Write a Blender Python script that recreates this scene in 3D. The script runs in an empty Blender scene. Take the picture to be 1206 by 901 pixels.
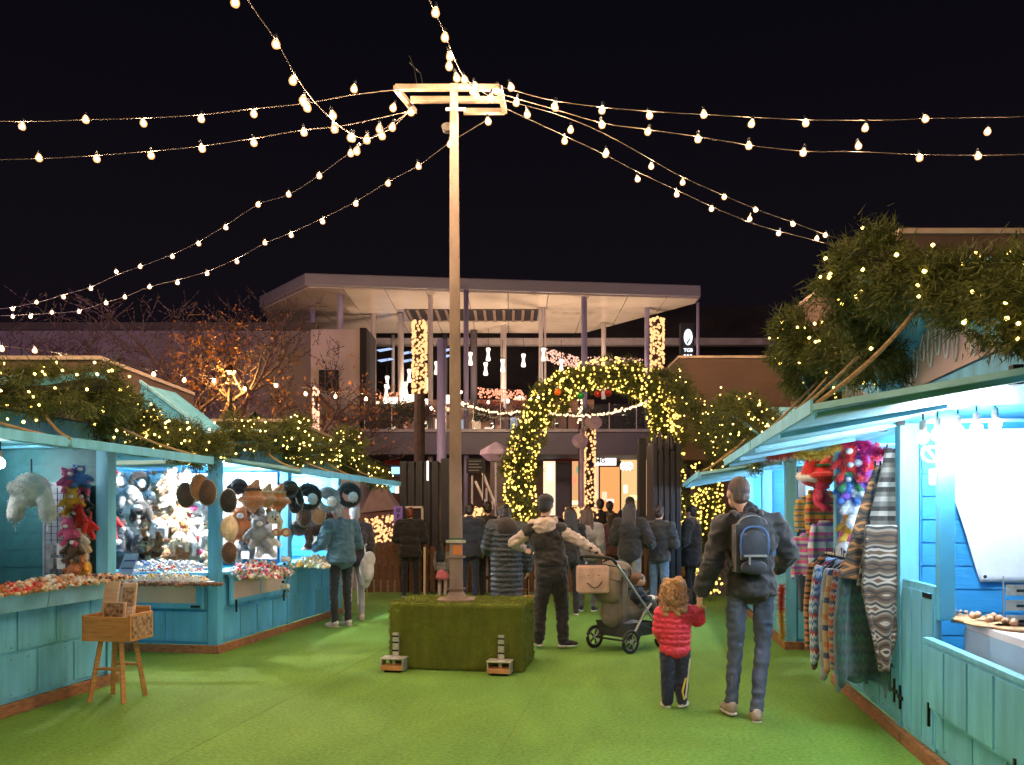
import bpy, bmesh, math, random
import numpy as np
from mathutils import Vector, Matrix, noise as mnoise
R = math.radians
random.seed(7)
rng = np.random.default_rng(7)
scene = bpy.context.scene
COL = scene.collection

# ------------------------------------------------------------------ camera
H = 1.52                                   # eye height
TH = math.atan(152 / 950.0)                # the camera looks a little to the side of the aisle
CT, ST = math.cos(TH), math.sin(TH)
cam_d = bpy.data.cameras.new('camera')
cam_d.sensor_width = 36.0
cam_d.lens = 950 / 1206 * 36
cam_d.shift_y = 157.5 / 1206
cam_d.clip_start = 0.05
cam_d.clip_end = 600
cam = bpy.data.objects.new('camera', cam_d)
COL.objects.link(cam)
cam.location = (0, 0, H)
cam.rotation_euler = (R(90), 0, TH)
scene.camera = cam

# ------------------------------------------------------------------ night sky
world = bpy.data.worlds.new('World')
scene.world = world
world.use_nodes = True
wn = world.node_tree
wn.nodes.clear()
wo = wn.nodes.new('ShaderNodeOutputWorld')
bg = wn.nodes.new('ShaderNodeBackground')
ad = wn.nodes.new('ShaderNodeMixRGB'); ad.blend_type = 'ADD'; ad.inputs[0].default_value = 1
tc = wn.nodes.new('ShaderNodeTexCoord')
sp = wn.nodes.new('ShaderNodeSeparateXYZ')
rp = wn.nodes.new('ShaderNodeValToRGB')
rp.color_ramp.elements[0].position = 0.0
rp.color_ramp.elements[0].color = (0.0062, 0.0036, 0.0044, 1)
rp.color_ramp.elements[1].position = 0.55
rp.color_ramp.elements[1].color = (0.0013, 0.0012, 0.0021, 1)
e_ = rp.color_ramp.elements.new(0.22); e_.color = (0.0027, 0.0020, 0.0032, 1)
sky = wn.nodes.new('ShaderNodeTexSky')
sky.sky_type = 'NISHITA'; sky.sun_disc = False
sky.sun_elevation = R(-9); sky.sun_rotation = R(200)
skm = wn.nodes.new('ShaderNodeVectorMath'); skm.operation = 'SCALE'; skm.inputs[3].default_value = 0.05
wn.links.new(tc.outputs['Generated'], sp.inputs[0])
wn.links.new(sp.outputs[2], rp.inputs[0])
wn.links.new(sky.outputs[0], skm.inputs[0])
wn.links.new(rp.outputs[0], ad.inputs[1])
wn.links.new(skm.outputs[0], ad.inputs[2])
wn.links.new(ad.outputs[0], bg.inputs[0])
bg.inputs[1].default_value = 1.0
wn.links.new(bg.outputs[0], wo.inputs[0])

scene.view_settings.view_transform = 'Standard'
scene.view_settings.look = 'None'
scene.view_settings.exposure = 1.12
scene.view_settings.gamma = 1.0
scene.cycles.sample_clamp_indirect = 4.0
scene.cycles.max_bounces = 6
scene.cycles.use_denoising = True
LAMP = 1.0                                 # common factor of the lamps' power

# ------------------------------------------------------------------ places: a distance ahead and a pixel of the survey picture give a point
def c2w(xc, yc, z=0.0):
    return Vector((xc * CT - yc * ST, xc * ST + yc * CT, z))
def P(px, py, yc):
    return c2w((px - 603) / 950 * yc, yc, H - (py - 608) / 950 * yc)
def G(px, yc):
    return c2w((px - 603) / 950 * yc, yc, 0)

# ------------------------------------------------------------------ materials
MATS = {}
def M(name, rgb=(.5, .5, .5), rough=.6, metal=0.0, var=.15, vs=6.0, bump=0.0, bs=40.0, rgb2=None, spec=.4, trans=0.0, stretch=None, sheen=0.0, detail=6, coord='Object'):
    if name in MATS: return MATS[name]
    m = bpy.data.materials.new(name); m.use_nodes = True
    nt = m.node_tree; N = nt.nodes; L = nt.links
    b = N['Principled BSDF']
    b.inputs['Roughness'].default_value = rough
    b.inputs['Metallic'].default_value = metal
    b.inputs['Specular IOR Level'].default_value = spec
    if sheen: b.inputs['Sheen Weight'].default_value = sheen
    if trans: b.inputs['Transmission Weight'].default_value = trans
    t = N.new('ShaderNodeTexCoord'); mp = N.new('ShaderNodeMapping')
    if stretch: mp.inputs['Scale'].default_value = stretch
    L.new(t.outputs[coord], mp.inputs[0])
    n = N.new('ShaderNodeTexNoise'); n.inputs['Scale'].default_value = vs; n.inputs['Detail'].default_value = detail
    L.new(mp.outputs[0], n.inputs['Vector'])
    r = N.new('ShaderNodeValToRGB')
    c2 = rgb2 or tuple(min(1, c * (1 + var)) for c in rgb)
    c1 = tuple(c * (1 - var) for c in rgb) if rgb2 is None else rgb
    r.color_ramp.elements[0].position = .3; r.color_ramp.elements[1].position = .7
    r.color_ramp.elements[0].color = (*c1, 1); r.color_ramp.elements[1].color = (*c2, 1)
    L.new(n.outputs[0], r.inputs[0]); L.new(r.outputs[0], b.inputs['Base Color'])
    if bump:
        n2 = N.new('ShaderNodeTexNoise'); n2.inputs['Scale'].default_value = bs; n2.inputs['Detail'].default_value = 4
        L.new(mp.outputs[0], n2.inputs['Vector'])
        bm_ = N.new('ShaderNodeBump'); bm_.inputs['Strength'].default_value = bump; bm_.inputs['Distance'].default_value = .01
        L.new(n2.outputs[0], bm_.inputs['Height']); L.new(bm_.outputs[0], b.inputs['Normal'])
    MATS[name] = m
    return m

def EM(name, rgb, strength, sample=True):
    if name in MATS: return MATS[name]
    m = bpy.data.materials.new(name); m.use_nodes = True
    nt = m.node_tree; nt.nodes.clear()
    o = nt.nodes.new('ShaderNodeOutputMaterial'); e = nt.nodes.new('ShaderNodeEmission')
    e.inputs[0].default_value = (*rgb, 1); e.inputs[1].default_value = strength
    nt.links.new(e.outputs[0], o.inputs[0])
    if not sample: m.cycles.emission_sampling = 'NONE'
    MATS[name] = m
    return m

def bands(name, cols, scale=8.0, axis=2, rough=.85, kind='stripe', wob=.02, width=None):
    """knitted or woven cloth: bands of colour along one axis, with an optional diamond figure"""
    if name in MATS: return MATS[name]
    m = M(name, cols[0], rough, bump=.5, bs=120, sheen=.3)
    nt = m.node_tree; N = nt.nodes; L = nt.links; b = N['Principled BSDF']
    t = N.new('ShaderNodeTexCoord'); s = N.new('ShaderNodeSeparateXYZ'); L.new(t.outputs['Object'], s.inputs[0])
    def mt(op, a, bb=None):
        q = N.new('ShaderNodeMath'); q.operation = op
        for i, v in enumerate((a, bb)):
            if v is None: continue
            if isinstance(v, (int, float)): q.inputs[i].default_value = v
            else: L.new(v, q.inputs[i])
        return q.outputs[0]
    z = mt('MULTIPLY', s.outputs[axis], scale)
    if kind in ('diamond', 'fair'):
        x = mt('MULTIPLY', s.outputs[1 if axis == 2 else 2], scale * (1.0 if kind == 'diamond' else 3.0))
        tri = mt('PINGPONG', x, .5 if kind == 'diamond' else .25)
        z = mt('ADD', z, tri)
        if kind == 'diamond':
            zz = mt('PINGPONG', mt('MULTIPLY', s.outputs[axis], scale), .5)
            z = mt('MULTIPLY', mt('ADD', zz, tri), 2.0)
    f = mt('FRACT', z)
    r = N.new('ShaderNodeValToRGB'); r.color_ramp.interpolation = 'CONSTANT'
    k = len(cols)
    for i, c in enumerate(cols):
        e = r.color_ramp.elements[i] if i < 2 else r.color_ramp.elements.new(i / k)
        e.position = i / k; e.color = (*c, 1)
    L.new(f, r.inputs[0]); L.new(r.outputs[0], b.inputs['Base Color'])
    return m

# ------------------------------------------------------------------ objects
def tag(o, label=None, cat=None, group=None, kind=None):
    if label: o['label'] = label
    if cat: o['category'] = cat
    if group: o['group'] = group
    if kind: o['kind'] = kind
    return o
def thing(name, label, cat, loc=(0, 0, 0), rz=0.0, group=None):
    o = bpy.data.objects.new(name, None); COL.objects.link(o)
    o.empty_display_size = .1
    o.location = loc; o.rotation_euler = (0, 0, rz)
    return tag(o, label, cat, group)
def dup(root, loc=None, rz=None, label=None, group=None):
    r = root.copy(); COL.objects.link(r)
    if loc is not None: r.location = loc
    if rz is not None: r.rotation_euler = (0, 0, rz)
    if label: r['label'] = label
    if group: r['group'] = group
    for ch in list(root.children):
        c = ch.copy(); COL.objects.link(c); c.parent = r
        for g in list(ch.children):
            d = g.copy(); COL.objects.link(d); d.parent = c
    return r
def inst(name, me, parent=None, loc=(0, 0, 0), rot=(0, 0, 0), scale=(1, 1, 1), mat=None):
    o = bpy.data.objects.new(name, me); COL.objects.link(o); o.parent = parent
    o.location = loc; o.rotation_euler = rot; o.scale = scale
    if mat is not None:
        o.material_slots[0].link = 'OBJECT'; o.material_slots[0].material = mat
    return o

class MB:
    """collects solids and links them as one mesh"""
    def __init__(s): s.v = []; s.f = []; s.n = 0
    def add(s, vs, fs):
        s.v.append(np.asarray([tuple(q) for q in vs], float)); s.f += [tuple(i + s.n for i in f) for f in fs]; s.n += len(vs); return s
    def box(s, x0, x1, y0, y1, z0, z1, mat=None):
        x0, x1 = sorted((x0, x1)); y0, y1 = sorted((y0, y1)); z0, z1 = sorted((z0, z1))
        vs = [(x, y, z) for z in (z0, z1) for y in (y0, y1) for x in (x0, x1)]
        if mat is not None: vs = [mat @ Vector(v) for v in vs]
        return s.add(vs, [(0, 2, 3, 1), (4, 5, 7, 6), (0, 1, 5, 4), (2, 6, 7, 3), (0, 4, 6, 2), (1, 3, 7, 5)])
    def tube(s, pts, r, n=8, caps=True, flat=None):
        pts = [Vector(p) for p in pts]; k = len(pts)
        rs = r if isinstance(r, (list, tuple)) else [r] * k
        vs = []; up = Vector((0, 0, 1))
        for i, p in enumerate(pts):
            d = (pts[min(i + 1, k - 1)] - pts[max(i - 1, 0)]).normalized()
            a = d.cross(up)
            if a.length < .05: a = d.cross(Vector((0, 1, 0)))
            a.normalize(); b = a.cross(d).normalized()
            for j in range(n):
                t = 2 * math.pi * j / n + (math.pi / 4 if n == 4 else 0)
                vs.append(p + (a * math.cos(t) + b * math.sin(t)) * rs[i])
        fs = [(i * n + j, i * n + (j + 1) % n, (i + 1) * n + (j + 1) % n, (i + 1) * n + j) for i in range(k - 1) for j in range(n)]
        if caps: fs += [tuple(range(n - 1, -1, -1)), tuple(range((k - 1) * n, k * n))]
        return s.add(vs, fs)
    def lathe(s, prof, c=(0, 0, 0), n=16, mat=None):
        c = Vector(c); vs = []
        for r, z in prof:
            for j in range(n):
                t = 2 * math.pi * j / n
                v = Vector((r * math.cos(t), r * math.sin(t), z))
                vs.append((mat @ v if mat is not None else v) + c)
        k = len(prof)
        fs = [(i * n + j, i * n + (j + 1) % n, (i + 1) * n + (j + 1) % n, (i + 1) * n + j) for i in range(k - 1) for j in range(n)]
        fs += [tuple(range(n - 1, -1, -1)), tuple(range((k - 1) * n, k * n))]
        return s.add(vs, fs)
    def ell(s, c, r, n=12, m=8, rot=None):
        c = Vector(c); r = Vector(r) if not isinstance(r, (int, float)) else Vector((r, r, r))
        vs = [Vector((0, 0, -1))]
        for i in range(1, m):
            a = math.pi * i / m - math.pi / 2
            for j in range(n):
                t = 2 * math.pi * j / n
                vs.append(Vector((math.cos(a) * math.cos(t), math.cos(a) * math.sin(t), math.sin(a))))
        vs.append(Vector((0, 0, 1)))
        out = []
        for v in vs:
            v = Vector((v.x * r.x, v.y * r.y, v.z * r.z))
            if rot is not None: v = rot @ v
            out.append(v + c)
        fs = [(0, 1 + (j + 1) % n, 1 + j) for j in range(n)]
        for i in range(m - 2):
            fs += [(1 + i * n + j, 1 + i * n + (j + 1) % n, 1 + (i + 1) * n + (j + 1) % n, 1 + (i + 1) * n + j) for j in range(n)]
        e = len(vs) - 1; b0 = 1 + (m - 2) * n
        fs += [(b0 + j, b0 + (j + 1) % n, e) for j in range(n)]
        return s.add(out, fs)
    def cap(s, p0, p1, r0, r1, n=12):
        """tapered limb with round ends"""
        p0 = Vector(p0); p1 = Vector(p1); d = p1 - p0; L = d.length
        if L < 1e-5: return s.ell(p0, r0)
        d /= L; pts = []; rs = []
        for a in (-75, -45, -15): pts.append(p0 + d * (r0 * math.sin(R(a)))); rs.append(r0 * math.cos(R(a)))
        for t in (.25, .5, .75): pts.append(p0 + d * L * t); rs.append(r0 + (r1 - r0) * t)
        for a in (15, 45, 75): pts.append(p1 + d * (r1 * math.sin(R(a)))); rs.append(r1 * math.cos(R(a)))
        return s.tube(pts, rs, n)
    def prism(s, poly, ext):
        """closed polygon (list of points) pushed along ext"""
        k = len(poly); e = Vector(ext); poly = [Vector(p) for p in poly]
        vs = poly + [p + e for p in poly]
        fs = [tuple(range(k - 1, -1, -1)), tuple(range(k, 2 * k))] + [(i, (i + 1) % k, k + (i + 1) % k, k + i) for i in range(k)]
        return s.add(vs, fs)
    def mesh(s, name, mat, smooth=False):
        me = bpy.data.meshes.new(name)
        me.from_pydata(np.concatenate(s.v).tolist() if s.v else [], [], s.f)
        if mat is not None: me.materials.append(mat)
        if smooth: me.polygons.foreach_set('use_smooth', [True] * len(me.polygons))
        me.update()
        return me
    def build(s, name, mat, parent=None, smooth=False, loc=(0, 0, 0), bevel=0.0, fix=True):
        me = s.mesh(name, mat, smooth)
        if fix:
            bm = bmesh.new(); bm.from_mesh(me)
            bmesh.ops.recalc_face_normals(bm, faces=bm.faces)
            bm.to_mesh(me); bm.free()
        o = bpy.data.objects.new(name, me); COL.objects.link(o); o.parent = parent; o.location = loc
        if bevel:
            b = o.modifiers.new('edge', 'BEVEL'); b.width = bevel; b.segments = 2; b.limit_method = 'ANGLE'
        return o

def fast_mesh(name, V, T, mat):
    """triangles from arrays"""
    me = bpy.data.meshes.new(name)
    V = np.asarray(V, np.float32); T = np.asarray(T, np.int32)
    me.vertices.add(len(V)); me.vertices.foreach_set('co', V.ravel())
    me.loops.add(T.size); me.loops.foreach_set('vertex_index', T.ravel())
    k = T.shape[1]
    me.polygons.add(len(T)); me.polygons.foreach_set('loop_start', np.arange(0, T.size, k, dtype=np.int32))
    me.materials.append(mat); me.update(calc_edges=True)
    return me

def fuse(mb, voxel, mat, name, parent, loc=(0, 0, 0), smooth=4, wrinkle=0.0, wf=9.0):
    """melts overlapping solids into one continuous skin"""
    me = mb.mesh(name + '_src', None)
    o = bpy.data.objects.new(name, me)
    tmp.objects.link(o)
    r = o.modifiers.new('r', 'REMESH'); r.mode = 'VOXEL'; r.voxel_size = voxel; r.use_smooth_shade = True
    if smooth:
        s_ = o.modifiers.new('s', 'SMOOTH'); s_.iterations = smooth; s_.factor = .5
    dg = bpy.context.evaluated_depsgraph_get(); dg.update()
    em = bpy.data.meshes.new_from_object(o.evaluated_get(dg))
    tmp.objects.unlink(o); bpy.data.objects.remove(o); bpy.data.meshes.remove(me)
    em.name = name; em.materials.clear(); em.materials.append(mat)
    em.polygons.foreach_set('use_smooth', [True] * len(em.polygons))
    if wrinkle:      # creases and folds of cloth
        seed = Vector((random.random() * 50, random.random() * 50, 0)); nn = len(em.vertices)
        co = np.empty(nn * 3); em.vertices.foreach_get('co', co); co = co.reshape(-1, 3)
        no = np.empty(nn * 3); em.vertices.foreach_get('normal', no); no = no.reshape(-1, 3)
        d = np.array([(.55 - abs(mnoise.noise(Vector((x * wf, y * wf, z * wf * 1.7)) + seed)) * 2.2) + .35 * mnoise.noise(Vector((x, y, z)) * wf * 3.1) for x, y, z in co])
        em.vertices.foreach_set('co', (co + no * d[:, None] * wrinkle).ravel()); em.update()
    q = bpy.data.objects.new(name, em); COL.objects.link(q); q.parent = parent; q.location = loc
    return q
tmp = bpy.data.collections.new('tmp'); COL.children.link(tmp)

def ico(r, sub=1):
    bm = bmesh.new(); bmesh.ops.create_icosphere(bm, subdivisions=sub, radius=r)
    V = np.array([v.co[:] for v in bm.verts]); F = np.array([[v.index for v in f.verts] for f in bm.faces]); bm.free()
    return V, F
ICO_V, ICO_F = ico(1.0, 1)

def scatter_balls(name, pts, r, mat, parent=None, vary=.2):
    pts = np.asarray(pts, float); n = len(pts)
    rr = r * (1 + vary * (rng.random(n) - .5) * 2)
    V = (ICO_V[None] * rr[:, None, None] + pts[:, None]).reshape(-1, 3)
    F = (ICO_F[None] + (np.arange(n) * len(ICO_V))[:, None, None]).reshape(-1, 3)
    me = fast_mesh(name, V, F, mat)
    o = bpy.data.objects.new(name, me); COL.objects.link(o); o.parent = parent
    return tag(o, kind='stuff')

def smoothpath(pts, k=6):
    """Catmull-Rom through the points"""
    pts = [Vector(p) for p in pts]; out = []
    for i in range(len(pts) - 1):
        p0 = pts[max(i - 1, 0)]; p1 = pts[i]; p2 = pts[i + 1]; p3 = pts[min(i + 2, len(pts) - 1)]
        for j in range(k):
            t = j / k
            out.append(.5 * ((2 * p1) + (p2 - p0) * t + (2 * p0 - 5 * p1 + 4 * p2 - p3) * t * t + (3 * p1 - p0 - 3 * p2 + p3) * t ** 3))
    out.append(pts[-1]); return out

def wear(m, chip, lo=.66, sc=7.0, hi=None):
    """chipped and rubbed spots that show what is under the paint"""
    nt = m.node_tree; b = nt.nodes['Principled BSDF']; src = b.inputs['Base Color'].links[0].from_socket
    t = nt.nodes.new('ShaderNodeTexCoord'); mp = nt.nodes.new('ShaderNodeMapping'); mp.inputs['Scale'].default_value = (1, 1, .45)
    n = nt.nodes.new('ShaderNodeTexNoise'); n.inputs['Scale'].default_value = sc; n.inputs['Detail'].default_value = 12; n.inputs['Roughness'].default_value = .72
    r = nt.nodes.new('ShaderNodeValToRGB'); r.color_ramp.elements[0].position = lo; r.color_ramp.elements[1].position = (hi or lo + .03)
    x = nt.nodes.new('ShaderNodeMixRGB'); x.inputs[2].default_value = (*chip, 1)
    nt.links.new(t.outputs['Object'], mp.inputs[0]); nt.links.new(mp.outputs[0], n.inputs['Vector']); nt.links.new(n.outputs[0], r.inputs[0]); nt.links.new(r.outputs[0], x.inputs[0]); nt.links.new(src, x.inputs[1]); nt.links.new(x.outputs[0], b.inputs['Base Color'])
# paints and cloths used in several places
teal = M('teal_paint', (.145, .47, .66), .5, var=.20, vs=10, bump=.45, bs=60, stretch=(1, 1, .18), spec=.4)
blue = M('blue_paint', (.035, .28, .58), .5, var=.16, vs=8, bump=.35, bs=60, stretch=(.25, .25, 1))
teal_light = M('pale_teal_paint', (.27, .56, .70), .5, var=.18, vs=6, bump=.2, bs=60)
plinth_m = M('brown_plinth_wood', (.30, .13, .06), .65, var=.35, vs=12, bump=.4, bs=70, stretch=(1, 1, 5))
pinkpanel = M('pink_beige_board', (.62, .44, .37), .6, var=.08, vs=4)
iron = M('black_iron', (.015, .015, .017), .4, metal=.7, var=.2)
rope_m = M('hemp_rope', (.30, .20, .10), .9, var=.3, vs=60, bump=.8, bs=150)
wood = M('pine_wood', (.50, .24, .08), .5, var=.25, vs=9, bump=.2, bs=60, stretch=(1, 1, 6))
white_cloth = M('white_cloth', (.78, .78, .80), .8, var=.04, vs=5, bump=.2, bs=30)

wear(teal, (.05, .15, .17), .62, 6.0, .80); wear(teal, (.36, .40, .36), .70, 16.0)
wear(teal_light, (.10, .22, .22), .62, 6, .8); wear(plinth_m, (.06, .03, .02), .55, 9, .7)
# ------------------------------------------------------------------ ground
turf = M('artificial_turf', (.105, .225, .034), .85, vs=.45, rgb2=(.150, .275, .046), bump=.6, bs=260, spec=.25, detail=10)
paving = M('plaza_paving', (.10, .085, .085), .6, var=.25, vs=3, bump=.3, bs=40)
g = MB().box(-300, 300, -20, 300, -.4, -.006).build('plaza_ground', paving); tag(g, kind='structure')
g = MB().box(-14, 12, -6, 15.9, -.1, 0).build('artificial_turf', turf); tag(g, kind='structure')
# seams of the turf rolls
sm = MB()
for x in (-2.9, -.9): sm.box(x, x + .004, -6, 15.8, .001, .002)
tag(sm.build('turf_seam', M('turf_seam', (.10, .15, .02), .9)), kind='structure')
# fine nap and worn tracks in the turf colour
_nt = turf.node_tree; _b = _nt.nodes['Principled BSDF']; _src = _b.inputs['Base Color'].links[0].from_socket
_tc = _nt.nodes.new('ShaderNodeTexCoord'); _n1 = _nt.nodes.new('ShaderNodeTexNoise'); _n1.inputs['Scale'].default_value = 34; _n1.inputs['Detail'].default_value = 8; _n1.inputs['Roughness'].default_value = .8
_n2 = _nt.nodes.new('ShaderNodeTexNoise'); _n2.inputs['Scale'].default_value = .9; _n2.inputs['Detail'].default_value = 8; _n2.inputs['Distortion'].default_value = 1.5
_mp = _nt.nodes.new('ShaderNodeMapping'); _mp.inputs['Scale'].default_value = (1.6, .5, 1)
_ma = _nt.nodes.new('ShaderNodeMath'); _ma.operation = 'MULTIPLY_ADD'; _ma.inputs[1].default_value = 2.6; _ma.inputs[2].default_value = -.62
_mb = _nt.nodes.new('ShaderNodeMath'); _mb.operation = 'MULTIPLY_ADD'; _mb.inputs[1].default_value = .75
_mx = _nt.nodes.new('ShaderNodeVectorMath'); _mx.operation = 'SCALE'
_nt.links.new(_tc.outputs['Object'], _n1.inputs['Vector']); _nt.links.new(_tc.outputs['Object'], _mp.inputs[0]); _nt.links.new(_mp.outputs[0], _n2.inputs['Vector'])
_nt.links.new(_n1.outputs[0], _ma.inputs[0]); _nt.links.new(_n2.outputs[0], _mb.inputs[0]); _nt.links.new(_ma.outputs[0], _mb.inputs[2])
_nt.links.new(_src, _mx.inputs[0]); _nt.links.new(_mb.outputs[0], _mx.inputs['Scale']); _nt.links.new(_mx.outputs[0], _b.inputs['Base Color'])

# scraps and needles dropped on the turf
def scraps():
    n = 420; x = -4.2 + 5.6 * rng.random(n); y = 4 + 9 * rng.random(n); a = rng.random(n) * 6.28; l = .008 + .012 * rng.random(n)
    b = np.stack([x, y, np.full(n, .004)], 1); d = np.stack([np.cos(a) * l, np.sin(a) * l, np.zeros(n)], 1); e = np.stack([-np.sin(a) * l * .3, np.cos(a) * l * .3, np.full(n, .003)], 1)
    V = np.stack([b - d, b + d, b + e], 1).reshape(-1, 3)
    o = bpy.data.objects.new('dropped_needles', fast_mesh('dropped_needles', V, np.arange(3 * n).reshape(n, 3), M('dry_needles', (.35, .30, .16), .8))); COL.objects.link(o)
    tag(o, 'dry needles and scraps scattered over the artificial turf', 'litter', kind='stuff')
scraps()
# ------------------------------------------------------------------ shopping building, seen beyond the arch
plaster = M('mauve_plaster', (.27, .22, .26), .8, var=.08, vs=.6, bump=.2, bs=12)
soffit_m = M('canopy_soffit_panel', (.62, .53, .44), .25, var=.16, vs=.35, spec=.8, metal=.2)
fascia_m = M('canopy_fascia', (.24, .22, .24), .4, var=.08, vs=.4)
dark_in = M('dark_interior', (.018, .014, .018), .8, var=.3, vs=1)
slab_m = M('slab_grey', (.11, .10, .13), .7, var=.15, vs=1)
col_white = M('column_white', (.55, .50, .50), .4, var=.06, vs=1)
col_purple = M('column_violet_grey', (.30, .27, .42), .4, var=.06, vs=1)
glass = M('balustrade_glass', (.85, .87, .9), .03, trans=.97, var=.02)
BX = lambda px, yc: (px - 603) / 950 * yc
BZ = lambda py, yc: H - (py - 608) / 950 * yc

mall = thing('shopping_centre', 'two storey shopping centre with a big white flat canopy on slim columns', 'building', (0, 0, 0), TH)
mall_obj = lambda mb, name, mat, **k: mb.build(name, mat, mall, **k)
# canopy
zt, zb = 10.58, 10.05
plan = [(-7.7, 30), (7.4, 31.6), (7.45, 32.3), (3.4, 37.7), (-11.0, 37.7), (-10.4, 33.2)]
mall_obj(MB().prism([(x, y, zb + .06) for x, y in plan], (0, 0, zt - zb - .06)), 'roof', fascia_m, bevel=.05)
# soffit panels between the axes, each with a joint
import itertools
def clip_poly(poly, x0, x1, y0, y1):
    def cl(p, f, ax, v, sg):
        out = []
        for i in range(len(p)):
            a, b = p[i], p[(i + 1) % len(p)]
            ia, ib = sg * (a[ax] - v) >= 0, sg * (b[ax] - v) >= 0
            if ia: out.append(a)
            if ia != ib:
                t = (v - a[ax]) / (b[ax] - a[ax]); out.append((a[0] + (b[0] - a[0]) * t, a[1] + (b[1] - a[1]) * t))
        return out
    for ax, v, sg in ((0, x0, 1), (0, x1, -1), (1, y0, 1), (1, y1, -1)):
        poly = cl(poly, None, ax, v, sg)
        if not poly: return poly
    return poly
inner = [(x * .985, 33.5 + (y - 33.5) * .97) for x, y in plan]
for x0 in np.arange(-11, 7.5, 1.55):
    for y0, y1 in ((30, 33.2), (33.23, 35.4), (35.43, 38)):
        if y0 > 33 and y1 < 36 and -4.2 < x0 + .7 < 1.0: continue
        q = clip_poly(inner, x0 + .015, x0 + 1.535, y0, y1)
        if len(q) > 2: mall_obj(MB().prism([(x, y, zb) for x, y in q], (0, 0, .05)), 'soffit_panel', soffit_m)
mall_obj(MB().box(-4.5, 1.1, 33.25, 35.4, zb + .053, zb + .058), 'louver_backing', dark_in)
lv = MB()
for i in range(14): lv.box(-4.4 + .4 * i, -4.28 + .4 * i, 33.3, 35.35, zb - .02, zb + .05)
tag(mall_obj(lv, 'louver', M('louver_brown', (.16, .11, .085), .7)), kind='stuff')
# columns
for px, pt, pb, w, yc, m in ((368, 350, 388, 6, 33.5, col_purple), (401, 340, 388, 7, 31.0, col_purple), (440, 392, 506, 6, 34, col_white),
        (472, 378, 506, 7, 34, col_white), (507, 362, 600, 6, 31.2, col_white), (549, 341, 600, 6, 30.5, col_purple), (593, 394, 506, 7, 36, col_white),
        (637, 366, 506, 5, 33, col_white), (642, 366, 506, 2.5, 33, col_white), (688, 345, 506, 7, 31.4, col_purple), (711, 385, 470, 5.5, 35.5, col_white), (762, 372, 506, 6, 33, col_purple), (822, 355, 440, 3.5, 32.2, col_purple),
        (524, 400, 470, 6, 38, slab_m), (463, 405, 480, 4, 38, col_white), (558, 380, 480, 8, 37, slab_m)):
    x = BX(px, yc); hw = w / 2 / 950 * yc
    z0 = BZ(pb, yc) if pb not in (600,) else 0
    mall_obj(MB().tube([(x, yc, max(z0, 0)), (x, yc, zb + .01)], hw, 12), 'column', m, smooth=True)
# slab, edge, balustrade, terrace
mall_obj(MB().box(BX(388, 30), BX(905, 30), 30, 44, BZ(535, 30), BZ(508, 30)), 'terrace_slab', slab_m)
mall_obj(MB().box(BX(388, 30), BX(905, 30), 29.9, 30.0, BZ(509, 30), BZ(505.5, 30)), 'slab_edge', M('slab_edge', (.28, .26, .28), .5))
for i in range(12):
    x0 = BX(430 + i * 32, 30.3)
    mall_obj(MB().box(x0, x0 + .98, 30.28, 30.3, BZ(505, 30), BZ(505, 30) + .95), 'glass_pane', glass)
    mall_obj(MB().box(x0 - .03, x0 - .005, 30.26, 30.32, BZ(505, 30), BZ(505, 30) + 1.0), 'rail_post', col_white)
mall_obj(MB().box(BX(424, 42), BX(905, 42), 42, 42.3, 4.0, 12.5), 'back_wall', dark_in)
mall_obj(MB().box(BX(424, 40), BX(905, 40), 38.0, 38.4, BZ(406, 38), BZ(398, 38)), 'inner_beam', M('inner_beam', (.3, .26, .26), .5))
sk = EM('skylight_glow', (.45, .6, 1), .55, False)
for px0, py0, ln in ((447, 412, 16), (448, 424, 16), (472, 416, 14), (474, 425, 14), (523, 412, 14), (520, 420, 12)):
    yc = 37
    mall_obj(MB().prism([(BX(px0, yc), yc, BZ(py0 + 2, yc)), (BX(px0 + ln, yc), yc, BZ(py0 - 1, yc)), (BX(px0 + ln - 4, yc), yc, BZ(py0 - 2.5, yc)), (BX(px0 - 4, yc), yc, BZ(py0, yc))], (0, .1, 0)), 'roof_light', sk)
# terrace bar: lit counter strips and low lit zone
warmstrip = EM('warm_strip', (1, .62, .38), 1.2, False); whitestrip = EM('white_strip', (1, .86, .72), 1.4, False)
for px0, px1, py, hh, m in ((451, 470, 471, 8, whitestrip), (474, 492, 469, 9, whitestrip), (498, 508, 474, 9, whitestrip), (524, 533, 470, 10, whitestrip), (440, 447, 474, 3, warmstrip), (606, 618, 469, 4, warmstrip), (590, 600, 472, 5, whitestrip)):
    yc = 37.0
    mall_obj(MB().box(BX(px0, yc), BX(px1, yc), yc, yc + .15, BZ(py + hh / 2, yc), BZ(py - hh / 2, yc)), 'light_box', m, bevel=.05)
mall_obj(MB().box(BX(436, 38), BX(700, 38), 38.2, 38.5, 4.7, BZ(470, 38)), 'bar_wall', M('bar_wall', (.40, .22, .14), .7, var=.5, vs=1.2))
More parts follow.
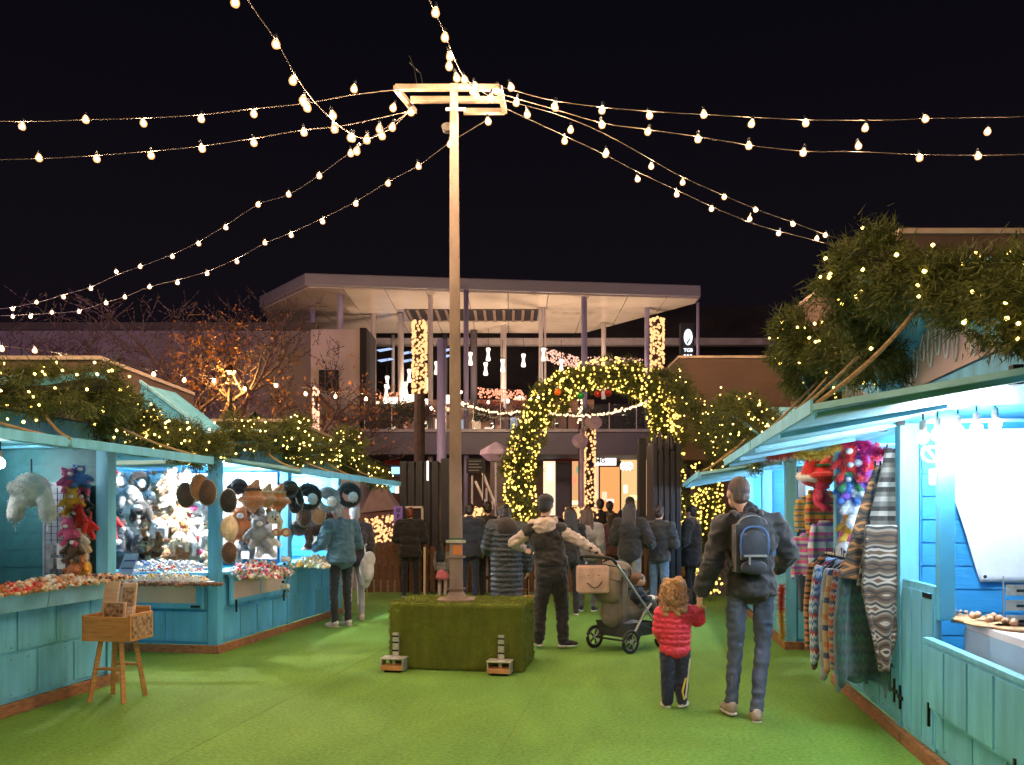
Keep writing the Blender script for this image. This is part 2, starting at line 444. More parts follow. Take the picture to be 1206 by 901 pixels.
# left wing
mall_obj(MB().box(BX(366, 31), BX(424, 31), 31, 34, 0, BZ(388, 31)), 'wall', M('pale_mauve_plaster', (.46, .37, .40), .8, var=.1, vs=.8, bump=.2, bs=12))
mall_obj(MB().box(BX(422, 30.6), BX(430, 30.6), 30.9, 33, 4.2, BZ(386, 30.9)), 'wall_edge', dark_in)
mall_obj(MB().box(-34, BX(366, 31) - .01, 32, 36, 0, BZ(389.5, 32)), 'wall', plaster)
mall_obj(MB().box(-34, BX(366, 31) - .02, 31.8, 32.4, BZ(389.5, 32), BZ(381, 32)), 'cornice', M('cornice_dark', (.09, .07, .07), .7))
w = mall_obj(MB().box(BX(376, 31), BX(399, 31), 30.93, 31.05, BZ(461, 31), BZ(436, 31)), 'window', dark_in)
MB().box(BX(375, 31), BX(400, 31), 30.9, 30.94, BZ(463, 31), BZ(461, 31)).build('sill', slab_m, w)
for k in range(2):
    MB().box(BX(383 + 8 * k, 31), BX(384 + 8 * k, 31), 30.9, 30.93, BZ(461, 31), BZ(436, 31)).build('mullion', slab_m, w)
mall_obj(MB().box(BX(366, 31), BX(424, 31), 30.96, 31.0, BZ(477.5, 31), BZ(477, 31)), 'wall_joint', slab_m)
# small porch beside the wall
mall_obj(MB().prism([(BX(366, 30), 29, BZ(455, 30)), (BX(401, 30), 29, BZ(492, 30)), (BX(399, 30), 29, BZ(496, 30)), (BX(364, 30), 29, BZ(460, 30))], (0, 2, 0)), 'porch_roof', M('porch_brown', (.16, .09, .08), .7))
mall_obj(MB().box(BX(386, 30), BX(389.5, 30), 29, 29.2, 0, BZ(482, 30)), 'porch_post', slab_m)
# plinth of the ground floor, shop fronts
YS = 33.0
sbox = lambda a, b, c, d, n, m, y=YS, t=.12, **k: mall_obj(MB().box(BX(a, y), BX(b, y), y, y + t, BZ(d, y), BZ(c, y)), n, m, **k)
sbox(388, 905, 534, 610, 'shop_wall', M('shop_wall', (.20, .13, .11), .7, var=.3, vs=.5), 36, .3)
sbox(640, 690, 535, 543, 'shop_fascia', M('shop_fascia_red', (.55, .03, .02), .5), 32.6)
sbox(640, 655, 543, 607, 'shop_window', EM('cream_window', (1, .74, .50), .62, False))
sbox(655, 672, 546, 607, 'column', slab_m, 32.4)
sbox(673, 690, 543, 607, 'shop_window', EM('amber_window', (1, .5, .22), .42, False))
sbox(690, 706, 543, 607, 'shop_window', EM('pale_window', (1, .66, .42), .48, False))
sbox(706, 732, 550, 607, 'shop_window', EM('orange_window', (1, .42, .14), .50, False))
sbox(731, 755, 537, 607, 'shop_window', EM('yellow_window', (1, .66, .28), .46, False))
sbox(760, 800, 537, 607, 'shop_window', EM('amber_window', (1, .5, .22), .42, False))
for px, py, w_, h_, c in ((676, 566, 6, 9, (.9, .2, .1)), (684, 583, 5, 7, (1, .8, .5)), (677, 592, 8, 5, (1, .75, .4)), (701, 582, 5, 9, (1, .5, .3)), (665, 553, 6, 6, (.4, .6, 1)), (648, 556, 6, 20, (1, .9, .8)), (682, 553, 6, 8, (.15, .22, .12)), (712, 584, 6, 10, (1, .45, .3)), (737, 576, 5, 10, (1, .85, .5)), (746, 586, 9, 6, (.9, .8, .3)), (719, 590, 9, 5, (1, .6, .5))):
    sbox(px - w_ / 2, px + w_ / 2, py - h_ / 2, py + h_ / 2, 'window_display', EM('display_%d_%d' % (px, py), c, .9, False), 32.75, .1, bevel=.04)
for a in (655, 673, 690, 706, 731): sbox(a - .7, a + .7, 543, 607, 'mullion', dark_in, 32.7)
def text(body, size, mat, parent, loc, rot=(R(90), 0, 0), name='lettering', ext=.01, bold=True):
    cu = bpy.data.curves.new(name, 'FONT'); cu.body = body; cu.size = size; cu.align_x = 'CENTER'; cu.align_y = 'CENTER'; cu.extrude = ext
    if bold: cu.offset = size * .02
    cu.materials.append(mat)
    o = bpy.data.objects.new(name, cu); COL.objects.link(o)
    dg = bpy.context.evaluated_depsgraph_get(); me = bpy.data.meshes.new_from_object(o.evaluated_get(dg))
    bpy.data.objects.remove(o)
    q = bpy.data.objects.new(name, me); COL.objects.link(q); q.parent = parent; q.location = loc; q.rotation_euler = rot
    if not me.materials: me.materials.append(mat)
    return q
black_print = M('black_print', (.01, .01, .012), .5)
sign = thing('shop_sign', 'long white lit shop sign with small black letters beyond the arch', 'sign', c2w(0, 0), TH)
MB().box(BX(698, 32), BX(726, 32), 32, 32.15, BZ(548, 32), BZ(537.5, 32)).build('light_box', EM('sign_white', (1, .95, .9), .75, False), sign, bevel=.02)
text('MG', .26, black_print, sign, (BX(707, 31.97), 31.98, BZ(542.5, 31.97)))
sign = thing('shop_sign', 'lit sign of three white rings on the shop beside the lamp post', 'sign', c2w(0, 0), TH)
for k in range(3):
    MB().tube([(BX(734 + 4 * k, 32) + .085 * math.cos(t / 8 * 6.2832), 32, BZ(549, 32) + .14 * math.sin(t / 8 * 6.2832)) for t in range(9)], .05, 6).build('ring', EM('ring_white', (1, .95, .88), .9, False), sign, smooth=True)
MB().box(BX(731, 32.1), BX(745, 32.1), 32.1, 32.2, BZ(554, 32), BZ(544.5, 32)).build('panel', M('ring_panel', (.4, .3, .2), .6), sign)
# screens left of the gate
sign = thing('display_screen', 'pair of blue lit screens stacked beside the dark gate tower', 'screen', c2w(0, 0), TH)
sbx = lambda a, b, c, d, n, m, y, t=.08, par=None: MB().box(BX(a, y), BX(b, y), y, y + t, BZ(d, y), BZ(c, y)).build(n, m, par)
sbx(459, 473, 548, 562, 'housing', dark_in, 24.1, .2, sign); sbx(461, 472, 550, 558, 'screen', EM('screen_blue', (.25, .55, 1), 1.2, False), 24, .08, sign)
sbx(457, 471, 565, 584, 'housing', dark_in, 24.1, .2, sign); sbx(458, 464, 566, 580, 'screen', EM('screen_cyan', (.25, .75, 1), 1.1, False), 24, .08, sign); sbx(465, 469.5, 568, 581, 'screen', EM('screen_pink', (1, .6, .5), .9, False), 24, .08, sign)
sbx(438, 471, 536.5, 540.5, 'fascia_strip', EM('pink_strip', (1, .75, .65), .8, False), 33, .1, mall); sbx(453, 471, 541, 547, 'shop_fascia', MATS['shop_fascia_red'], 33, .1, mall)
sbx(432, 470, 547, 606, 'shop_window', M('brick_dim', (.13, .06, .045), .7, var=.4, vs=2), 33.1, .1, mall)
# stairs with white rails
st = thing('stair_flight', 'concrete stair flight with white slanted railings behind the arch', 'stairs', c2w(0, 0), TH)
ys = 27.0
for k in range(14):
    MB().box(BX(575, ys), BX(598, ys), ys + k * .22, ys + k * .22 + .25, 0, .35 + k * .25).build('step', M('step_grey', (.16, .13, .12), .8, var=.1), st)
for a in ((558, 566, 574, 598), (567, 556, 585, 598)):
    MB().tube([(BX(a[0], ys - .3), ys + 1.0, BZ(a[1], ys)), (BX(a[2], ys - .3), ys - .3, BZ(a[3], ys))], .05, 6).build('handrail', M('rail_white', (.7, .66, .62), .4), st)
for px, t, b in ((556, 560, 600), (569, 562, 584), (573, 575, 596), (580, 590, 600)):
    MB().tube([(BX(px, ys), ys, BZ(t, ys)), (BX(px, ys), ys, BZ(b, ys))], .035, 6).build('baluster', MATS['rail_white'], st)
# parasol of the cafe (pale hexagon)
um = thing('parasol', 'pale pink parasol beside the lit arch', 'parasol', G(584, 22), TH)
MB().lathe([(.02, 3.55), (.42, 3.32), (.44, 3.2), (.20, 3.02), (.02, 3.0)], n=6).build('canopy', M('parasol_pink', (.62, .48, .58), .7), um)
MB().tube([(0, 0, 0), (0, 0, 3.1)], .03, 8).build('pole', col_white, um)
# menu board
mb_ = thing('menu_board', 'black menu board of faint white lines behind the market pole', 'sign', c2w(0, 0), TH)
sbx(549, 571.5, 540, 557, 'board', M('board_black', (.012, .012, .014), .6), 19, .06, mb_)
for k in range(4): sbx(552, 567 - (k % 2) * 3, 542.6 + 3.6 * k, 543.6 + 3.6 * k, 'text_line', M('chalk', (.25, .24, .23), .9), 18.985, .012, mb_)
for px in (551, 569): sbx(px, px + 1.4, 557, 680, 'post', iron, 19.02, .03, mb_)
# emblem sign on the right: white oval head over letters
em = thing('emblem_sign', 'white lit oval emblem over two rows of lettering on a dark pylon', 'sign', c2w(0, 0), TH)
ye = 29.0; wl = EM('emblem_white', (.85, .93, 1), .9, False)
sbx(802, 818, 380, 425, 'board', dark_in, ye + .1, .3, em)
MB().ell((BX(810.5, ye), ye, BZ(397, ye)), (.155, .06, .29), 16, 12).build('oval', wl, em, smooth=True)
MB().prism([(BX(808, ye), ye - .07, BZ(404, ye)), (BX(812, ye), ye - .07, BZ(398.5, ye)), (BX(812.8, ye), ye - .07, BZ(399.5, ye)), (BX(809, ye), ye - .07, BZ(406, ye))], (0, .02, 0)).build('figure', M('emblem_ink', (.12, .16, .2), .6), em)
text('TGB', .17, wl, em, (BX(810.5, ye), ye, BZ(412.5, ye))); [MB().ell((BX(806.5 + 3.6 * k, ye), ye, BZ(419.5, ye)), (.05, .03, .07), 10, 6).build('mark', wl, em) for k in range(3)]
sbx(808, 813, 425, 606, 'mast', dark_in, ye + .1, .2, em)

# glowing net lights draped on the terrace
def net(name, label, quad, yc, n, r, mat, cat='light net'):
    (x0, y0), (x1, y1), (x2, y2), (x3, y3) = quad
    u = rng.random(n); v = rng.random(n)
    px = (x0 * (1 - u) + x1 * u) * (1 - v) + (x3 * (1 - u) + x2 * u) * v
    py = (y0 * (1 - u) + y1 * u) * (1 - v) + (y3 * (1 - u) + y2 * u) * v
    pts = [P(a, b, yc + .3 * math.sin(a * .8)) for a, b in zip(px, py)]
    c = sum((Vector(p) for p in pts), Vector()) / n
    root = thing(name, label, cat, c)
    scatter_balls('fairy_lights', [Vector(p) - c for p in pts], r, mat, root)
    w = MB()
    for k in range(7):
        u = k / 6; a = P(x0 * (1 - u) + x1 * u, y0 * (1 - u) + y1 * u, yc) - c; b = P(x3 * (1 - u) + x2 * u, y3 * (1 - u) + y2 * u, yc) - c
        w.tube([a, b], .008, 3)
    w.tube([P(x0, y0, yc) - c, P(x1, y1, yc) - c], .01, 3)
    w.build('wire', iron, root)
pinklight = EM('pink_fairy', (1, .50, .36), .75, False); amberlight = EM('amber_fairy', (1, .50, .20), .85, False)
warmfairy = EM('warm_fairy', (1, .66, .32), 1.6, False)
net('light_curtain', 'pink icicle light curtain hung high behind the canopy column', ((640, 409), (683, 421), (683, 436), (640, 425)), 33.5, 230, .035, pinklight)
net('light_curtain', 'pale pink light curtain running on above the green arch', ((684, 420), (757, 422), (757, 430), (684, 430)), 33.5, 150, .032, pinklight)
net('light_curtain', 'red and amber light curtain low on the terrace behind the pole', ((563, 457), (620, 460), (620, 471), (563, 468)), 34, 170, .036, EM('red_fairy', (1, .32, .18), .9, False))
net('light_curtain', 'red dotted light curtain beside the terrace bar', ((436, 464), (470, 462), (470, 468), (436, 470)), 34, 50, .032, MATS['red_fairy'])
# hanging lanterns of the terrace
lan = None; lanm = EM('lantern_white', (1, .86, .66), 1.3, True)
LANS = ((432, 454, 'lowest, beside the dark wall edge'), (456, 450, 'second from the dark wall edge'), (455, 460, 'half hidden below the second one'), (482, 442, 'right of the second slim column'), (478, 457, 'just under the one by the slim column'),
        (504, 452, 'behind the light-wrapped post'), (514, 433, 'alone beside the white column'), (532, 429, 'at the edge of the market pole'), (554, 422, 'first past the market pole'), (575, 417, 'top one of a close pair'), (572, 434, 'bottom one of a close pair'),
        (592, 430, 'in front of a white column'), (616.5, 424, 'hanging alone against the dark ceiling'), (640, 417, 'in front of the double column'), (661, 430, 'last one, over the pink light curtain'))
for px, py, wd in LANS:
    p = P(px, py, 32)
    lb = 'white tube lantern on the terrace, ' + wd
    if lan is None:
        lan = thing('hanging_lantern', lb, 'lantern', p, TH, 'white tube lanterns hanging over the terrace')
        MB().lathe([(.05, .20), (.075, .24), (.085, .28), (.04, .3)], n=8).build('cap', iron, lan)
        MB().lathe([(.075, -.27), (.095, -.22), (.055, -.05), (.05, .05), (.09, .2), (.07, .24)], n=10).build('glass_tube', lanm, lan, smooth=True)
        MB().tube([(0, 0, .3), (0, 0, 1.0)], .012, 4).build('cord', iron, lan)
    else:
        dup(lan, p, None, lb)
for k in range(16):
    px = 440 + k * 14.5; hh = .5 + .35 * ((k * 7) % 5) / 5
    mall_obj(MB().box(BX(px, 38), BX(px + 10, 38), 38.05, 38.18, 5.0 + .3 * (k % 3), 5.0 + .3 * (k % 3) + hh), 'bar_shelf', EM('shelf_%d' % (k % 4), ((1, .62, .35), (1, .8, .6), (.9, .35, .2), (.7, .75, .9))[k % 4], (.45, .7, .3, .3)[k % 4], False))
# lamps of the canopy that wash its soffit: small uplights standing on the terrace
def lampfix(px, py, yc, w, col, label, spot=None, size=.15):
    p = P(px, py, yc)
    t = thing('uplight', label, 'lamp', p, TH)
    MB().lathe([(.10, -.12), (.12, 0), (.13, .02)], n=10).build('housing', iron, t)
    MB().ell((0, 0, .03), (.08, .08, .03), 10, 6).build('lens', EM('uplight_lens', (1, .8, .6), 3, False), t)
    l = bpy.data.lights.new('lamp', 'SPOT'); l.energy = w * LAMP; l.color = col; l.shadow_soft_size = size; l.spot_size = R(165); l.spot_blend = .8
    lo = bpy.data.objects.new('lamp', l); COL.objects.link(lo); lo.parent = t; lo.location = (0, 0, .12); lo.rotation_euler = (R(180), 0, 0)
    return t
warmc = (1, .70, .48)
for px, yc, wd in ((420, 33, 'beside the mauve wall'), (500, 33.5, 'behind the light-wrapped post'), (580, 34, 'under the louvers'), (655, 33.5, 'behind the double column'), (735, 32.5, 'under the canopy tip')):
    lampfix(px, 500 if px < 700 else 490, yc, 330, warmc, 'small warm uplight on the terrace ' + wd)

# terrace greenery and seated guests: dark uneven mass at the balustrade
def bush(name, label, cat, centers, n, size, mat, group=None, loc=None):
    c0 = loc or centers[0][0]
    V = []
    for c, rad in centers:
        k = int(n * rad)
        d = rng.normal(size=(k, 3)); d /= np.linalg.norm(d, axis=1)[:, None]
        p = np.array(c - c0) + d * (rad * rng.random(k)[:, None] ** .45)
        a = rng.normal(size=(k, 3)) * size; b = rng.normal(size=(k, 3)) * size
        V.append(np.stack([p, p + a, p + b], 1).reshape(-1, 3))
    V = np.concatenate(V)
    o = bpy.data.objects.new(name, fast_mesh(name, V, np.arange(len(V)).reshape(-1, 3), mat)); COL.objects.link(o); o.location = c0
    return tag(o, label, cat, group)
green_dim = M('terrace_plant_green', (.06, .09, .04), .7, var=.4, vs=2)
for i, (px, py, r, wd) in enumerate(((462, 488, .55, 'behind the glass under the first lantern'), (478, 484, .5, 'tallest one by the slim column'), (448, 497, .35, 'small one beside the mauve wall'), (568, 486, .35, 'right of the market pole'), (700, 490, .4, 'seen through the arch'), (745, 492, .35, 'seen under the arch end'))):
    bush('potted_shrub', 'leafy green terrace shrub, ' + wd, 'shrub', [(P(px, py, 31), r), (P(px + 6, py + 3, 31), r * .7), (P(px - 5, py + 5, 31), r * .6)], 700, .07, green_dim, 'green shrubs along the terrace balustrade')

cafe_m = M('cafe_table_white', (.6, .56, .54), .5)
for k, (px, yc, wd) in enumerate(((494, 31.5, 'beside the tall shrub'), (508, 32, 'behind the light-wound post'), (525, 31.2, 'by the market pole'), (582, 31.5, 'past the market pole'), (600, 32, 'between two white columns'), (622, 31.2, 'by the double column'), (668, 31.5, 'seen over the arch leg'), (722, 31.5, 'seen through the arch'))):
    t = thing('cafe_table', 'white round cafe table on the terrace ' + wd, 'table', Vector((G(px, yc).x, G(px, yc).y, 4.77)), TH, 'round tables on the terrace')
    MB().lathe([(.42, .72), (.44, .74), (.42, .76)], n=16).build('table_top', cafe_m, t); MB().tube([(0, 0, 0), (0, 0, .72)], .04, 8).build('leg', iron, t)
    MB().lathe([(.05, .765), (.07, .85), (.05, .95)], c=(.1, 0, 0), n=8).build('candle_glass', EM('candle_glow', (1, .55, .25), 1.2, False), t)
for k, (px, yc, wd) in enumerate(((572, 31, 'red flowering plant behind the swag past the pole'), (583, 31.3, 'red flowering plant beside the white column'), (612, 31, 'dark red plant by the double column'), (498, 31, 'red flowering plant by the light-wound post'))):
    bush('flower_pot', wd + ' on the terrace', 'plant', [(P(px, 482, yc), .42), (P(px + 4, 486, yc), .3)], 500, .07, M('poinsettia_red', (.32, .06, .04), .7, var=.6, vs=3), 'red plants on the terrace')
# ------------------------------------------------------------------ posts wound with lights
def wound_post(label, px, ptop, pbot, wpx, yc, nl, mat, base_z=0.0, dark=True, top_only=None, square=True):
    t = thing('light_wound_post', label, 'post', G(px, yc), TH)
    r = wpx / 2 / 950 * yc; zt_ = BZ(ptop, yc); zb_ = BZ(pbot, yc)
    MB().tube([(0, 0, base_z), (0, 0, zt_)], r * .8, 10).build('trunk', M('post_bark', (.05, .03, .025), .9, var=.4, vs=8, bump=.8, bs=30), t)
    n = nl; a = rng.random(n) * 6.283; z = zb_ + (zt_ - zb_) * rng.random(n)
    pts = np.stack([np.cos(a) * r, np.sin(a) * r, z], 1)
    scatter_balls('fairy_lights', pts, .0018 * yc if yc < 22 else .036, mat, t)
    k = max(6, int((zt_ - zb_) * 8)); 
    MB().tube([(math.cos(i * .9) * r, math.sin(i * .9) * r, zb_ + (zt_ - zb_) * i / (k * 5)) for i in range(k * 5)], .012, 3).build('wire', iron, t)
    return t
wound_post('tall dark post with a thick sleeve of warm lights behind the gate tower', 494, 379, 464, 16, 20, 420, amberlight)
wound_post('post wound with warm lights rising beside the shopping centre canopy', 774, 375, 436, 15, 20, 260, amberlight)
wound_post('slim post wound with lights standing before the shops under the arch', 695, 505, 600, 12, 24, 230, amberlight)
wound_post('thin post of lights beside the mauve wall above the hat hut', 372, 456, 512, 6, 17, 90, EM('multi_fairy', (1, .45, .28), 1.0, False))
wound_post('narrow string of cream lights beside the gate tower screens', 683, 470, 500, 5, 26, 20, warmfairy)
# street lamp cluster beyond the arch
sl = thing('street_lamp', 'mauve street lamp with two round heads seen through the arch', 'street lamp', G(685, 22), TH)
pm = M('lamp_post_mauve', (.42, .30, .36), .4)
MB().tube([(0, 0, 0), (0, 0, 3.9)], [.075, .05], 10).build('pole', pm, sl, smooth=True)
MB().lathe([(.02, 0), (.2, .02), (.22, .06), (.1, .12)], c=(-.05, 0, 3.55), n=14, mat=Matrix.Rotation(R(70), 3, 'X')).build('lamp_head', pm, sl)
MB().lathe([(.02, 0), (.22, .02), (.24, .06), (.1, .12)], c=(.32, 0, 4.05), n=14, mat=Matrix.Rotation(R(60), 3, 'X')).build('lamp_head', pm, sl)
MB().tube([(0, 0, 3.7), (.15, 0, 3.95), (.3, 0, 4.05)], .03, 6).build('arm', pm, sl)
# ------------------------------------------------------------------ dark gate towers
gm = M('gate_near_black', (.014, .011, .016), .5, var=.3, vs=3)
def tower(label, px0, px1, ptop, yc, spikes, dep=.8):
    t = thing('gate_tower', label, 'gate', G((px0 + px1) / 2, yc), TH)
    hw = (px1 - px0) / 2 / 950 * yc; zt_ = BZ(ptop, yc)
    k = 5
    for i in range(k):
        x0 = -hw + 2 * hw * i / k
        MB().box(x0 + .01, x0 + 2 * hw / k - .01, 0, dep, 0, zt_ - (.12 if i % 2 else 0) * spikes).build('panel', gm, t, bevel=.01)
    MB().box(-hw + .02, hw - .02, .04, dep - .04, 0, zt_ - .2).build('core', dark_in, t)
    for i in range(int(5 * spikes)):
        x = -hw + .1 + i * (2 * hw - .2) / 4
        MB().tube([(x, .3, zt_ - .1), (x + .05 * math.sin(i * 3), .3, zt_ + .16 + .08 * math.sin(i * 2.2))], [.09, .02], 6).build('finial', gm, t)
    return t
tower('black gate tower standing behind the market pole', 470, 517, 543, 16.2, 0)
tower('black gate tower with a jagged plumed top beyond the stroller', 768, 803, 522, 13.05, 1, .6)
t = thing('gate_post', 'thin black gate post with a pale light strip beside the plumed tower', 'gate', G(757, 16.2), TH)
MB().box(-.07, .07, 0, .3, 0, BZ(516, 16.2)).build('post', gm, t)
MB().box(.12, .15, 0, .05, .6, BZ(522, 16.2)).build('light_strip', M('strip_pale', (.5, .42, .36), .5), t)
t = thing('gate_post', 'thin black gate post with a white lit slot behind the market pole', 'gate', G(524, 16.2), TH)
MB().box(-.08, .08, 0, .3, 0, BZ(540, 16.2)).build('post', gm, t)
MB().box(-.36, -.33, -.03, -.005, BZ(566, 16.2), BZ(543, 16.2)).build('light_strip', EM('slot_white', (1, .9, .8), 1.6, False), t)
# violet-grey mast left of the pole
t = thing('banner_mast', 'violet grey mast standing just behind the market pole', 'mast', G(520, 24), TH)
MB().tube([(0, 0, 0), (0, 0, BZ(400, 24))], [.16, .13], 10).build('mast', col_purple, t, smooth=True)
bn = thing('purple_banner', 'tall purple banner with dark letters on the wooden fence', 'banner', c2w(0, 0), TH)
sbx(463.5, 474, 596, 621, 'panel', M('banner_purple', (.24, .14, .62), .6), 15.95, .03, bn)
for k, s_ in enumerate('OPE'): text(s_, .1, black_print, bn, (BX(469, 15.93), 15.935, BZ(601 + 7 * k, 15.94)))
# white framed door panel behind the red haired person
fr = thing('framed_board', 'dark board in a white frame standing behind the red haired person', 'board', c2w(0, 0), TH)
sbx(478, 497, 597, 640, 'board', dark_in, 16.0, .03, fr)
for a, b, c, d in ((477, 498, 596, 598.5), (496, 498.5, 598.5, 622)): sbx(a, b, c, d, 'frame', M('frame_white', (.5, .42, .4), .5), 15.95, .04, fr)

# ------------------------------------------------------------------ wooden fence with light curtains
fence_m = M('fence_wood', (.15, .07, .03), .75, var=.45, vs=14, bump=.3, bs=50)
def fence(label, px0, px1, yc):
    t = thing('wooden_fence', label, 'fence', G((px0 + px1) / 2, yc), TH)
    hw = (px1 - px0) / 2 / 950 * yc; n = int(2 * hw / .135)
    me = MB().box(-.05, .05, 0, .02, .03, .98).mesh('slat', fence_m)
    me2 = MB().prism([(-.05, 0, .98), (.05, 0, .98), (0, 0, 1.04)], (0, .02, 0)).mesh('slat', fence_m)
    for i in range(n):
        inst('slat', me, t, (-hw + .07 + i * .135, 0, 0), scale=(1, 1, .94 + .1 * random.random()))
    for z in (.28, .78): MB().box(-hw, hw, .025, .06, z, z + .07).build('rail', fence_m, t)
fence('brown wooden picket fence between the hat hut and the market pole', 424, 532, 15.8)
fence('brown wooden picket fence from the pole to the arch', 533, 640, 15.82)
fence('brown wooden picket fence behind the people beyond the stroller', 660, 770, 15.84)
rl = M('fence_rail_dark', (.10, .07, .06), .6)
def light_fence(label, quad, yc, n):
    net('light_curtain', label, quad, yc, n, .030, amberlight)
light_fence('curtain of round warm lights above the fence beside the teal sweater', ((428, 611), (465, 606), (462, 636), (428, 642)), 18, 150)
light_fence('curtain of warm lights close behind the market pole', ((525, 600), (536, 600), (536, 636), (527, 640)), 18, 60)
light_fence('curtain of warm lights between the pole and the puffer coat', ((548, 598), (574, 597), (572, 606), (548, 614)), 18, 70)
light_fence('long low curtain of lights on the rail beyond the vest man', ((664, 598), (704, 598), (704, 612), (664, 612)), 18, 120)
t = thing('roof_ridge_kiosk', 'small kiosk with a dark pitched roof behind the light curtain', 'kiosk', G(445, 20), TH)
MB().prism([(-.45, 0, 1.6), (.5, 0, 1.7), (.1, 0, 2.3), (-.1, 0, 2.3)], (0, .8, 0)).build('roof', M('kiosk_roof', (.18, .12, .11), .8), t)
MB().box(-.5, .5, .05, .75, 0, 1.62).build('wall', M('kiosk_wall', (.12, .06, .05), .8), t)
stake = thing('barrier_post', 'thin pale barrier post beside the red haired person', 'post', G(500, 15.0), 0)
MB().tube([(0, 0, 0), (0, 0, .95)], .022, 8).build('post', M('barrier_wood', (.6, .45, .28), .6), stake)
MB().lathe([(.09, 0), (.09, .02), (.03, .03)], n=12).build('foot', iron, stake)
hz = thing('hazard_marker', 'yellow and black diamond hazard marker seen beside the vest man', 'sign', G(621, 15.0), TH)
MB().prism([(-.1, 0, .62), (0, 0, .48), (.1, 0, .62), (0, 0, .76)], (0, .02, 0)).build('plate', M('hazard_yellow', (.75, .5, .06), .5), hz)
MB().prism([(-.05, -.004, .61), (0, -.004, .55), (.05, -.004, .61), (0, -.004, .64)], (0, .004, 0)).build('figure', black_print, hz)
MB().tube([(0, .01, 0), (0, .01, .5)], .012, 6).build('stake', iron, hz)

# ------------------------------------------------------------------ bare trees
bark = M('bare_tree_bark', (.10, .058, .052), .9, var=.3, vs=4, bump=.5, bs=20)
leaf_or = M('autumn_leaves', (.42, .16, .02), .7, var=.5, vs=2)
twig_m = M('thin_twigs', (.075, .045, .045), .9, var=.3)
def tree(label, px, yc, h, spread, leaves=0, seed=1, rootz=0, lean=0, tw=1.0, leafc=None, leafr=1):
    rnd = random.Random(seed)
    t = thing('bare_tree', label, 'tree', G(px, yc), 0)
    limbs = MB(); twV = []; tips = []
    def grow(p, d, L, r, lv):
        pts = [p]; q = p.copy(); dd = d.copy()
        for i in range(4):
            dd = (dd + Vector((rnd.uniform(-.22, .22), rnd.uniform(-.22, .22), rnd.uniform(-.08, .16)))).normalized()
            q = q + dd * (L / 4); pts.append(q.copy())
        if lv <= 3: limbs.tube(pts, [r * (1 - .12 * i) for i in range(5)], 6 if lv < 2 else 4, caps=False)
        else:
            for a, b in zip(pts[:-1], pts[1:]): twV.append((a, b, r))
        if lv >= 6:
            tips.append(pts[-1]); return
        nb = 3 if lv < 4 else 3
        for i in range(nb):
            k = rnd.choice((2, 3, 4)) if i else 4
            sp_ = .55 + .25 * rnd.random()
            nd = (dd + Vector((rnd.gauss(0, sp_), rnd.gauss(0, sp_), rnd.gauss(.12, .3)))).normalized()
            nd = Vector((nd.x * spread, nd.y * spread, nd.z)).normalized()
            grow(pts[k], nd, L * rnd.uniform(.62, .82), r * .6, lv + 1)
    grow(Vector((0, 0, 0)), Vector((lean, 0, 1)), h * .34, h * .024, 0)
    limbs.build('trunk', bark, t, smooth=True, fix=False)
    V = []
    for a, b, r in twV:
        d = (b - a); s_ = d.cross(Vector((rnd.uniform(-1, 1), rnd.uniform(-1, 1), rnd.uniform(-1, 1)))).normalized() * max(r, .016) * tw * 1.3
        V += [a - s_, a + s_, b]
    V = np.array([tuple(v) for v in V])
    o = bpy.data.objects.new('crown', fast_mesh('crown', V, np.arange(len(V)).reshape(-1, 3), twig_m)); COL.objects.link(o); o.parent = t; tag(o, kind='stuff')
    if leaves:
        tp = np.array([tuple(v) for v in tips])
        if leafc is not None:
            dd = tp - np.array(leafc); tp = tp[(dd ** 2).sum(1) < leafr ** 2]
        k = min(leaves, len(tp) * 8)
        p = tp[rng.integers(0, len(tp), k)] + rng.normal(size=(k, 3)) * .25
        a = rng.normal(size=(k, 3)) * .06; b = rng.normal(size=(k, 3)) * .06
        V = np.stack([p, p + a, p + b], 1).reshape(-1, 3)
        o = bpy.data.objects.new('leaves', fast_mesh('leaves', V, np.arange(len(V)).reshape(-1, 3), leaf_or)); COL.objects.link(o); o.parent = t; tag(o, kind='stuff')
    return t
tree('wide bare tree with orange leaves lit by a street lamp behind the first hut', 275, 24, 9.0, 1.2, 3600, 3, leafc=(.1, 0, 6.2), leafr=1.8)
tree('bare dark tree with thin twigs over the brown canopy roof', 215, 25, 9.4, 1.25, 0, 8)
tree('bare dark tree rising tall before the long mauve wall', 128, 27, 9.8, 1.2, 0, 12)
tree('bare tree with a few leaves beside the mauve wall window', 345, 25, 8.0, 1.2, 500, 21)
tree('bare mauve tree behind the emblem sign', 885, 34, 10.5, 1.3, 0, 33, tw=1.4)
tree('bare mauve tree behind the garland of the cloth hut', 955, 34, 10.6, 1.3, 0, 41, tw=1.4)
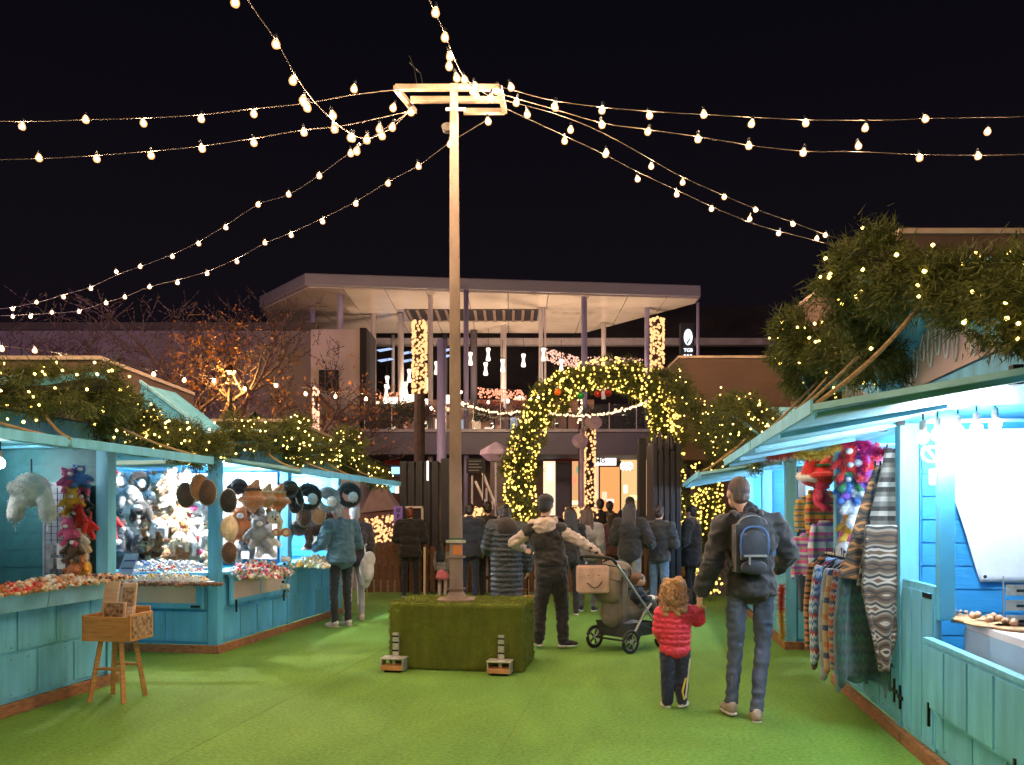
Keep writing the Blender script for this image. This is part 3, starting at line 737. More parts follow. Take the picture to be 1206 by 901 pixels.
# sodium street lamp behind the orange tree
def slamp(px, yc, h, w, col, label):
    t = thing('street_lamp', label, 'street lamp', G(px, yc), 0)
    MB().tube([(0, 0, 0), (0, 0, h)], [.09, .05], 8).build('pole', iron, t)
    MB().lathe([(.02, .3), (.22, .1), (.24, .05), (.05, .0)], c=(0, 0, h), n=12).build('cap', iron, t)
    MB().ell((0, 0, h + .02), (.12, .12, .07), 10, 6).build('globe', EM('globe_%d' % px, col, 6, False), t, smooth=True)
    l = bpy.data.lights.new('lamp', 'POINT'); l.energy = w * LAMP; l.color = col; l.shadow_soft_size = .2
    lo = bpy.data.objects.new('lamp', l); COL.objects.link(lo); lo.parent = t; lo.location = (0, 0, h - .15)
    return t
slamp(272, 25.3, 6.0, 480, (1, .55, .14), 'orange street lamp glowing among the twigs of the orange tree')
slamp(300, 21.5, 4.0, 70, (1, .50, .14), 'low orange street lamp behind the brown canopy roof')
slamp(-330, 15, 6.5, 1500, (.95, .60, .95), 'mauve fill lamp on a tall pole, added out of view beyond the first hut')  # unseen fill lamp in street lamp form, added to brighten the building
slamp(1420, 20, 8.0, 1500, (1, .62, .78), 'mauve fill lamp on a tall pole, added out of view beyond the cloth hut')  # second added fill lamp, out of view on the other side
# ------------------------------------------------------------------ market pole on its turf covered block
blk_c = G(536, 7.93)
ball = thing('ballast_block', 'turf covered ballast block at the foot of the market pole', 'ballast block', blk_c, 0)
bm_ = MB(); bw = .675; bd = .80; bh = .66
turf_wall = M('block_turf', (.17, .20, .024), .9, var=.2, vs=9, bump=1.0, bs=300, stretch=(1, 1, .3))
o = bm_.box(-bw, bw, 0, bd, 0, bh).build('body', turf_wall, ball, bevel=.03)
def blades_on_box(parent):
    n = 30000; V = []
    fx = rng.random(n); side = rng.choice(4, n, p=[.45, .12, .12, .31])
    x = np.where(side == 0, (fx * 2 - 1) * bw, np.where(side == 1, -bw, np.where(side == 2, bw, (fx * 2 - 1) * bw)))
    y = np.where(side == 0, 0, np.where(side == 3, rng.random(n) * bd, rng.random(n) * bd))
    z = np.where(side == 3, bh, rng.random(n) * bh)
    nrm = np.zeros((n, 3)); nrm[side == 0] = (0, -1, .2); nrm[side == 1] = (-1, 0, .2); nrm[side == 2] = (1, 0, .2); nrm[side == 3] = (0, 0, 1)
    b = np.stack([x, y, z], 1); t = b + nrm * (.005 + .006 * rng.random(n))[:, None] + rng.normal(size=(n, 3)) * .006
    d = rng.normal(size=(n, 3)) * .0032
    V = np.stack([b - d, b + d, t], 1).reshape(-1, 3)
    q = bpy.data.objects.new('pile', fast_mesh('pile', V, np.arange(3 * n).reshape(n, 3), turf_wall)); COL.objects.link(q); q.parent = parent; tag(q, kind='stuff')
blades_on_box(ball)
MB().box(-bw - .01, bw + .01, .1, .11, 0, .001).build('seam', MATS['turf_seam'], ball)
galv = M('galvanised_steel', (.55, .52, .48), .4, metal=.6, var=.25, vs=20)
for sx, wd in ((-.585, 'under the block corner farther from the stroller'), (.47, 'under the block corner nearer the stroller')):
    t = thing('jack_bracket', 'steel jack with upright bar and wooden pad ' + wd, 'bracket', blk_c + Vector((sx, -.03, 0)), 0)
    MB().box(-.03, .03, -.045, -.01, .14, .37).build('upright_bar', galv, t, bevel=.004)
    for z in (.19, .27, .33): MB().box(-.033, .033, -.05, -.045, z, z + .015).build('notch', iron, t)
    MB().box(-.12, .12, -.17, .0, .125, .14).build('top_plate', galv, t, bevel=.003)
    for x in (-.11, .105): MB().box(x - .006, x + .006, -.16, -.01, .02, .125).build('side_plate', galv, t)
    MB().box(-.015, .015, -.1, -.06, .06, .125).build('screw', galv, t)
    MB().box(-.115, .1, -.165, -.02, .022, .068).build('wooden_pad', M('pad_wood', (.55, .25, .10), .6, var=.25, vs=15), t, bevel=.004)
    MB().box(-.08, .08, -.15, -.03, 0, .021).build('foot_plate', iron, t)

pole_m = M('pole_rusty_cream', (.23, .16, .13), .65, var=.32, vs=5, bump=.25, bs=40, stretch=(1, 1, .4))
YP = 8.25
pole = thing('market_pole', 'tall cream steel pole with a frame top that carries the light strings', 'pole', G(537.5, YP), TH)
z0 = bh; zt = BZ(100, YP)
MB().tube([(0, 0, z0 + .0), (0, 0, z0 + .02)], .26, 4).build('base_plate', pole_m, pole)
MB().tube([(.0, 0, z0 + .02), (0.0, 0, z0 + .09)], [.16, .095], 4).build('flare', pole_m, pole)
MB().tube([(0, 0, z0 + .02), (-.01, 0, 2.2), (-.025, 0, zt)], [.094, .082, .055], 4).build('mast', pole_m, pole, bevel=.004)
zf = 5.77; yn, yf = -.25, .22
x0, x1 = (468 - 537.5) / 950 * 8.0, (590 - 537.5) / 950 * 8.0
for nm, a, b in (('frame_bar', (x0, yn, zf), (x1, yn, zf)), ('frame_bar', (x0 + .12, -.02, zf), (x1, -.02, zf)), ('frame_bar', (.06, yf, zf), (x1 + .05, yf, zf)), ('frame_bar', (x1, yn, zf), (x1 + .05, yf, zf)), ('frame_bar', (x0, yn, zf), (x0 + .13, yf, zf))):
    MB().tube([a, b], .036, 4).build(nm, M('frame_darkened', (.15, .10, .075), .7, var=.4, vs=8), pole)  # frame colour darkened to hold back the glare of the bulbs beside it
MB().tube([(-.02, yn, zf - .02), (-.02, .05, zf - .3)], .03, 4).build('strut', pole_m, pole)
MB().lathe([(.02, -.05), (.05, -.03), (.06, .02), (.02, .03)], c=(-.10, .08, zf - .24), n=14, mat=Matrix.Rotation(R(65), 3, 'X')).build('horn_speaker', M('horn_grey', (.05, .042, .04), .8), pole)
for dx, dz, tx in ((-.42, .32, -.03), (-.36, .25, -.09)):
    MB().tube([(dx + .05, yn, zf), (dx + .02, yn, zf + dz * .6), (dx + tx, yn, zf + dz)], .006, 4).build('loose_wire', iron, pole)
for z, w_ in ((1.25, .06), (zf - .15, .03)): MB().box(-.1, .1, -.1, -.085, z, z + .03).build('clamp', galv, pole)
MB().box(-.066, .066, -.072, -.064, 1.255, 1.30).build('sticker', M('sticker_green', (.03, .12, .04), .5), pole)
MB().box(-.03, .062, -.073, -.064, 1.13, 1.225).build('sticker', M('sticker_orange', (.62, .2, .06), .5), pole)
for z in (.78, 1.1): MB().box(-.1, .1, -.1, -.09, z, z + .02).build('band', pole_m, pole)

# ------------------------------------------------------------------ festoon strings
core_m = EM('bulb_filament_light', (1, .68, .40), 1800)
shell = bpy.data.materials.new('bulb_glass'); shell.use_nodes = True
nt = shell.node_tree; nt.nodes.clear()
oo = nt.nodes.new('ShaderNodeOutputMaterial'); mx = nt.nodes.new('ShaderNodeMixShader'); tr = nt.nodes.new('ShaderNodeBsdfTransparent'); ee = nt.nodes.new('ShaderNodeEmission')
ee.inputs[0].default_value = (1, .47, .16, 1); ee.inputs[1].default_value = 1.0; mx.inputs[0].default_value = .6
nt.links.new(tr.outputs[0], mx.inputs[1]); nt.links.new(ee.outputs[0], mx.inputs[2]); nt.links.new(mx.outputs[0], oo.inputs[0]); shell.cycles.emission_sampling = 'NONE'
me_core = MB().ell((0, 0, 0), (.0215, .0215, .026), 10, 8).mesh('filament', core_m, True)
me_glass = MB().lathe([(.012, .06), (.026, .042), (.040, .01), (.042, -.012), (.032, -.036), (.01, -.045)], n=14).mesh('glass', shell, True)
me_sock = MB().lathe([(.013, .105), (.018, .09), (.018, .055), (.012, .05)], n=8).mesh('socket', iron)
def festoon(label, pts, yc0, yc1, bulbs, r=.0045, tail=(), group='light strings tied to the market pole', dense=False, sc=1.0):
    """cable through (px,py) survey points, from yc0 to yc1; bulbs: indices or explicit (px,py) list"""
    L = [0]
    for a, b in zip(pts[:-1], pts[1:]): L.append(L[-1] + math.hypot(b[0] - a[0], b[1] - a[1]))
    f = [l / L[-1] for l in L]
    yc_at = lambda t: yc0 + (yc1 - yc0) * t
    W = [P(x, y, yc_at(t)) for (x, y), t in zip(pts, f)]
    root = thing('festoon_string', label, 'string lights', W[0], 0, group)
    W += [Vector(q) for q in tail]
    sp_ = smoothpath(W, 8)
    MB().tube([p - W[0] for p in sp_], r, 5).build('cable', M('cable_tan', (.07, .05, .04), .7), root, smooth=True)
    for bx, by in bulbs:
        # nearest cable depth
        best = min(range(len(pts) - 1), key=lambda i: seg(pts[i], pts[i + 1], (bx, by))[0])
        d, u = seg(pts[best], pts[best + 1], (bx, by))
        t = f[best] + (f[best + 1] - f[best]) * u
        p = P(bx, by, yc_at(t)) - W[0]
        b = inst('bulb', me_glass, root, p, (random.uniform(-.25, .25), random.uniform(-.25, .25), 0), (sc * .86, sc * .86, sc * .80))
        inst('filament', me_core, b); inst('socket', me_sock, b)
    if tail:
        a = sp_[(len(W) - len(tail) - 1) * 8:]; acc = 0
        for q0, q1 in zip(a[:-1], a[1:]):
            acc += (q1 - q0).length
            if acc > .6:
                acc = 0; b = inst('bulb', me_glass, root, q1 - W[0] + Vector((0, 0, -.09))); inst('filament', me_core, b); inst('socket', me_sock, b)
    return root
def seg(a, b, p):
    vx, vy = b[0] - a[0], b[1] - a[1]; l = vx * vx + vy * vy or 1
    u = max(0, min(1, ((p[0] - a[0]) * vx + (p[1] - a[1]) * vy) / l))
    return math.hypot(p[0] - a[0] - u * vx, p[1] - a[1] - u * vy), u
festoon('bright string that sags deep from the pole and climbs overhead beyond the top edge', [(484, 128), (462, 150), (432, 163), (405, 152), (375, 125), (350, 92), (325, 48), (292, 0), (262, -60), (225, -140)], 8.1, 5.6,
        [(484, 132), (462, 150), (450, 160), (447, 152), (432, 165), (420, 178), (413, 162), (394, 152), (392, 136), (362, 127), (357, 118), (345, 95), (325, 52), (277, 3), (262, -50), (235, -110)],
        tail=[(-3.9, 3.2, 4.6), (-4.2, 0.5, 4.3), (-4.3, -3.0, 4.6), (-4.4, -6, 5.4)])
festoon('short bright string falling steeply onto the pole top from overhead', [(585, 118), (562, 104), (545, 88), (534, 66), (522, 35), (506, 0), (494, -50), (480, -120)], 8.05, 5.6,
        [(585, 107), (578, 116), (561, 113), (560, 102), (557, 108), (547, 94), (538, 92), (529, 78), (530, 67), (524, 44), (513, 15), (496, -45), (486, -100)],
        tail=[(-1.3, 3.0, 4.7), (-.9, 0.5, 4.4), (-.4, -3.0, 4.8), (0, -6, 5.6)])
festoon('upper of the two level strings running level toward the hat huts', [(470, 105), (415, 112), (358, 122), (299, 128), (237, 135), (169, 139), (101, 141), (25, 143), (-60, 140), (-160, 130)], 8.1, 8.6,
        [(417, 105), (358, 121), (299, 134), (237, 140), (169, 145), (101, 141), (26, 149), (-50, 146), (-120, 140)])
festoon('lower of the two level strings running level toward the hat huts', [(478, 132), (405, 148), (358, 153), (299, 163), (238, 172), (178, 178), (115, 183), (45, 187), (-40, 188), (-160, 184)], 8.1, 8.6,
        [(463, 127), (415, 163), (358, 156), (299, 168), (238, 175), (178, 183), (114, 187), (46, 186), (-30, 193), (-100, 192)])
festoon('upper of the two long strings that dip away over the bare trees', [(476, 136), (412, 180), (375, 207), (340, 229), (304, 241), (265, 266), (233, 285), (202, 300), (165, 314), (137, 324), (107, 338), (75, 347), (45, 356), (0, 364), (-40, 366)], 8.2, 17,
        [(413, 181), (376, 207), (340, 229), (304, 241), (266, 268), (234, 287), (203, 302), (165, 314), (137, 320), (107, 340), (75, 350), (43, 356), (15, 364), (-20, 368)])
festoon('lower of the two long strings that dip away over the bare trees', [(576, 140), (530, 168), (493, 195), (457, 214), (418, 238), (380, 257), (343, 274), (311, 287), (280, 304), (243, 320), (208, 330), (176, 338), (146, 350), (125, 356), (92, 366), (60, 369), (0, 372), (-30, 371)], 8.45, 17,
        [(575, 143), (530, 170), (493, 196), (457, 216), (419, 240), (380, 261), (343, 277), (312, 286), (279, 308), (244, 322), (209, 333), (176, 338), (147, 350), (125, 357), (93, 367), (61, 368), (36, 373), (15, 373)])
festoon('upper string running level from the pole over the cloth hut', [(592, 103), (650, 118), (708, 126), (765, 131), (850, 136), (950, 141), (1050, 141), (1110, 139), (1206, 137), (1300, 130)], 8.1, 8.6,
        [(602, 103), (653, 125), (709, 130), (765, 136), (829, 135), (885, 146), (949, 145), (1019, 151), (1090, 140), (1163, 155), (1240, 140)])
festoon('lower string running level from the pole over the cloth hut', [(594, 112), (650, 128), (710, 145), (765, 153), (822, 161), (882, 171), (946, 178), (1010, 179), (1083, 182), (1152, 183), (1206, 182), (1300, 176)], 8.2, 8.7,
        [(608, 121), (621, 135), (709, 147), (763, 155), (822, 164), (882, 172), (946, 180), (1011, 172), (1083, 186), (1152, 184), (1230, 182)])
festoon('upper of two strings slanting down from the pole behind the big garland', [(594, 118), (660, 136), (713, 158), (767, 188), (803, 208), (852, 230), (890, 246), (934, 262), (972, 276), (1010, 288)], 8.25, 14,
        [(654, 127), (672, 153), (714, 180), (767, 196), (804, 215), (853, 232), (890, 247), (934, 264), (972, 277)], sc=1.05)
festoon('lower of two strings slanting down from the pole behind the big garland', [(596, 128), (665, 160), (712, 182), (752, 203), (797, 224), (838, 243), (883, 262), (917, 272), (962, 284), (1000, 294)], 8.4, 14,
        [(665, 166), (713, 182), (751, 211), (797, 229), (838, 246), (883, 258), (917, 275), (962, 281)], sc=1.05)
festoon('far string of bulbs hanging low across the bare trees to the shopping centre', [(-20, 405), (72, 416), (140, 428), (180, 436), (252, 446), (325, 452), (395, 462), (430, 464), (500, 470)], 13, 21,
        [(2, 411), (72, 422), (41, 413), (181, 441), (217, 448), (252, 449), (288, 458), (325, 454), (360, 464), (395, 467), (431, 470), (508, 481)], group=None, sc=1.3)
festoon('far string of tiny warm bulbs swagging across the terrace behind the pole', [(524, 470), (545, 478), (575, 488), (610, 492), (640, 486), (660, 474)], 26, 28,
        [(543, 462), (575, 474), (545, 475), (612, 468), (625, 470), (634, 468)], group=None, sc=1.5)

extra = thing('festoon_string', 'unseen string of bulbs added overhead for light from the camera side', 'string lights', (1.2, 3.0, 5.2), 0, 'light strings tied to the market pole')  # added out of view to light the block from the camera side
ex = [Vector(p) - Vector((1.2, 3.0, 5.2)) for p in ((1.6, 2.0, 5.2), (1.6, -.5, 4.6), (1.7, -3, 4.8), (1.8, -6, 5.6))]
ex = smoothpath(ex, 6); MB().tube(ex, .008, 5).build('cable', MATS['cable_tan'], extra)
for q in ex: b = inst('bulb', me_glass, extra, q + Vector((0, 0, -.09))); inst('filament', me_core, b); inst('socket', me_sock, b)
def mini_string(label, pts, yc0, yc1, n, r, mat, jit=0.0, cable=.004):
    W = smoothpath([P(x, y, yc0 + (yc1 - yc0) * i / (len(pts) - 1)) for i, (x, y) in enumerate(pts)], 8)
    root = thing('fairy_light_string', label, 'fairy lights', W[0])
    MB().tube([p - W[0] for p in W], cable, 4).build('cable', iron, root)
    ps = []
    for i in range(n):
        t = i / (n - 1) * (len(W) - 1.001); k = int(t); ps.append(W[k].lerp(W[k + 1], t - k) - W[0] + Vector((random.gauss(0, jit), random.gauss(0, jit), random.gauss(0, jit) - .01)))
    scatter_balls('fairy_lights', ps, r, mat, root)
mini_string('swag of tiny warm lights hung along the inside of the green arch', [(647, 487), (680, 489), (710, 487), (735, 482), (757, 475)], 14.1, 14.1, 60, .02, warmfairy, .012)
mini_string('swag of tiny warm lights across the terrace balustrade', [(541, 474), (560, 480), (585, 486), (612, 485)], 29.5, 29.5, 40, .04, warmfairy, .02)
# ------------------------------------------------------------------ greenery
pine = M('pine_garland_needles', (.050, .062, .014), .8, rgb2=(.115, .125, .035), vs=5, spec=.2)
fairy = EM('yellow_fairy_light', (1, .66, .14), 6.5)
fairy_far = EM('yellow_fairy_far', (1, .64, .11), 2.1, True)
def garland(name, label, cat, pts, rad, per_m, lights, needle=.075, nw=.008, lr=.010, clump=.10, mat=pine, lmat=None, sag=0.0, lspread=1.0):
    """pts: world points with optional radius factor"""
    W = [Vector(p[:3]) if not isinstance(p, tuple) or len(p) == 3 else p[0] for p in pts]
    S = smoothpath(W, 8); A = np.array([tuple(v) for v in S]); c0 = A.mean(0)
    seglen = np.linalg.norm(np.diff(A, axis=0), axis=1); cum = np.concatenate([[0], np.cumsum(seglen)]); L = cum[-1]
    def along(t):
        i = np.clip(np.searchsorted(cum, t) - 1, 0, len(seglen) - 1)
        u = (t - cum[i]) / seglen[i]
        return A[i] + (A[i + 1] - A[i]) * u[:, None]
    root = thing(name, label, cat, Vector(c0))
    nc = int(L / clump * (rad / clump) ** 1.6 * 2.4)
    tc_ = rng.random(nc) * L
    d = rng.normal(size=(nc, 3)); d /= np.linalg.norm(d, axis=1)[:, None]
    rr = rad * (.25 + .85 * rng.random(nc) ** .6) * (1 + .22 * np.sin(tc_ * 5.1) + .15 * np.sin(tc_ * 11.7))
    C = along(tc_) + d * rr[:, None]; C[:, 2] -= sag * rng.random(nc)
    n = int(L * per_m); k = rng.integers(0, nc, n)
    base = C[k] + rng.normal(size=(n, 3)) * clump * .42
    out = (C[k] - along(tc_)[k]); out /= (np.linalg.norm(out, axis=1)[:, None] + 1e-6)
    dr = out * .8 + rng.normal(size=(n, 3)) * .75; dr /= np.linalg.norm(dr, axis=1)[:, None]
    tip = base + dr * (needle * (.6 + .8 * rng.random(n)))[:, None]
    sd = np.cross(dr, rng.normal(size=(n, 3))); sd /= (np.linalg.norm(sd, axis=1)[:, None] + 1e-6); sd *= nw / 2
    V = np.stack([base - sd, base + sd, tip], 1).reshape(-1, 3) - c0
    o = bpy.data.objects.new('foliage', fast_mesh('foliage', V, np.arange(3 * n).reshape(n, 3), mat)); COL.objects.link(o); o.parent = root; tag(o, kind='stuff')
    MB().tube([p - Vector(c0) for p in S], rad * .35, 7).build('stem', M('garland_core', (.02, .022, .008), .9), root)
    if rad > .12:      # the light wire winding round the branch
        sp3 = []
        for i in range(int(L * 14)):
            q = along(np.array([i / 14.0]))[0]; a = i * .75; sp3.append(Vector(q) - Vector(c0) + Vector((math.cos(a) * rad * .95 * random.uniform(.8, 1.1), math.sin(a * .7) * rad * .6, math.sin(a) * rad * .95)))
        MB().tube(sp3, .0028, 3).build('light_wire', M('light_wire', (.03, .05, .02), .5), root)
    tl = rng.random(lights) * L
    d = rng.normal(size=(lights, 3)); d /= np.linalg.norm(d, axis=1)[:, None]
    LP = along(tl) + d * (rad * 1.12 * lspread) - c0
    scatter_balls('fairy_lights', LP, lr, lmat or fairy, root)
    return root
# the tall arch beyond the people
garland('greenery_arch', 'tall green arch covered in yellow fairy lights beyond the crowd', 'arch', [P(614, 640, 14.2), P(612, 590, 14.2), P(614, 540, 14.2), P(628, 495, 14.2), P(655, 460, 14.2), P(700, 442, 14.2), P(740, 444, 14.2), P(768, 462, 14.2), P(783, 498, 14.2), P(787, 545, 14.2), P(788, 640, 14.2)], .26, 5600, 1400, .10, .014, .0195, .11, lmat=fairy_far)
garland('light_column', 'column of pine and yellow lights under the raised board of the far hut', 'garland', [P(829, 560, 14.4), P(834, 600, 14.4), P(828, 650, 14.4), P(832, 690, 14.4)], .26, 3800, 420, .10, .014, .0195, .11, lmat=fairy_far)
for px, py, c, wd in ((704, 464, (.35, .01, .01), 'larger red bauble'), (716, 463, (.30, .01, .01), 'smaller red bauble'), (684, 466, (.01, .22, .05), 'green bauble'), (657, 462, (.8, .15, .02), 'orange bauble')):
    t = thing('bauble', wd + ' hung under the top of the green arch', 'bauble', P(px, py, 13.85))
    MB().ell((0, 0, 0), .06, 14, 10).build('ball', M('bauble_' + wd.replace(' ', '_'), c, .25, var=.05), t, smooth=True)
    MB().lathe([(.02, .07), (.02, .1), (.008, .11)], n=8).build('cap', galv, t)
# ------------------------------------------------------------------ market huts
HL, BAY, HD = 3.72, 1.86, 2.3
ZH, ZT = 2.15, 2.32
coolc = (.80, .93, 1.0); neutc = (1.0, .93, .82)
PANEL = {}; galv_ = M('screw_steel', (.25, .24, .22), .4, metal=.8)
def panel_mesh(w, h, m):
    k = (round(w, 3), round(h, 3), m.name)
    if k not in PANEL: PANEL[k] = MB().box(-w / 2, w / 2, -.007, .007, -h / 2, h / 2).mesh('panel', m)
    return PANEL[k]
def hut(label, ox, oy, s, zr, squiggle=False, inner=teal, outer=teal, near_open=False, awn=(1, 1), counter=.86, front_open=(1, 1), low=(0, 0), ext=0.0):
    """s: +1 goes away from the aisle to +x. y runs along the aisle."""
    t = thing('market_hut', label, 'market hut', (ox, oy, 0))
    B = lambda x0, x1, y0, y1, z0, z1: MB().box(s * x0, s * x1, y0, y1, z0, z1)
    # plinth boards
    for y0, y1, x0, x1 in ((-.02 - ext, HL + .02, -.02, .02), (-.02 - ext, .02 - ext, .021, HD), (HL - .02, HL + .02, .021, HD)):
        B(x0, x1, y0, y1, 0, .09).build('plinth_board', plinth_m, t, bevel=.004)
    for x in (0, HD - .1):
        for y in (0, BAY - .06, HL - .12):
            if x and y == BAY - .06: continue
            y = y - (ext if y == 0 else 0); B(x, x + .12, y, y + .12, .091, ZH).build('post', outer, t, bevel=.005)
    # beams
    B(-.015, .125, -.01 - ext, HL + .01, ZH, ZT).build('front_beam', outer, t, bevel=.005)
    for y in (-.01, HL - .125):
        B(.13, HD, y, y + .135, ZH, ZT).build('side_beam', outer, t, bevel=.005)
    B(HD - .12, HD + .012, .13, HL - .13, ZH, ZT).build('back_beam', outer, t)
    # lower front walls with staggered raised boards
    for b in (0, 1):
        y0, y1 = .12 + b * (BAY - .06) - (0 if b else ext), BAY - .06 + b * (BAY - .06)
        B(.03, .06, y0, y1, .091, low[b] or counter).build('front_wall', outer, t)
        W = y1 - y0
        for row, (z0, z1) in enumerate(((.12, .46), (.475, min(.815, (low[b] or 1) - .02)))):
            cuts = [0, .42, .84, 1.26, W] if row == 0 else [0, .21, .63, 1.05, 1.47, W]
            for a, c in zip(cuts[:-1], cuts[1:]):
                if c - a < .05: continue
                inst('panel', panel_mesh(c - a - .018, z1 - z0 - .012, outer), t, (s * .023, y0 + (a + c) / 2, (z0 + z1) / 2), (0, 0, R(90)))
        if front_open[b]:
            B(-.03, .34, y0 + .001, y1 - .001, counter, counter + .035).build('counter', teal_light if outer is teal else outer, t, bevel=.006)
    # side walls
    for yy, openside, sg in ((.03, near_open, -1), (HL - .06, False, 1)):
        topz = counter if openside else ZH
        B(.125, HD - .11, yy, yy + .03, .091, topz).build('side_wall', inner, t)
        yo = yy - .008 if sg < 0 else yy + .038
        n = 5; w = (HD - .235) / n
        for row, (z0, z1) in enumerate(((.12, .46), (.475, .815))):
            cuts = np.linspace(0, HD - .235, 6) if row else np.linspace(0, HD - .235, 5)
            for a, c in zip(cuts[:-1], cuts[1:]):
                inst('panel', panel_mesh(round(c - a - .018, 3), z1 - z0 - .012, outer), t, (s * (.125 + (a + c) / 2), yo, (z0 + z1) / 2))
        if not openside:
            for k in range(8):
                z = .9 + k * .156
                inst('plank', panel_mesh(round(HD - .24, 3), .147, outer), t, (s * (.125 + (HD - .235) / 2), yo, z + .07))
                inst('plank', panel_mesh(round(HD - .24, 3), .147, inner), t, (s * (.125 + (HD - .235) / 2), yy + (.038 if sg < 0 else -.008), z + .07))
        else:
            B(.13, HD - .11, -.04, .33, counter + .001, counter + .036).build('counter', outer, t, bevel=.006)
    # back wall, planks inside
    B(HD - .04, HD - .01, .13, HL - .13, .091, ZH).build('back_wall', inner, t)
    for k in range(13):
        inst('plank', panel_mesh(HL - .3, .147, inner), t, (s * (HD - .05), HL / 2, .17 + k * .156), (0, 0, R(90)))
    # partition between the bays
    B(.14, HD - .06, BAY - .015, BAY + .015, .091, ZH).build('partition', inner, t)
    for k in range(13):
        for sg in (-1, 1):
            inst('plank', panel_mesh(round(HD - .24, 3), .147, inner), t, (s * (.14 + (HD - .22) / 2), BAY + sg * .023, .17 + k * .156))
    scr = MB()
    for k in range(17):
        for z in (.15, .42, .51, .78): scr.ell((s * .012, .2 + k * .205 + .03 * (k % 2), z), (.004, .006, .006), 6, 4)
    tag(scr.build('screw_head', galv_, t), kind='stuff')
    # ceiling
    B(.13, HD - .125, .13, HL - .13, ZH + .02, ZH + .05).build('ceiling', inner, t)
    # gable roofs, one over each bay, ridge drawn forward
    for b in (0, 1):
        y0, y1 = b * BAY, (b + 1) * BAY; ym = (y0 + y1) / 2; ze = ZT + .02
        for sg, ya in ((-1, y0 - (.06 if b == 0 else -.004)), (1, y1 + (.06 if b else -.004))):
            q = [(s * -.08, ya, ze), (s * -.52, ym - sg * -.003, zr), (s * (HD + .08), ym - sg * -.003, zr), (s * (HD + .08), ya, ze)]
            MB().prism(q, (0, 0, .035)).build('roof_slope', outer, t)
            # barge board
            q = [(s * -.095, ya, ze - .05), (s * -.535, ym - sg * -.003, zr - .05), (s * -.535, ym - sg * -.003, zr + .05), (s * -.095, ya, ze + .05)]
            MB().prism(q, (s * .016, 0, 0)).build('barge_board', outer, t)
        MB().prism([(s * .02, y0 + .01, ze), (s * .02, y1 - .01, ze), (s * .02, ym, zr - .01)], (s * .03, 0, 0)).build('gable_wall', outer, t)
        hh = min(zr - .1, ze + .42)
        cy = (zr - hh) / (zr - ze) * (BAY / 2)
        q = [(s * .002, y0 + .09, ze), (s * .002, y1 - .09, ze), (s * .002, y1 - .09, ze + .06), (s * .002, ym + cy - .02, hh - .03), (s * .002, ym + cy - .1, hh - .01), (s * .002, ym - cy + .1, hh - .01), (s * .002, ym - cy + .02, hh - .03), (s * .002, y0 + .09, ze + .06)]
        MB().prism(q, (s * .014, 0, 0)).build('sign_board', pinkpanel, t)
        if squiggle:
            rnd = random.Random(5 + b)
            for k in range(11):
                y = y0 + .28 + k * .13; top = ze + .12 + .25 * (1 - abs(y - ym) / .95); d = rnd.uniform(.12, .3)
                pts = [(s * -.008, y, top), (s * -.008, y - .02, top - d * .5), (s * -.008, y + .005, max(ze + .03, top - d)), (s * -.008, y + .045, max(ze + .05, top - d * .8)), (s * -.008, y + .05, top - d * .3), (s * -.008, y + .03 * rnd.random(), top + .04)]
                MB().tube(smoothpath(pts, 5), .006, 5).build('frost_lettering', M('frost_white', (.8, .8, .8), .4), t, smooth=True)
    # awnings: a board per bay with fascia and battens
    for b in (0, 1):
        if not awn[b]: continue
        y0, y1 = b * BAY + .02 - (0 if b else ext * .6), (b + 1) * BAY - .02
        xo, zi, zo = -.96, ZH, 2.0
        MB().prism([(s * -.02, y0, zi), (s * xo, y0, zo), (s * xo, y0, zo + .03), (s * -.02, y0, zi + .03)], (0, y1 - y0, 0)).build('awning_board', teal_light, t)
        MB().box(s * (xo - .012), s * xo, y0, y1, zo - .015, zo + .05).build('awning_fascia', outer, t)
        for yy in (y0 + .06, (y0 + y1) / 2, y1 - .1):
            MB().prism([(s * -.04, yy, zi - .028), (s * (xo + .03), yy, zo - .028), (s * (xo + .03), yy, zo - .001), (s * -.04, yy, zi - .001)], (0, .045, 0)).build('batten', teal_light, t)
        for yy in (y0 + .15, y1 - .2):
            MB().box(s * -.06, s * -.016, yy, yy + .05, zi - .03, zi + .06).build('hinge', iron, t)
        # ropes to the ridge
        ym = b * BAY + BAY / 2
        for yy in (y0 + .05, y1 - .05):
            a = Vector((s * (xo + .03), yy, zo + .04)); c = Vector((s * -.2, ym + (yy - ym) * .35, zr - .22))
            pts = [a.lerp(c, i / 14) + Vector((0, 0, -.05 * math.sin(i / 14 * math.pi))) for i in range(15)]
            MB().tube(pts, .011, 6).build('rope', rope_m, t, smooth=True)
            for off in (0, .5):
                pts2 = [p + .009 * Vector((math.cos(i * 1.9 + off * 6.28), math.sin(i * 1.9 + off * 6.28), 0)) for i, p in enumerate([a.lerp(c, i / 40) + Vector((0, 0, -.05 * math.sin(i / 40 * math.pi))) for i in range(41)])]
                MB().tube(pts2, .006, 4).build('rope_strand', rope_m, t)
    return t
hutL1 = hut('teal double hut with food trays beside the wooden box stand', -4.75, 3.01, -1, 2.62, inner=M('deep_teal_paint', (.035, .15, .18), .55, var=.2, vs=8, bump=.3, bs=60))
hutL2 = hut('blue teal double hut hung with fur hats where a man in teal shops', -4.62, 8.29, -1, 2.55, near_open=True, outer=M('blue_teal_paint', (.10, .42, .70), .5, var=.18, vs=10, bump=.45, bs=60, stretch=(1, 1, .18)), inner=blue)
hutR1 = hut('teal double hut with bare bulbs and hanging patterned cloth', 1.73, 4.0, 1, 2.95, squiggle=True, inner=blue, front_open=(0, 1), low=(.70, 0), ext=.32)
hutR2 = hut('teal double hut behind the man with the backpack', 1.63, 9.58, 1, 2.85, near_open=True, inner=blue)

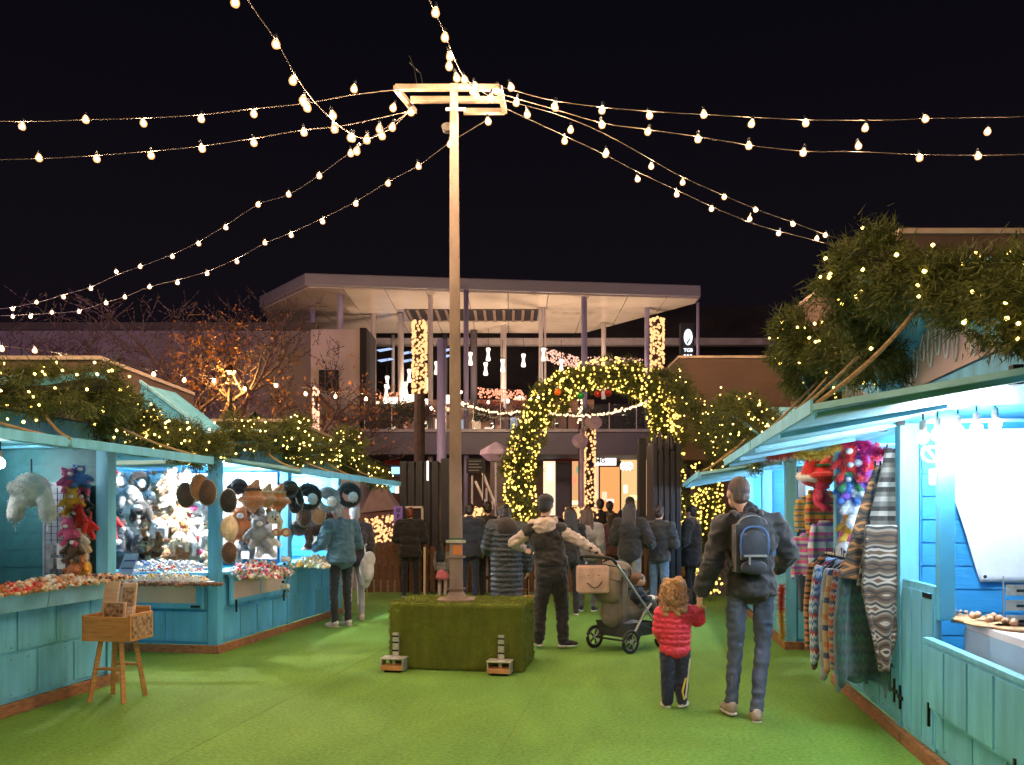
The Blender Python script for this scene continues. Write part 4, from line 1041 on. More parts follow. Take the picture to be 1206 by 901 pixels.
wear(MATS['blue_teal_paint'], (.04, .16, .22), .62, 6.0, .80); wear(MATS['blue_teal_paint'], (.4, .45, .45), .70, 16.0)
# latches, flaps and half door that hang on the huts
def lb(h, s, *a): return MB().box(s * a[0], s * a[1], *a[2:])
def flap(h, s, y0, y1, z0, z1, insets=0, m=teal, x=-.055):
    lb(h, s, x, x + .03, y0, y1, z0, z1).build('flap_board', m, h, bevel=.004)
    lb(h, s, x - .012, x + .04, y0 - .01, y1 + .01, z1, z1 + .03).build('flap_lip', m, h, bevel=.004)
    if insets:
        w = (y1 - y0 - .1) / insets
        for k in range(insets):
            lb(h, s, x - .004, x, y0 + .06 + k * w, y0 + k * w + w - .01 + .03, z0 + .06, z1 - .05).build('inset_panel', pinkpanel, h)
    else:
        n = 4; w = (y1 - y0) / n
        for k in range(n): lb(h, s, x - .012, x, y0 + k * w + .012, y0 + (k + 1) * w - .012, z0 + .02, z1 - .015).build('flap_panel', m, h, bevel=.003)
    for yy in (y0 + .08, y1 - .1): lb(h, s, x - .02, x - .005, yy, yy + .018, z0 - .09, z0 + .05).build('hook', iron, h)
flap(hutR1, 1, -.15, 1.14, .38, .77)
o2 = MATS['blue_teal_paint']
flap(hutL2, -1, .2, 1.62, .52, .83, 2, o2)
# the flap of the side counter, parallel to the near side
for x0, x1, nm, m in ((.02 + .12, 2.1, 'flap_board', o2),):
    MB().box(-x0, -x1, -.07, -.045, .50, .84).build(nm, m, hutL2, bevel=.004)
MB().box(-.12, -2.12, -.085, -.03, .841, .872).build('flap_lip', o2, hutL2, bevel=.004)
for k, (a, b) in enumerate(((.22, 1.2), (1.3, 2.05))): MB().box(-a, -b, -.075, -.0701, .56, .79).build('inset_panel', pinkpanel, hutL2)
MB().box(-.17, -.27, -.095, -.071, .515, .54).build('latch', iron, hutL2)
# awning over the side counter
for h, s in ((hutL2, -1), (hutR2, 1)):
    q = [(s * .1, -.02, ZH - .03), (s * 2.2, -.02, ZH - .03), (s * 2.2, -.75, 2.02), (s * .1, -.75, 2.02)]
    if s < 0: MB().prism(q, (0, 0, .03)).build('side_awning', teal_light, h)
# counter of the near bay of the cloth hut, deep white table top inside, half door
MB().box(.16, 1.7, .15, 1.12, .86, .90).build('table_top', M('white_table', (.75, .75, .76), .5, var=.03), hutR1)
MB().box(.16, 1.72, .13, 1.14, .72, .859).build('table_skirt', M('pale_blue_cloth', (.30, .48, .60), .8, var=.06), hutR1)
MB().box(.01, .05, 1.18, 1.78, .1, 1.10).build('half_door', teal, hutR1, bevel=.004)
for k in range(3): MB().box(.0, .009, 1.2 + .19 * k, 1.375 + .19 * k, .14, 1.05).build('door_plank', teal, hutR1)
MB().box(.02, .11, 1.135, 1.2, .9, ZH).build('door_post', M('bright_blue_paint', (.10, .42, .60), .4, var=.08), hutR1, bevel=.004)
MB().box(-.01, .0, 1.2, 1.34, 1.02, 1.05).build('bolt', iron, hutR1)
for y, z in ((1.78, .3), (1.9, .32), (.02, .28)): MB().box(-.012, .0, y, y + .02, z - .08, z + .08).build('strap_hinge', iron, hutR1); MB().box(-.012, -.002, y - .05, y + .05, z - .012, z + .012).build('hinge_leaf', iron, hutR1)
# tray boxes built on the counter of the first hut
for y0, y1 in ((.05, .85), (.86, 1.7), (1.95, 2.72), (2.73, 3.6)):
    MB().box(.09, -.36, y0, y1, .897, .94).build('tray_floor', teal_light, hutL1)
    MB().prism([(.10, y0, .80), (.10, y1, .80), (.13, y1, .97), (.13, y0, .97)], (-.018, 0, 0)).build('tray_front', teal_light, hutL1)

# ------------------------------------------------------------------ lamps inside the huts
def bulb_lamp(label, loc, w, col, r=.035, cord=.12, group='bare bulbs lighting the huts', strength=60):
    t = thing('bare_bulb', label, 'light bulb', loc, 0, group)
    MB().ell((0, 0, 0), (r, r, r * 1.15), 12, 8).build('globe', EM('cool_bulb_%.2f' % col[2], col, strength, False), t, smooth=True)
    MB().lathe([(.016, r), (.02, r + .02), (.02, r + .06), (.01, r + .07)], n=8).build('socket', M('socket_brass', (.2, .15, .12), .4, metal=.5), t)
    MB().tube([(0, 0, r + .07), (0, 0, r + .07 + cord)], .006, 5).build('cord', iron, t)
    l = bpy.data.lights.new('lamp', 'POINT'); l.energy = w * LAMP; l.color = col; l.shadow_soft_size = r
    lo = bpy.data.objects.new('lamp', l); COL.objects.link(lo); lo.parent = t; lo.location = (0, 0, -.0)
    for q in t.children:
        if q.name.startswith('globe'): q.visible_shadow = True
    lo.location = (0, 0, -r * 1.3)
    return t
# bright cluster in the near bay of the cloth hut
for (px, py, wd) in ((1087, 515, 'lowest, over the white cable'), (1104, 512, 'second from the blue door post'), (1128, 508, 'third, over the sheet'), (1150, 505, 'fourth, brightest over the sheet'), (1172, 500, 'last by the hut corner')):
    yc = 4.75
    p = P(px, py, yc)
    bulb_lamp('glaring bare bulb of the cluster in the cloth hut, ' + wd, p, 13, (.86, .95, 1), .034, 2.1 - p.z - .1 if p.z < 1.95 else .05)
for i, (h, ox, oy, s, w, c, wd) in enumerate((
        (hutL1, -4.75, 3.01, -1, (7, 8), (1, .97, .93), 'the tray hut'), (hutL2, -4.62, 8.29, -1, (190, 170), (1, .94, .85), 'the hat hut'),
        (hutR1, 1.73, 4.0, 1, (0, 70), (.92, .97, 1), 'the cloth hut'), (hutR2, 1.63, 9.58, 1, (80, 80), (.85, .95, 1), 'the hut behind the man with the backpack'))):
    for b in (0, 1):
        if w[b]: 
            for k, yy in enumerate((.55, 1.35)):
                bulb_lamp('bulb inside %s, %s bay, %s' % (wd, 'second' if b else 'first', 'arch end' if k else 'camera end'), (ox + s * .75, oy + b * BAY + yy, 1.98), w[b] / 2, c, .04, .08)

# white sheet with a slanted edge pinned on the partition, cable and reel
def sheet():
    t = thing('white_sheet', 'white cloth sheet with a slanted edge pinned inside the cloth hut', 'sheet', (1.73, 4.0, 0))
    ex = lambda z: .55 + max(0, (1.45 - z)) * .55 if z > 1.1 else .75
    V = []; F = []; nx, nz = 26, 22
    for j in range(nz + 1):
        z = 1.08 + (2.1 - 1.08) * j / nz
        x0 = .34 if z > 1.62 else .34 + (1.62 - z) * .30
        for i in range(nx + 1):
            x = x0 + (2.1 - x0) * i / nx
            V.append((x, BAY - .07 + .012 * math.sin(x * 9 + z * 2) + .008 * math.sin(z * 11 + x * 3), z))
    for j in range(nz):
        for i in range(nx):
            a = j * (nx + 1) + i; F.append((a, a + 1, a + nx + 2, a + nx + 1))
    o = MB().add(V, F).build('sheet', white_cloth, t, smooth=True); o.modifiers.new('t', 'SOLIDIFY').thickness = .004
    for x, z in ((.37, 2.08), (2.08, 2.08), (.52, 1.12)):
        MB().ell((x, BAY - .09, z), .012, 8, 6).build('pin', iron, t)
sheet()
t = thing('white_cable', 'white cable looping beside the bulbs and down the blue post', 'cable', P(1098, 540, 4.95))
pts = [P(1098 + 12 * math.cos(a * .8), 535 + 9 * math.sin(a * .8), 4.95) for a in range(14)] + [P(1110, 560, 4.95), P(1108, 600, 4.97), P(1108, 660, 4.98), P(1107, 690, 4.98)]
MB().tube(smoothpath([p - t.location for p in pts], 5), .008, 6).build('cable', M('cable_white', (.8, .8, .8), .4), t, smooth=True)
pl = P(1103, 562, 4.95) - t.location
MB().box(pl.x - .04, pl.x + .05, pl.y - .02, pl.y + .02, pl.z - .05, pl.z + .05).build('socket_strip', MATS['cable_white'], t, bevel=.006)

# garlands along the gables
def hut_garland(label, ox, oy, s, zr, rad, lift, per_m, lights, extra0=(), extra1=(), mat=pine, lspread=1.0, eave=0.0):
    pts = list(extra0)
    for b in (0, 1):
        pts += [Vector((ox - s * .10, oy + b * BAY + (.02 if b == 0 else 0), ZT + .08 + eave)), Vector((ox - s * .30, oy + b * BAY + BAY * .27, (ZT + zr) / 2 + lift * .8 + eave * .5)), Vector((ox - s * .52, oy + b * BAY + BAY / 2, zr + lift)), Vector((ox - s * .30, oy + b * BAY + BAY * .73, (ZT + zr) / 2 + lift * .8))]
    pts += [Vector((ox - s * .10, oy + HL, ZT + .08 + lift * .3))] + list(extra1)
    return garland('garland', label, 'garland', pts, rad, per_m, lights, .06, .0085, .0105, .10, mat=mat)
hut_garland('thick dark garland with few yellow lights over the cloth hut gables', 1.73, 4.0, 1, 2.88, .165, .10, 15000, 150, eave=.14, extra0=(Vector((1.72, 3.5, 2.36)),), extra1=(Vector((1.45, 7.95, 2.3)),))
hut_garland('green garland with many lights over the tray hut gables', -4.75, 3.01, -1, 2.55, .19, .0, 11000, 210, extra1=(Vector((-4.6, 7.4, 2.28)), Vector((-4.58, 8.1, 2.26))))
hut_garland('green garland with clustered lights over the hat hut gables', -4.62, 8.29, -1, 2.55, .19, .02, 7000, 210, extra1=(Vector((-4.3, 12.3, 2.2)), Vector((-4.1, 12.6, 2.1))))
hut_garland('green garland over the gables of the hut behind the backpack man', 1.63, 9.58, 1, 2.85, .22, .12, 7000, 130, extra1=(Vector((1.2, 13.4, 2.7)), P(800, 455, 13.6), P(778, 438, 13.7)))
# loose bundle of lights hanging by the cloth hut end
garland('light_cluster', 'loose drop of pine and yellow lights between the two huts with gables', 'garland', [P(880, 470, 9.3), P(905, 510, 9.2), P(890, 545, 9.2)], .10, 3000, 50)
garland('light_cluster', 'drop of pine and lights on the tray hut roof corner', 'garland', [P(168, 485, 7.3), P(190, 505, 7.4), P(172, 525, 7.3)], .09, 4000, 34)

# brown flat roofed stalls behind the huts
brown = M('brown_canvas', (.125, .068, .05), .8, var=.12, vs=2); rimm = M('canvas_rim', (.55, .38, .28), .6)
def brownbox(label, px0, px1, ptop, yc, z0, wx0=None, dep=3.0):
    z = BZ(ptop, yc)
    t = thing('brown_stall', label, 'stall', G((px0 + px1) / 2, yc), TH)
    hw = (px1 - px0) / 2 / 950 * yc
    MB().box(-hw, hw, 0, dep, z0, z).build('canopy', brown, t, bevel=.02)
    MB().box(-hw - .02, hw + .02, -.03, dep, z + .001, z + .05).build('rim', rimm, t)
    for x in (-hw + .05, hw - .15):
        for y in (.05, dep - .15): MB().box(x, x + .1, y, y + .1, 0, z0).build('post', iron, t)
brownbox('terracotta flat roofed stall rising behind the tray hut garland', -60, 118, 424, 10.2, 2.2)
brownbox('brown flat roofed stall beyond the bare tree and the hat hut', 205, 345, 497, 13.6, 2.2)
brownbox('brown flat roofed stall behind the second pair of gables', 800, 990, 422, 15.6, 2.6)
brownbox('brown flat roofed stall high behind the cloth hut garland', 1060, 1330, 276, 7.6, 2.6)
# teal gable of a hut seen behind the tray hut
t = thing('teal_roof', 'dark teal pitched hut roof peeping behind the tray hut garland', 'hut', P(195, 480, 10.4), 0)
MB().prism([(-.35, 0, .32), (.38, 0, -.22), (.38, 0, -.30), (-.4, 0, -.3)], (0, .8, 0)).build('roof', teal, t)
MB().prism([(-.36, -.02, .33), (.4, -.02, -.21), (.4, -.02, -.17), (-.36, -.02, .37)], (0, .05, 0)).build('barge_board', teal_light, t)
# ------------------------------------------------------------------ people
skin_a = M('skin_warm', (.52, .27, .18), .55, var=.08, vs=12, spec=.3)
skin_b = M('skin_light', (.62, .36, .26), .55, var=.08, vs=12, spec=.3)
def cloth(name, c, rough=.85, **k):
    k.setdefault('var', .22); k.setdefault('vs', 9); k.setdefault('bump', .5); k.setdefault('bs', 35)
    return M('cloth_' + name, c, rough, sheen=.2, **k)
def hairm(name, c): return M('hair_' + name, c, .45, var=.45, vs=30, bump=1.0, bs=90, stretch=(1, 1, .25), spec=.5)
h_dark = hairm('dark', (.018, .011, .008)); h_brown = hairm('brown', (.06, .03, .018)); h_red = hairm('auburn', (.12, .025, .012))
h_blond = M('hair_curly_blond', (.40, .22, .10), .5, var=.5, vs=40, bump=1, bs=60); h_grey = hairm('grey', (.35, .33, .32))
eye_m = M('eye_dark', (.01, .008, .008), .15, spec=.8)
JT = dict(pel=(0, 0, .95), neck=(0, -.01, 1.47), head=(0, .015, 1.635), sl=(-.185, 0, 1.42), sr=(.185, 0, 1.42), el=(-.235, -.02, 1.14), er=(.235, -.02, 1.14),
          wl=(-.235, .05, .90), wr=(.235, .05, .90), hl=(-.085, 0, .92), hr=(.085, 0, .92), kl=(-.10, .02, .50), kr=(.10, .02, .50), al=(-.105, -.01, .085), ar=(.105, -.01, .085))
def hand(mb, w, d, up, side, r=.0095, curl=.5, grip=False):
    """palm and five bent fingers. d: where the hand points, up: back of the hand, side: thumb side"""
    w = Vector(w); d = Vector(d).normalized(); up = Vector(up); up = (up - d * up.dot(d)).normalized(); sd = d.cross(up) * side
    pc = w + d * .045
    rot = Matrix((sd, d, up)).transposed()
    mb.ell(pc, (.040, .052, .017), 10, 8, rot)
    mb.cap(w - d * .03, w + d * .02, .026, .028, 8)
    for i, (o, L) in enumerate(((.030, .070), (.010, .080), (-.011, .074), (-.030, .058))):
        b = w + d * .088 + sd * o
        a1 = curl * (.5 + .12 * i); a2 = curl * (1.5 + .15 * i); a3 = curl * (2.5 + .15 * i)
        q = b
        for a, l in ((a1, .42), (a2, .32), (a3, .26)):
            e = q + (d * math.cos(a) - up * math.sin(a)) * L * l
            mb.cap(q, e, r, r * .92, 7); q = e
    q = w + d * .03 + sd * .034
    e = q + (d * .6 + sd * .55 - up * .3).normalized() * .036; mb.cap(q, e, r * 1.15, r, 7)
    mb.cap(e, e + (d * .85 + sd * .05 - up * .4).normalized() * .030, r, r * .9, 7)
def person(label, loc, rz, h, top, legs, hair, skin=skin_a, pose=None, shoes=None, style='short', toph=None, thick=.022, hem=.86, puff=0, sleeve=True, vox=.014, hyaw=0, hpitch=0, w=1.0, baggy=0.0, topname='jacket', girth=1.0,
           handinfo=None, feet=(8, -8), eyes=False, group=None, skirt=None, hands=True, headscale=1.0):
    k = h / 1.75
    J = {a: Vector(b) for a, b in JT.items()}
    for a, b in (pose or {}).items(): J[a] = Vector(b)
    if w != 1.0:
        for a in J: J[a].x *= w
    J = {a: b * k for a, b in J.items()}
    t = thing('person', label, 'person', loc, rz, group)
    shoes = shoes or cloth('shoe_dark', (.02, .02, .022))
    pel, nk, hd = J['pel'], J['neck'], J['head']
    upv = (nk - pel).normalized(); rt = (J['sr'] - J['sl']).normalized(); fw = upv.cross(rt).normalized(); rt = fw.cross(upv)
    RT = Matrix((rt, fw, upv)).transposed()
    tor = lambda u: pel.lerp(nk, u)
    hk = k * headscale
    def torso(mb, add, hemz=None, gir=girth):
        a = add
        mb.ell(tor(.0) , ((.155 * gir + a) * k, (.115 * gir + a) * k, .14 * k), 16, 10, RT)
        mb.ell(tor(.32), ((.145 * gir + a) * k, (.110 * gir + a) * k, .17 * k), 16, 10, RT)
        mb.ell(tor(.66), ((.165 * w + a) * k, (.118 + a) * k, .19 * k), 16, 10, RT)
        mb.ell(tor(.86), ((.150 * w + a) * k, (.095 + a) * k, .10 * k), 16, 10, RT)
        for s_ in ('sl', 'sr'): mb.cap(tor(.93), J[s_], (.058 + a) * k, (.052 + a) * k)
    # body, one skin
    mb = MB(); torso(mb, -.012)
    mb.cap(tor(.95), hd + Vector((0, -.02, -.04)) * hk, .052 * k, .05 * hk)
    HR = Matrix.Rotation(R(hyaw), 3, 'Z') @ Matrix.Rotation(R(hpitch), 3, 'X')
    hp = lambda x, y, z: hd + HR @ Vector((x, y, z)) * hk
    mb.ell(hd + HR @ Vector((0, -.008, .015)) * hk, Vector((.074, .092, .100)) * hk, 16, 12, HR)
    mb.ell(hp(0, .022, -.055), Vector((.056, .062, .058)) * hk, 14, 10, HR)
    mb.cap(hp(0, .078, .018), hp(0, .100, -.018), .010 * hk, .016 * hk, 8)
    mb.cap(hp(-.016, .078, -.058), hp(.016, .078, -.058), .010 * hk, .010 * hk, 8)
    mb.ell(hp(0, .066, -.09), Vector((.024, .022, .02)) * hk, 10, 8)
    for sx in (-1, 1):
        mb.ell(hp(sx * .076, -.005, -.005), Vector((.014, .022, .032)) * hk, 8, 8, HR)
        mb.cap(hp(sx * .02, .082, .03), hp(sx * .045, .072, .03), .009 * hk, .008 * hk, 6)
    for s_ in 'lr':
        S, E, W_, Hp, K, A = (J[c + s_] for c in 'sewhka')
        mb.cap(S, E, .046 * k, .037 * k); mb.cap(E, W_, .037 * k, .026 * k)
        if hands:
            inf = (handinfo or {}).get(s_, {})
            d = Vector(inf.get('d', (W_ - E).normalized() + Vector((0, .15, -.1)))); up = Vector(inf.get('up', (1 if s_ == 'r' else -1, -.2, 0)))
            hb = MB(); hand(hb, (0, 0, 0), d, up, -1 if s_ == 'r' else 1, .0095 if vox < .012 else .0115, inf.get('curl', .45))
            for vv in hb.v: mb.v.append(vv * k + np.array(W_))
            mb.f += [tuple(i + mb.n for i in f) for f in hb.f]; mb.n += hb.n
        mb.cap(Hp, K, .062 * k, .040 * k); mb.cap(K, A, .040 * k, .030 * k); mb.cap(A, A + Vector((0, .1, -.035)) * k, .035 * k, .028 * k)
    fuse(mb, vox * k if vox > .01 else vox, skin, 'body', t)
    if eyes:
        for sx in (-1, 1): MB().ell(hp(sx * .031, .076, .012), .0125 * hk, 10, 8).build('eye', eye_m, t, smooth=True)
    # trousers
    if legs:
        mb = MB(); mb.ell(pel, ((.160 * girth + .012) * k, (.122 * girth + .01) * k, .12 * k), 16, 10)
        for s_ in 'lr':
            Hp, K, A = (J[c + s_] for c in 'hka'); bg = baggy
            mb.cap(Hp, K, (.088 + bg) * k, (.062 + bg) * k); mb.cap(K, A.lerp(K, .03), (.062 + bg) * k, (.050 + bg * .8) * k)
            for i in range(3):    # folds over the shoe
                mb.ell(A.lerp(K, .02 + .07 * i), ((.055 + bg * .7) * k, (.055 + bg * .7) * k, .022 * k))
            for i in (-1, 1): mb.ell(K + Vector((0, .0, .035 * i)) * k, ((.064 + bg) * k, (.067 + bg) * k, .02 * k))
        fuse(mb, vox * k if vox > .01 else .011, legs, 'trousers', t, smooth=3, wrinkle=.009 * k, wf=9 / k)
    if skirt:
        mb = MB(); mb.lathe([(.10, .98), (.15, .9), (.21, .72), (.22, .62), (.2, .62), (.1, .8)], n=24)
        mb.v = [v * k for v in mb.v]
        mb.build('skirt', skirt, t, smooth=True)
    # shoes
    for s_, fy in zip('lr', feet):
        A = J['a' + s_]; D = Matrix.Rotation(R(fy), 3, 'Z'); mb = MB(); z = -A.z / k
        pt = lambda x, y, zz: A + D @ Vector((x, y, zz)) * k
        mb.ell(pt(0, -.01, -.02), Vector((.045, .055, .055)) * k); mb.ell(pt(0, .07, -.045), Vector((.046, .09, .036)) * k, 12, 8, D); mb.ell(pt(0, .13, -.052), Vector((.044, .055, .028)) * k, 12, 8, D)
        sh = fuse(mb, .009, shoes, 'shoe', t)
        mb = MB(); mb.ell(pt(0, -.02, -.072), Vector((.043, .05, .013)) * k, 12, 6, D); mb.ell(pt(0, .075, -.072), Vector((.047, .105, .013)) * k, 14, 6, D)
        mb.build('sole', M('shoe_sole_pale', (.55, .5, .46), .6), sh, smooth=True)
    # upper garment
    if toph is not None or top:
        def garment(mb, add, sleeves, hemz):
            if puff:
                torso(mb, add - .004); hemz < .8 and mb.cap(pel, pel + Vector((0, 0, min(-.02, (hemz + .14 - .95))))*k, (.16 * girth + add - .02) * k * .86, (.16 * girth + add - .02) * k * .86, 16)
                zh = hemz * k; n = int((nk.z - zh) / (.068 * k))
                for i in range(n + 1):
                    u = (zh + (nk.z - zh - .05 * k) * i / n - pel.z) / (nk.z - pel.z)
                    c = tor(max(u, 0)) if u > 0 else pel + Vector((0, 0, u * (nk.z - pel.z)))
                    ww = (.150 if u < .3 else .155 + .02 * (u - .3)) * (girth if u < .4 else (girth + w) / 2) + add
                    if u > .82: ww *= 1 - (u - .82) * 1.6
                    mb.ell(c, (ww * k, (.125 * girth + add) * k * (1 - max(0, u - .8) * 1.5), .078 * k), 20, 8, RT)
            else:
                torso(mb, add)
                if hemz < .95:
                    mb.lathe([(.150, 0), (.168, .015), (.160, .10), (.140, .20), (.09, .30)], n=20)
                    v = mb.v[-1]; v[:, 0] *= k * (girth + add * 5); v[:, 1] *= k * .82 * (girth + add * 5); v[:, 2] = v[:, 2] * k * (1.0 if hemz > .8 else (1.1 - hemz) / .28) ; v += np.array([pel.x, pel.y, hemz * k])
            mb.cap(tor(.96), tor(1.03), .075 * k, .070 * k)
            if sleeves:
                for s_ in 'lr':
                    S, E, W_ = (J[c + s_] for c in 'sew'); W2 = E.lerp(W_, .97)
                    r0, r1, r2 = .058 + add, .048 + add, .036 + add * .8
                    if puff:
                        for A_, B_, ra, rb in ((S, E, r0, r1), (E, W2, r1, r2)):
                            L = (B_ - A_).length; n = max(3, int(L / (.06 * k))); dd = (B_ - A_).normalized(); RR = Vector((0, 0, 1)).rotation_difference(dd).to_matrix()
                            for i in range(n + 1):
                                r = ra + (rb - ra) * i / n; mb.ell(A_.lerp(B_, i / n), (r * k, r * k, .055 * k), 12, 8, RR)
                            mb.cap(A_, B_, (ra - .015) * k, (rb - .012) * k)
                    else:
                        mb.cap(S, E, r0 * k, r1 * k); mb.cap(E, W2, r1 * k, r2 * k)
                        for i in (-1, 0, 1): mb.ell(E + Vector((0, 0, .03 * i)) * k, ((r1 + .006) * k, (r1 + .006) * k, .014 * k))
        mb = MB(); garment(mb, thick, sleeve, hem)
        fuse(mb, (vox if puff or vox > .01 else .011) * (k if k < 1 else 1), top, topname, t, smooth=2 if puff else 4, wrinkle=(.008 if puff else .014) * k, wf=(14 if puff else 8) / k)
        if toph:   # second layer: (name, material, sleeves only under a vest)
            nm, m2, add2 = toph
            mb = MB()
            for s_ in 'lr':
                S, E, W_ = (J[c + s_] for c in 'sew')
                mb.cap(S.lerp(tor(.93), .25), E, (.074) * k, (.062) * k); mb.cap(E, E.lerp(W_, .97), .06 * k, .042 * k)
                for i in (-1, 0, 1): mb.ell(E + Vector((0, 0, .03 * i)) * k, (.066 * k, .066 * k, .014 * k))
            # hood on the back
            mb.ell(tor(1.0) + fw * -.03 * k, (.120 * k, .10 * k, .060 * k), 14, 10, RT); mb.ell(tor(.93) + fw * -.105 * k, (.135 * k, .045 * k, .085 * k), 14, 10, RT); mb.cap(tor(.99) - rt * .12 * k, tor(.99) + rt * .12 * k, .055 * k, .055 * k)
            fuse(mb, .011, m2, nm, t, smooth=3, wrinkle=.016, wf=11)
    # hair or hat
    mb = MB(); hv = .010 if vox < .012 else .013
    if style in ('short', 'crop', 'cap', 'beanie'):
        e = .004 if style == 'crop' else .012
        mb.ell(hp(0, -.016, .034), Vector((.074 + e, .088 + e, .088 + e)) * hk, 16, 12, HR); mb.ell(hp(0, -.05, -.015), Vector((.062 + e, .05 + e, .065 + e)) * hk, 14, 10, HR)
        fuse(mb, hv, hair, 'hair', t, smooth=2)
    if style == 'long':
        mb.ell(hp(0, -.018, .030), Vector((.090, .102, .098)) * hk, 16, 12, HR)
        for i in range(7):
            a = (i - 3) * .026; mb.cap(hp(a, -.065 - .02 * math.cos(a * 14), 0), hp(a * 1.25, -.115, -.30 - .03 * (i % 2)), .034 * hk, .024 * hk, 8)
        fuse(mb, hv, hair, 'hair', t, smooth=2)
    if style == 'bun':
        mb.ell(hp(0, -.018, .030), Vector((.090, .105, .100)) * hk, 16, 12, HR); mb.ell(hp(0, -.06, -.03), Vector((.08, .06, .07)) * hk); mb.ell(hp(.0, -.09, .10), Vector((.045, .045, .04)) * hk)
        fuse(mb, hv, hair, 'hair', t, smooth=2)
    if style == 'curly':
        rnd = random.Random(9)
        mb.ell(hp(0, -.02, .025), Vector((.095, .105, .10)) * hk, 16, 12, HR)
        for i in range(150):
            a = rnd.uniform(-2.6, 2.6) - math.pi / 2; z = rnd.uniform(-.20, .12); rr = .098 * (1 if z < .03 else math.sqrt(max(.05, 1 - ((z - .03) / .11) ** 2)))
            if z < -.02: rr += .012 * rnd.random()
            if math.sin(a) > .35 and z < .05: continue
            mb.ell(hp(rr * math.cos(a), -.02 + rr * math.sin(a), z), rnd.uniform(.016, .026) * hk, 8, 6)
        fuse(mb, .009, hair, 'hair', t, smooth=1)
    if style == 'cap':
        hb = MB(); hb.ell(hp(0, -.01, .055), Vector((.092, .106, .075)) * hk, 16, 10, HR); hb.ell(hp(0, .10, .045), Vector((.075, .075, .010)) * hk, 14, 8, HR)
        c_ = fuse(hb, .010, cloth('cap_black', (.018, .017, .018)), 'cap', t, smooth=2)
    if style == 'beanie':
        hb = MB(); hb.ell(hp(0, -.015, .05), Vector((.095, .108, .095)) * hk, 16, 10, HR); hb.lathe([(.094, -.02), (.100, 0), (.098, .03), (.08, .04)], n=16)
        v = hb.v[-1]; v[:, 1] *= 1.12; v *= hk; v += np.array(hp(0, -.012, .02)); fuse(hb, .010, cloth('beanie_grey', (.045, .05, .06)), 'beanie', t, smooth=2)
    return t, J
def strands(parent, c, r, n, L, mat, curl=0.0, w=.0022, down=.6, zmin=-1.0):
    c = np.array(c); V = []; T = []; base = 0; seg_ = 6
    for i in range(n):
        d = rng.normal(size=3); d /= np.linalg.norm(d)
        if d[1] > .55 and d[2] < .3: continue
        if d[2] < zmin: continue
        p = c + d * r; ph = rng.random() * 6.28; dr = d + np.array((0, -.15, -down)); dr /= np.linalg.norm(dr)
        s1 = np.cross(dr, (0, 0, 1)); s1 /= np.linalg.norm(s1) + 1e-6; s2 = np.cross(dr, s1); l = L * (.5 + .8 * rng.random())
        pts = [p + dr * l * t / seg_ * (1 if t else 0) + (s1 * math.cos(ph + t * 1.7) + s2 * math.sin(ph + t * 1.7)) * curl * min(1, t / 2) + np.array((0, 0, -.15 * l * (t / seg_) ** 2)) for t in range(seg_ + 1)]
        for t, q in enumerate(pts): V += [q - s1 * w * (1 - .7 * t / seg_), q + s1 * w * (1 - .7 * t / seg_)]
        for t in range(seg_):
            a = base + 2 * t; T += [(a, a + 1, a + 3), (a, a + 3, a + 2)]
        base += 2 * (seg_ + 1)
    o = bpy.data.objects.new('hair_strands', fast_mesh('hair_strands', V, T, mat)); COL.objects.link(o); o.parent = parent; tag(o, kind='stuff')
def J2(px, py, yc, loc, rz, h, dy=0.0):
    """survey pixel -> joint in the person's template frame"""
    v = P(px, py, yc + dy) - Vector(loc); v = Matrix.Rotation(-rz, 3, 'Z') @ v
    return v * (1.75 / h)

# --- the man with the backpack
dl = G(878, 6.12); drz = TH; dh = 1.82
j = lambda px, py, dy=0: J2(px, py, 6.12, dl, drz, dh, dy)
dadpose = dict(pel=j(884, 690), neck=j(884, 607, -.02), head=j(869, 581, .02), sl=j(852, 619), sr=j(912, 616), el=j(839, 663, -.02), wl=j(826, 696, .05), er=j(928, 652, .05), wr=j(917, 668, .28),
               hl=j(868, 697), hr=j(899, 697), kl=j(866, 762, .03), kr=j(898, 764, .04), al=j(861, 828, .02), ar=j(891, 838, -.12))
denim = M('denim_blue_grey', (.050, .062, .10), .85, var=.3, vs=5, bump=.5, bs=45, rgb2=(.10, .115, .165))
shoe_tan = M('trainer_beige', (.34, .26, .22), .6, var=.35, vs=20)
dad, DJ = person('tall man with a backpack walking hand in hand with a small girl', dl, drz, dh, cloth('jacket_charcoal', (.022, .018, .018), .75), denim, hairm('short_brown', (.085, .05, .035)), skin_b,
    dadpose, shoe_tan, 'crop', thick=.030, hem=.88, vox=.0085, hyaw=12, hpitch=4, w=1.0, feet=(4, -10), handinfo={'l': dict(d=(-.15, .05, -1), up=(-1, -.3, 0), curl=.7)}, baggy=-.004, girth=.98, puff=0)
MB().cap(DJ['neck'].lerp(DJ['head'], -.05), DJ['neck'].lerp(DJ['head'], .30), .068, .064, 20).build('collar', cloth('jacket_charcoal', ()), dad, smooth=True)
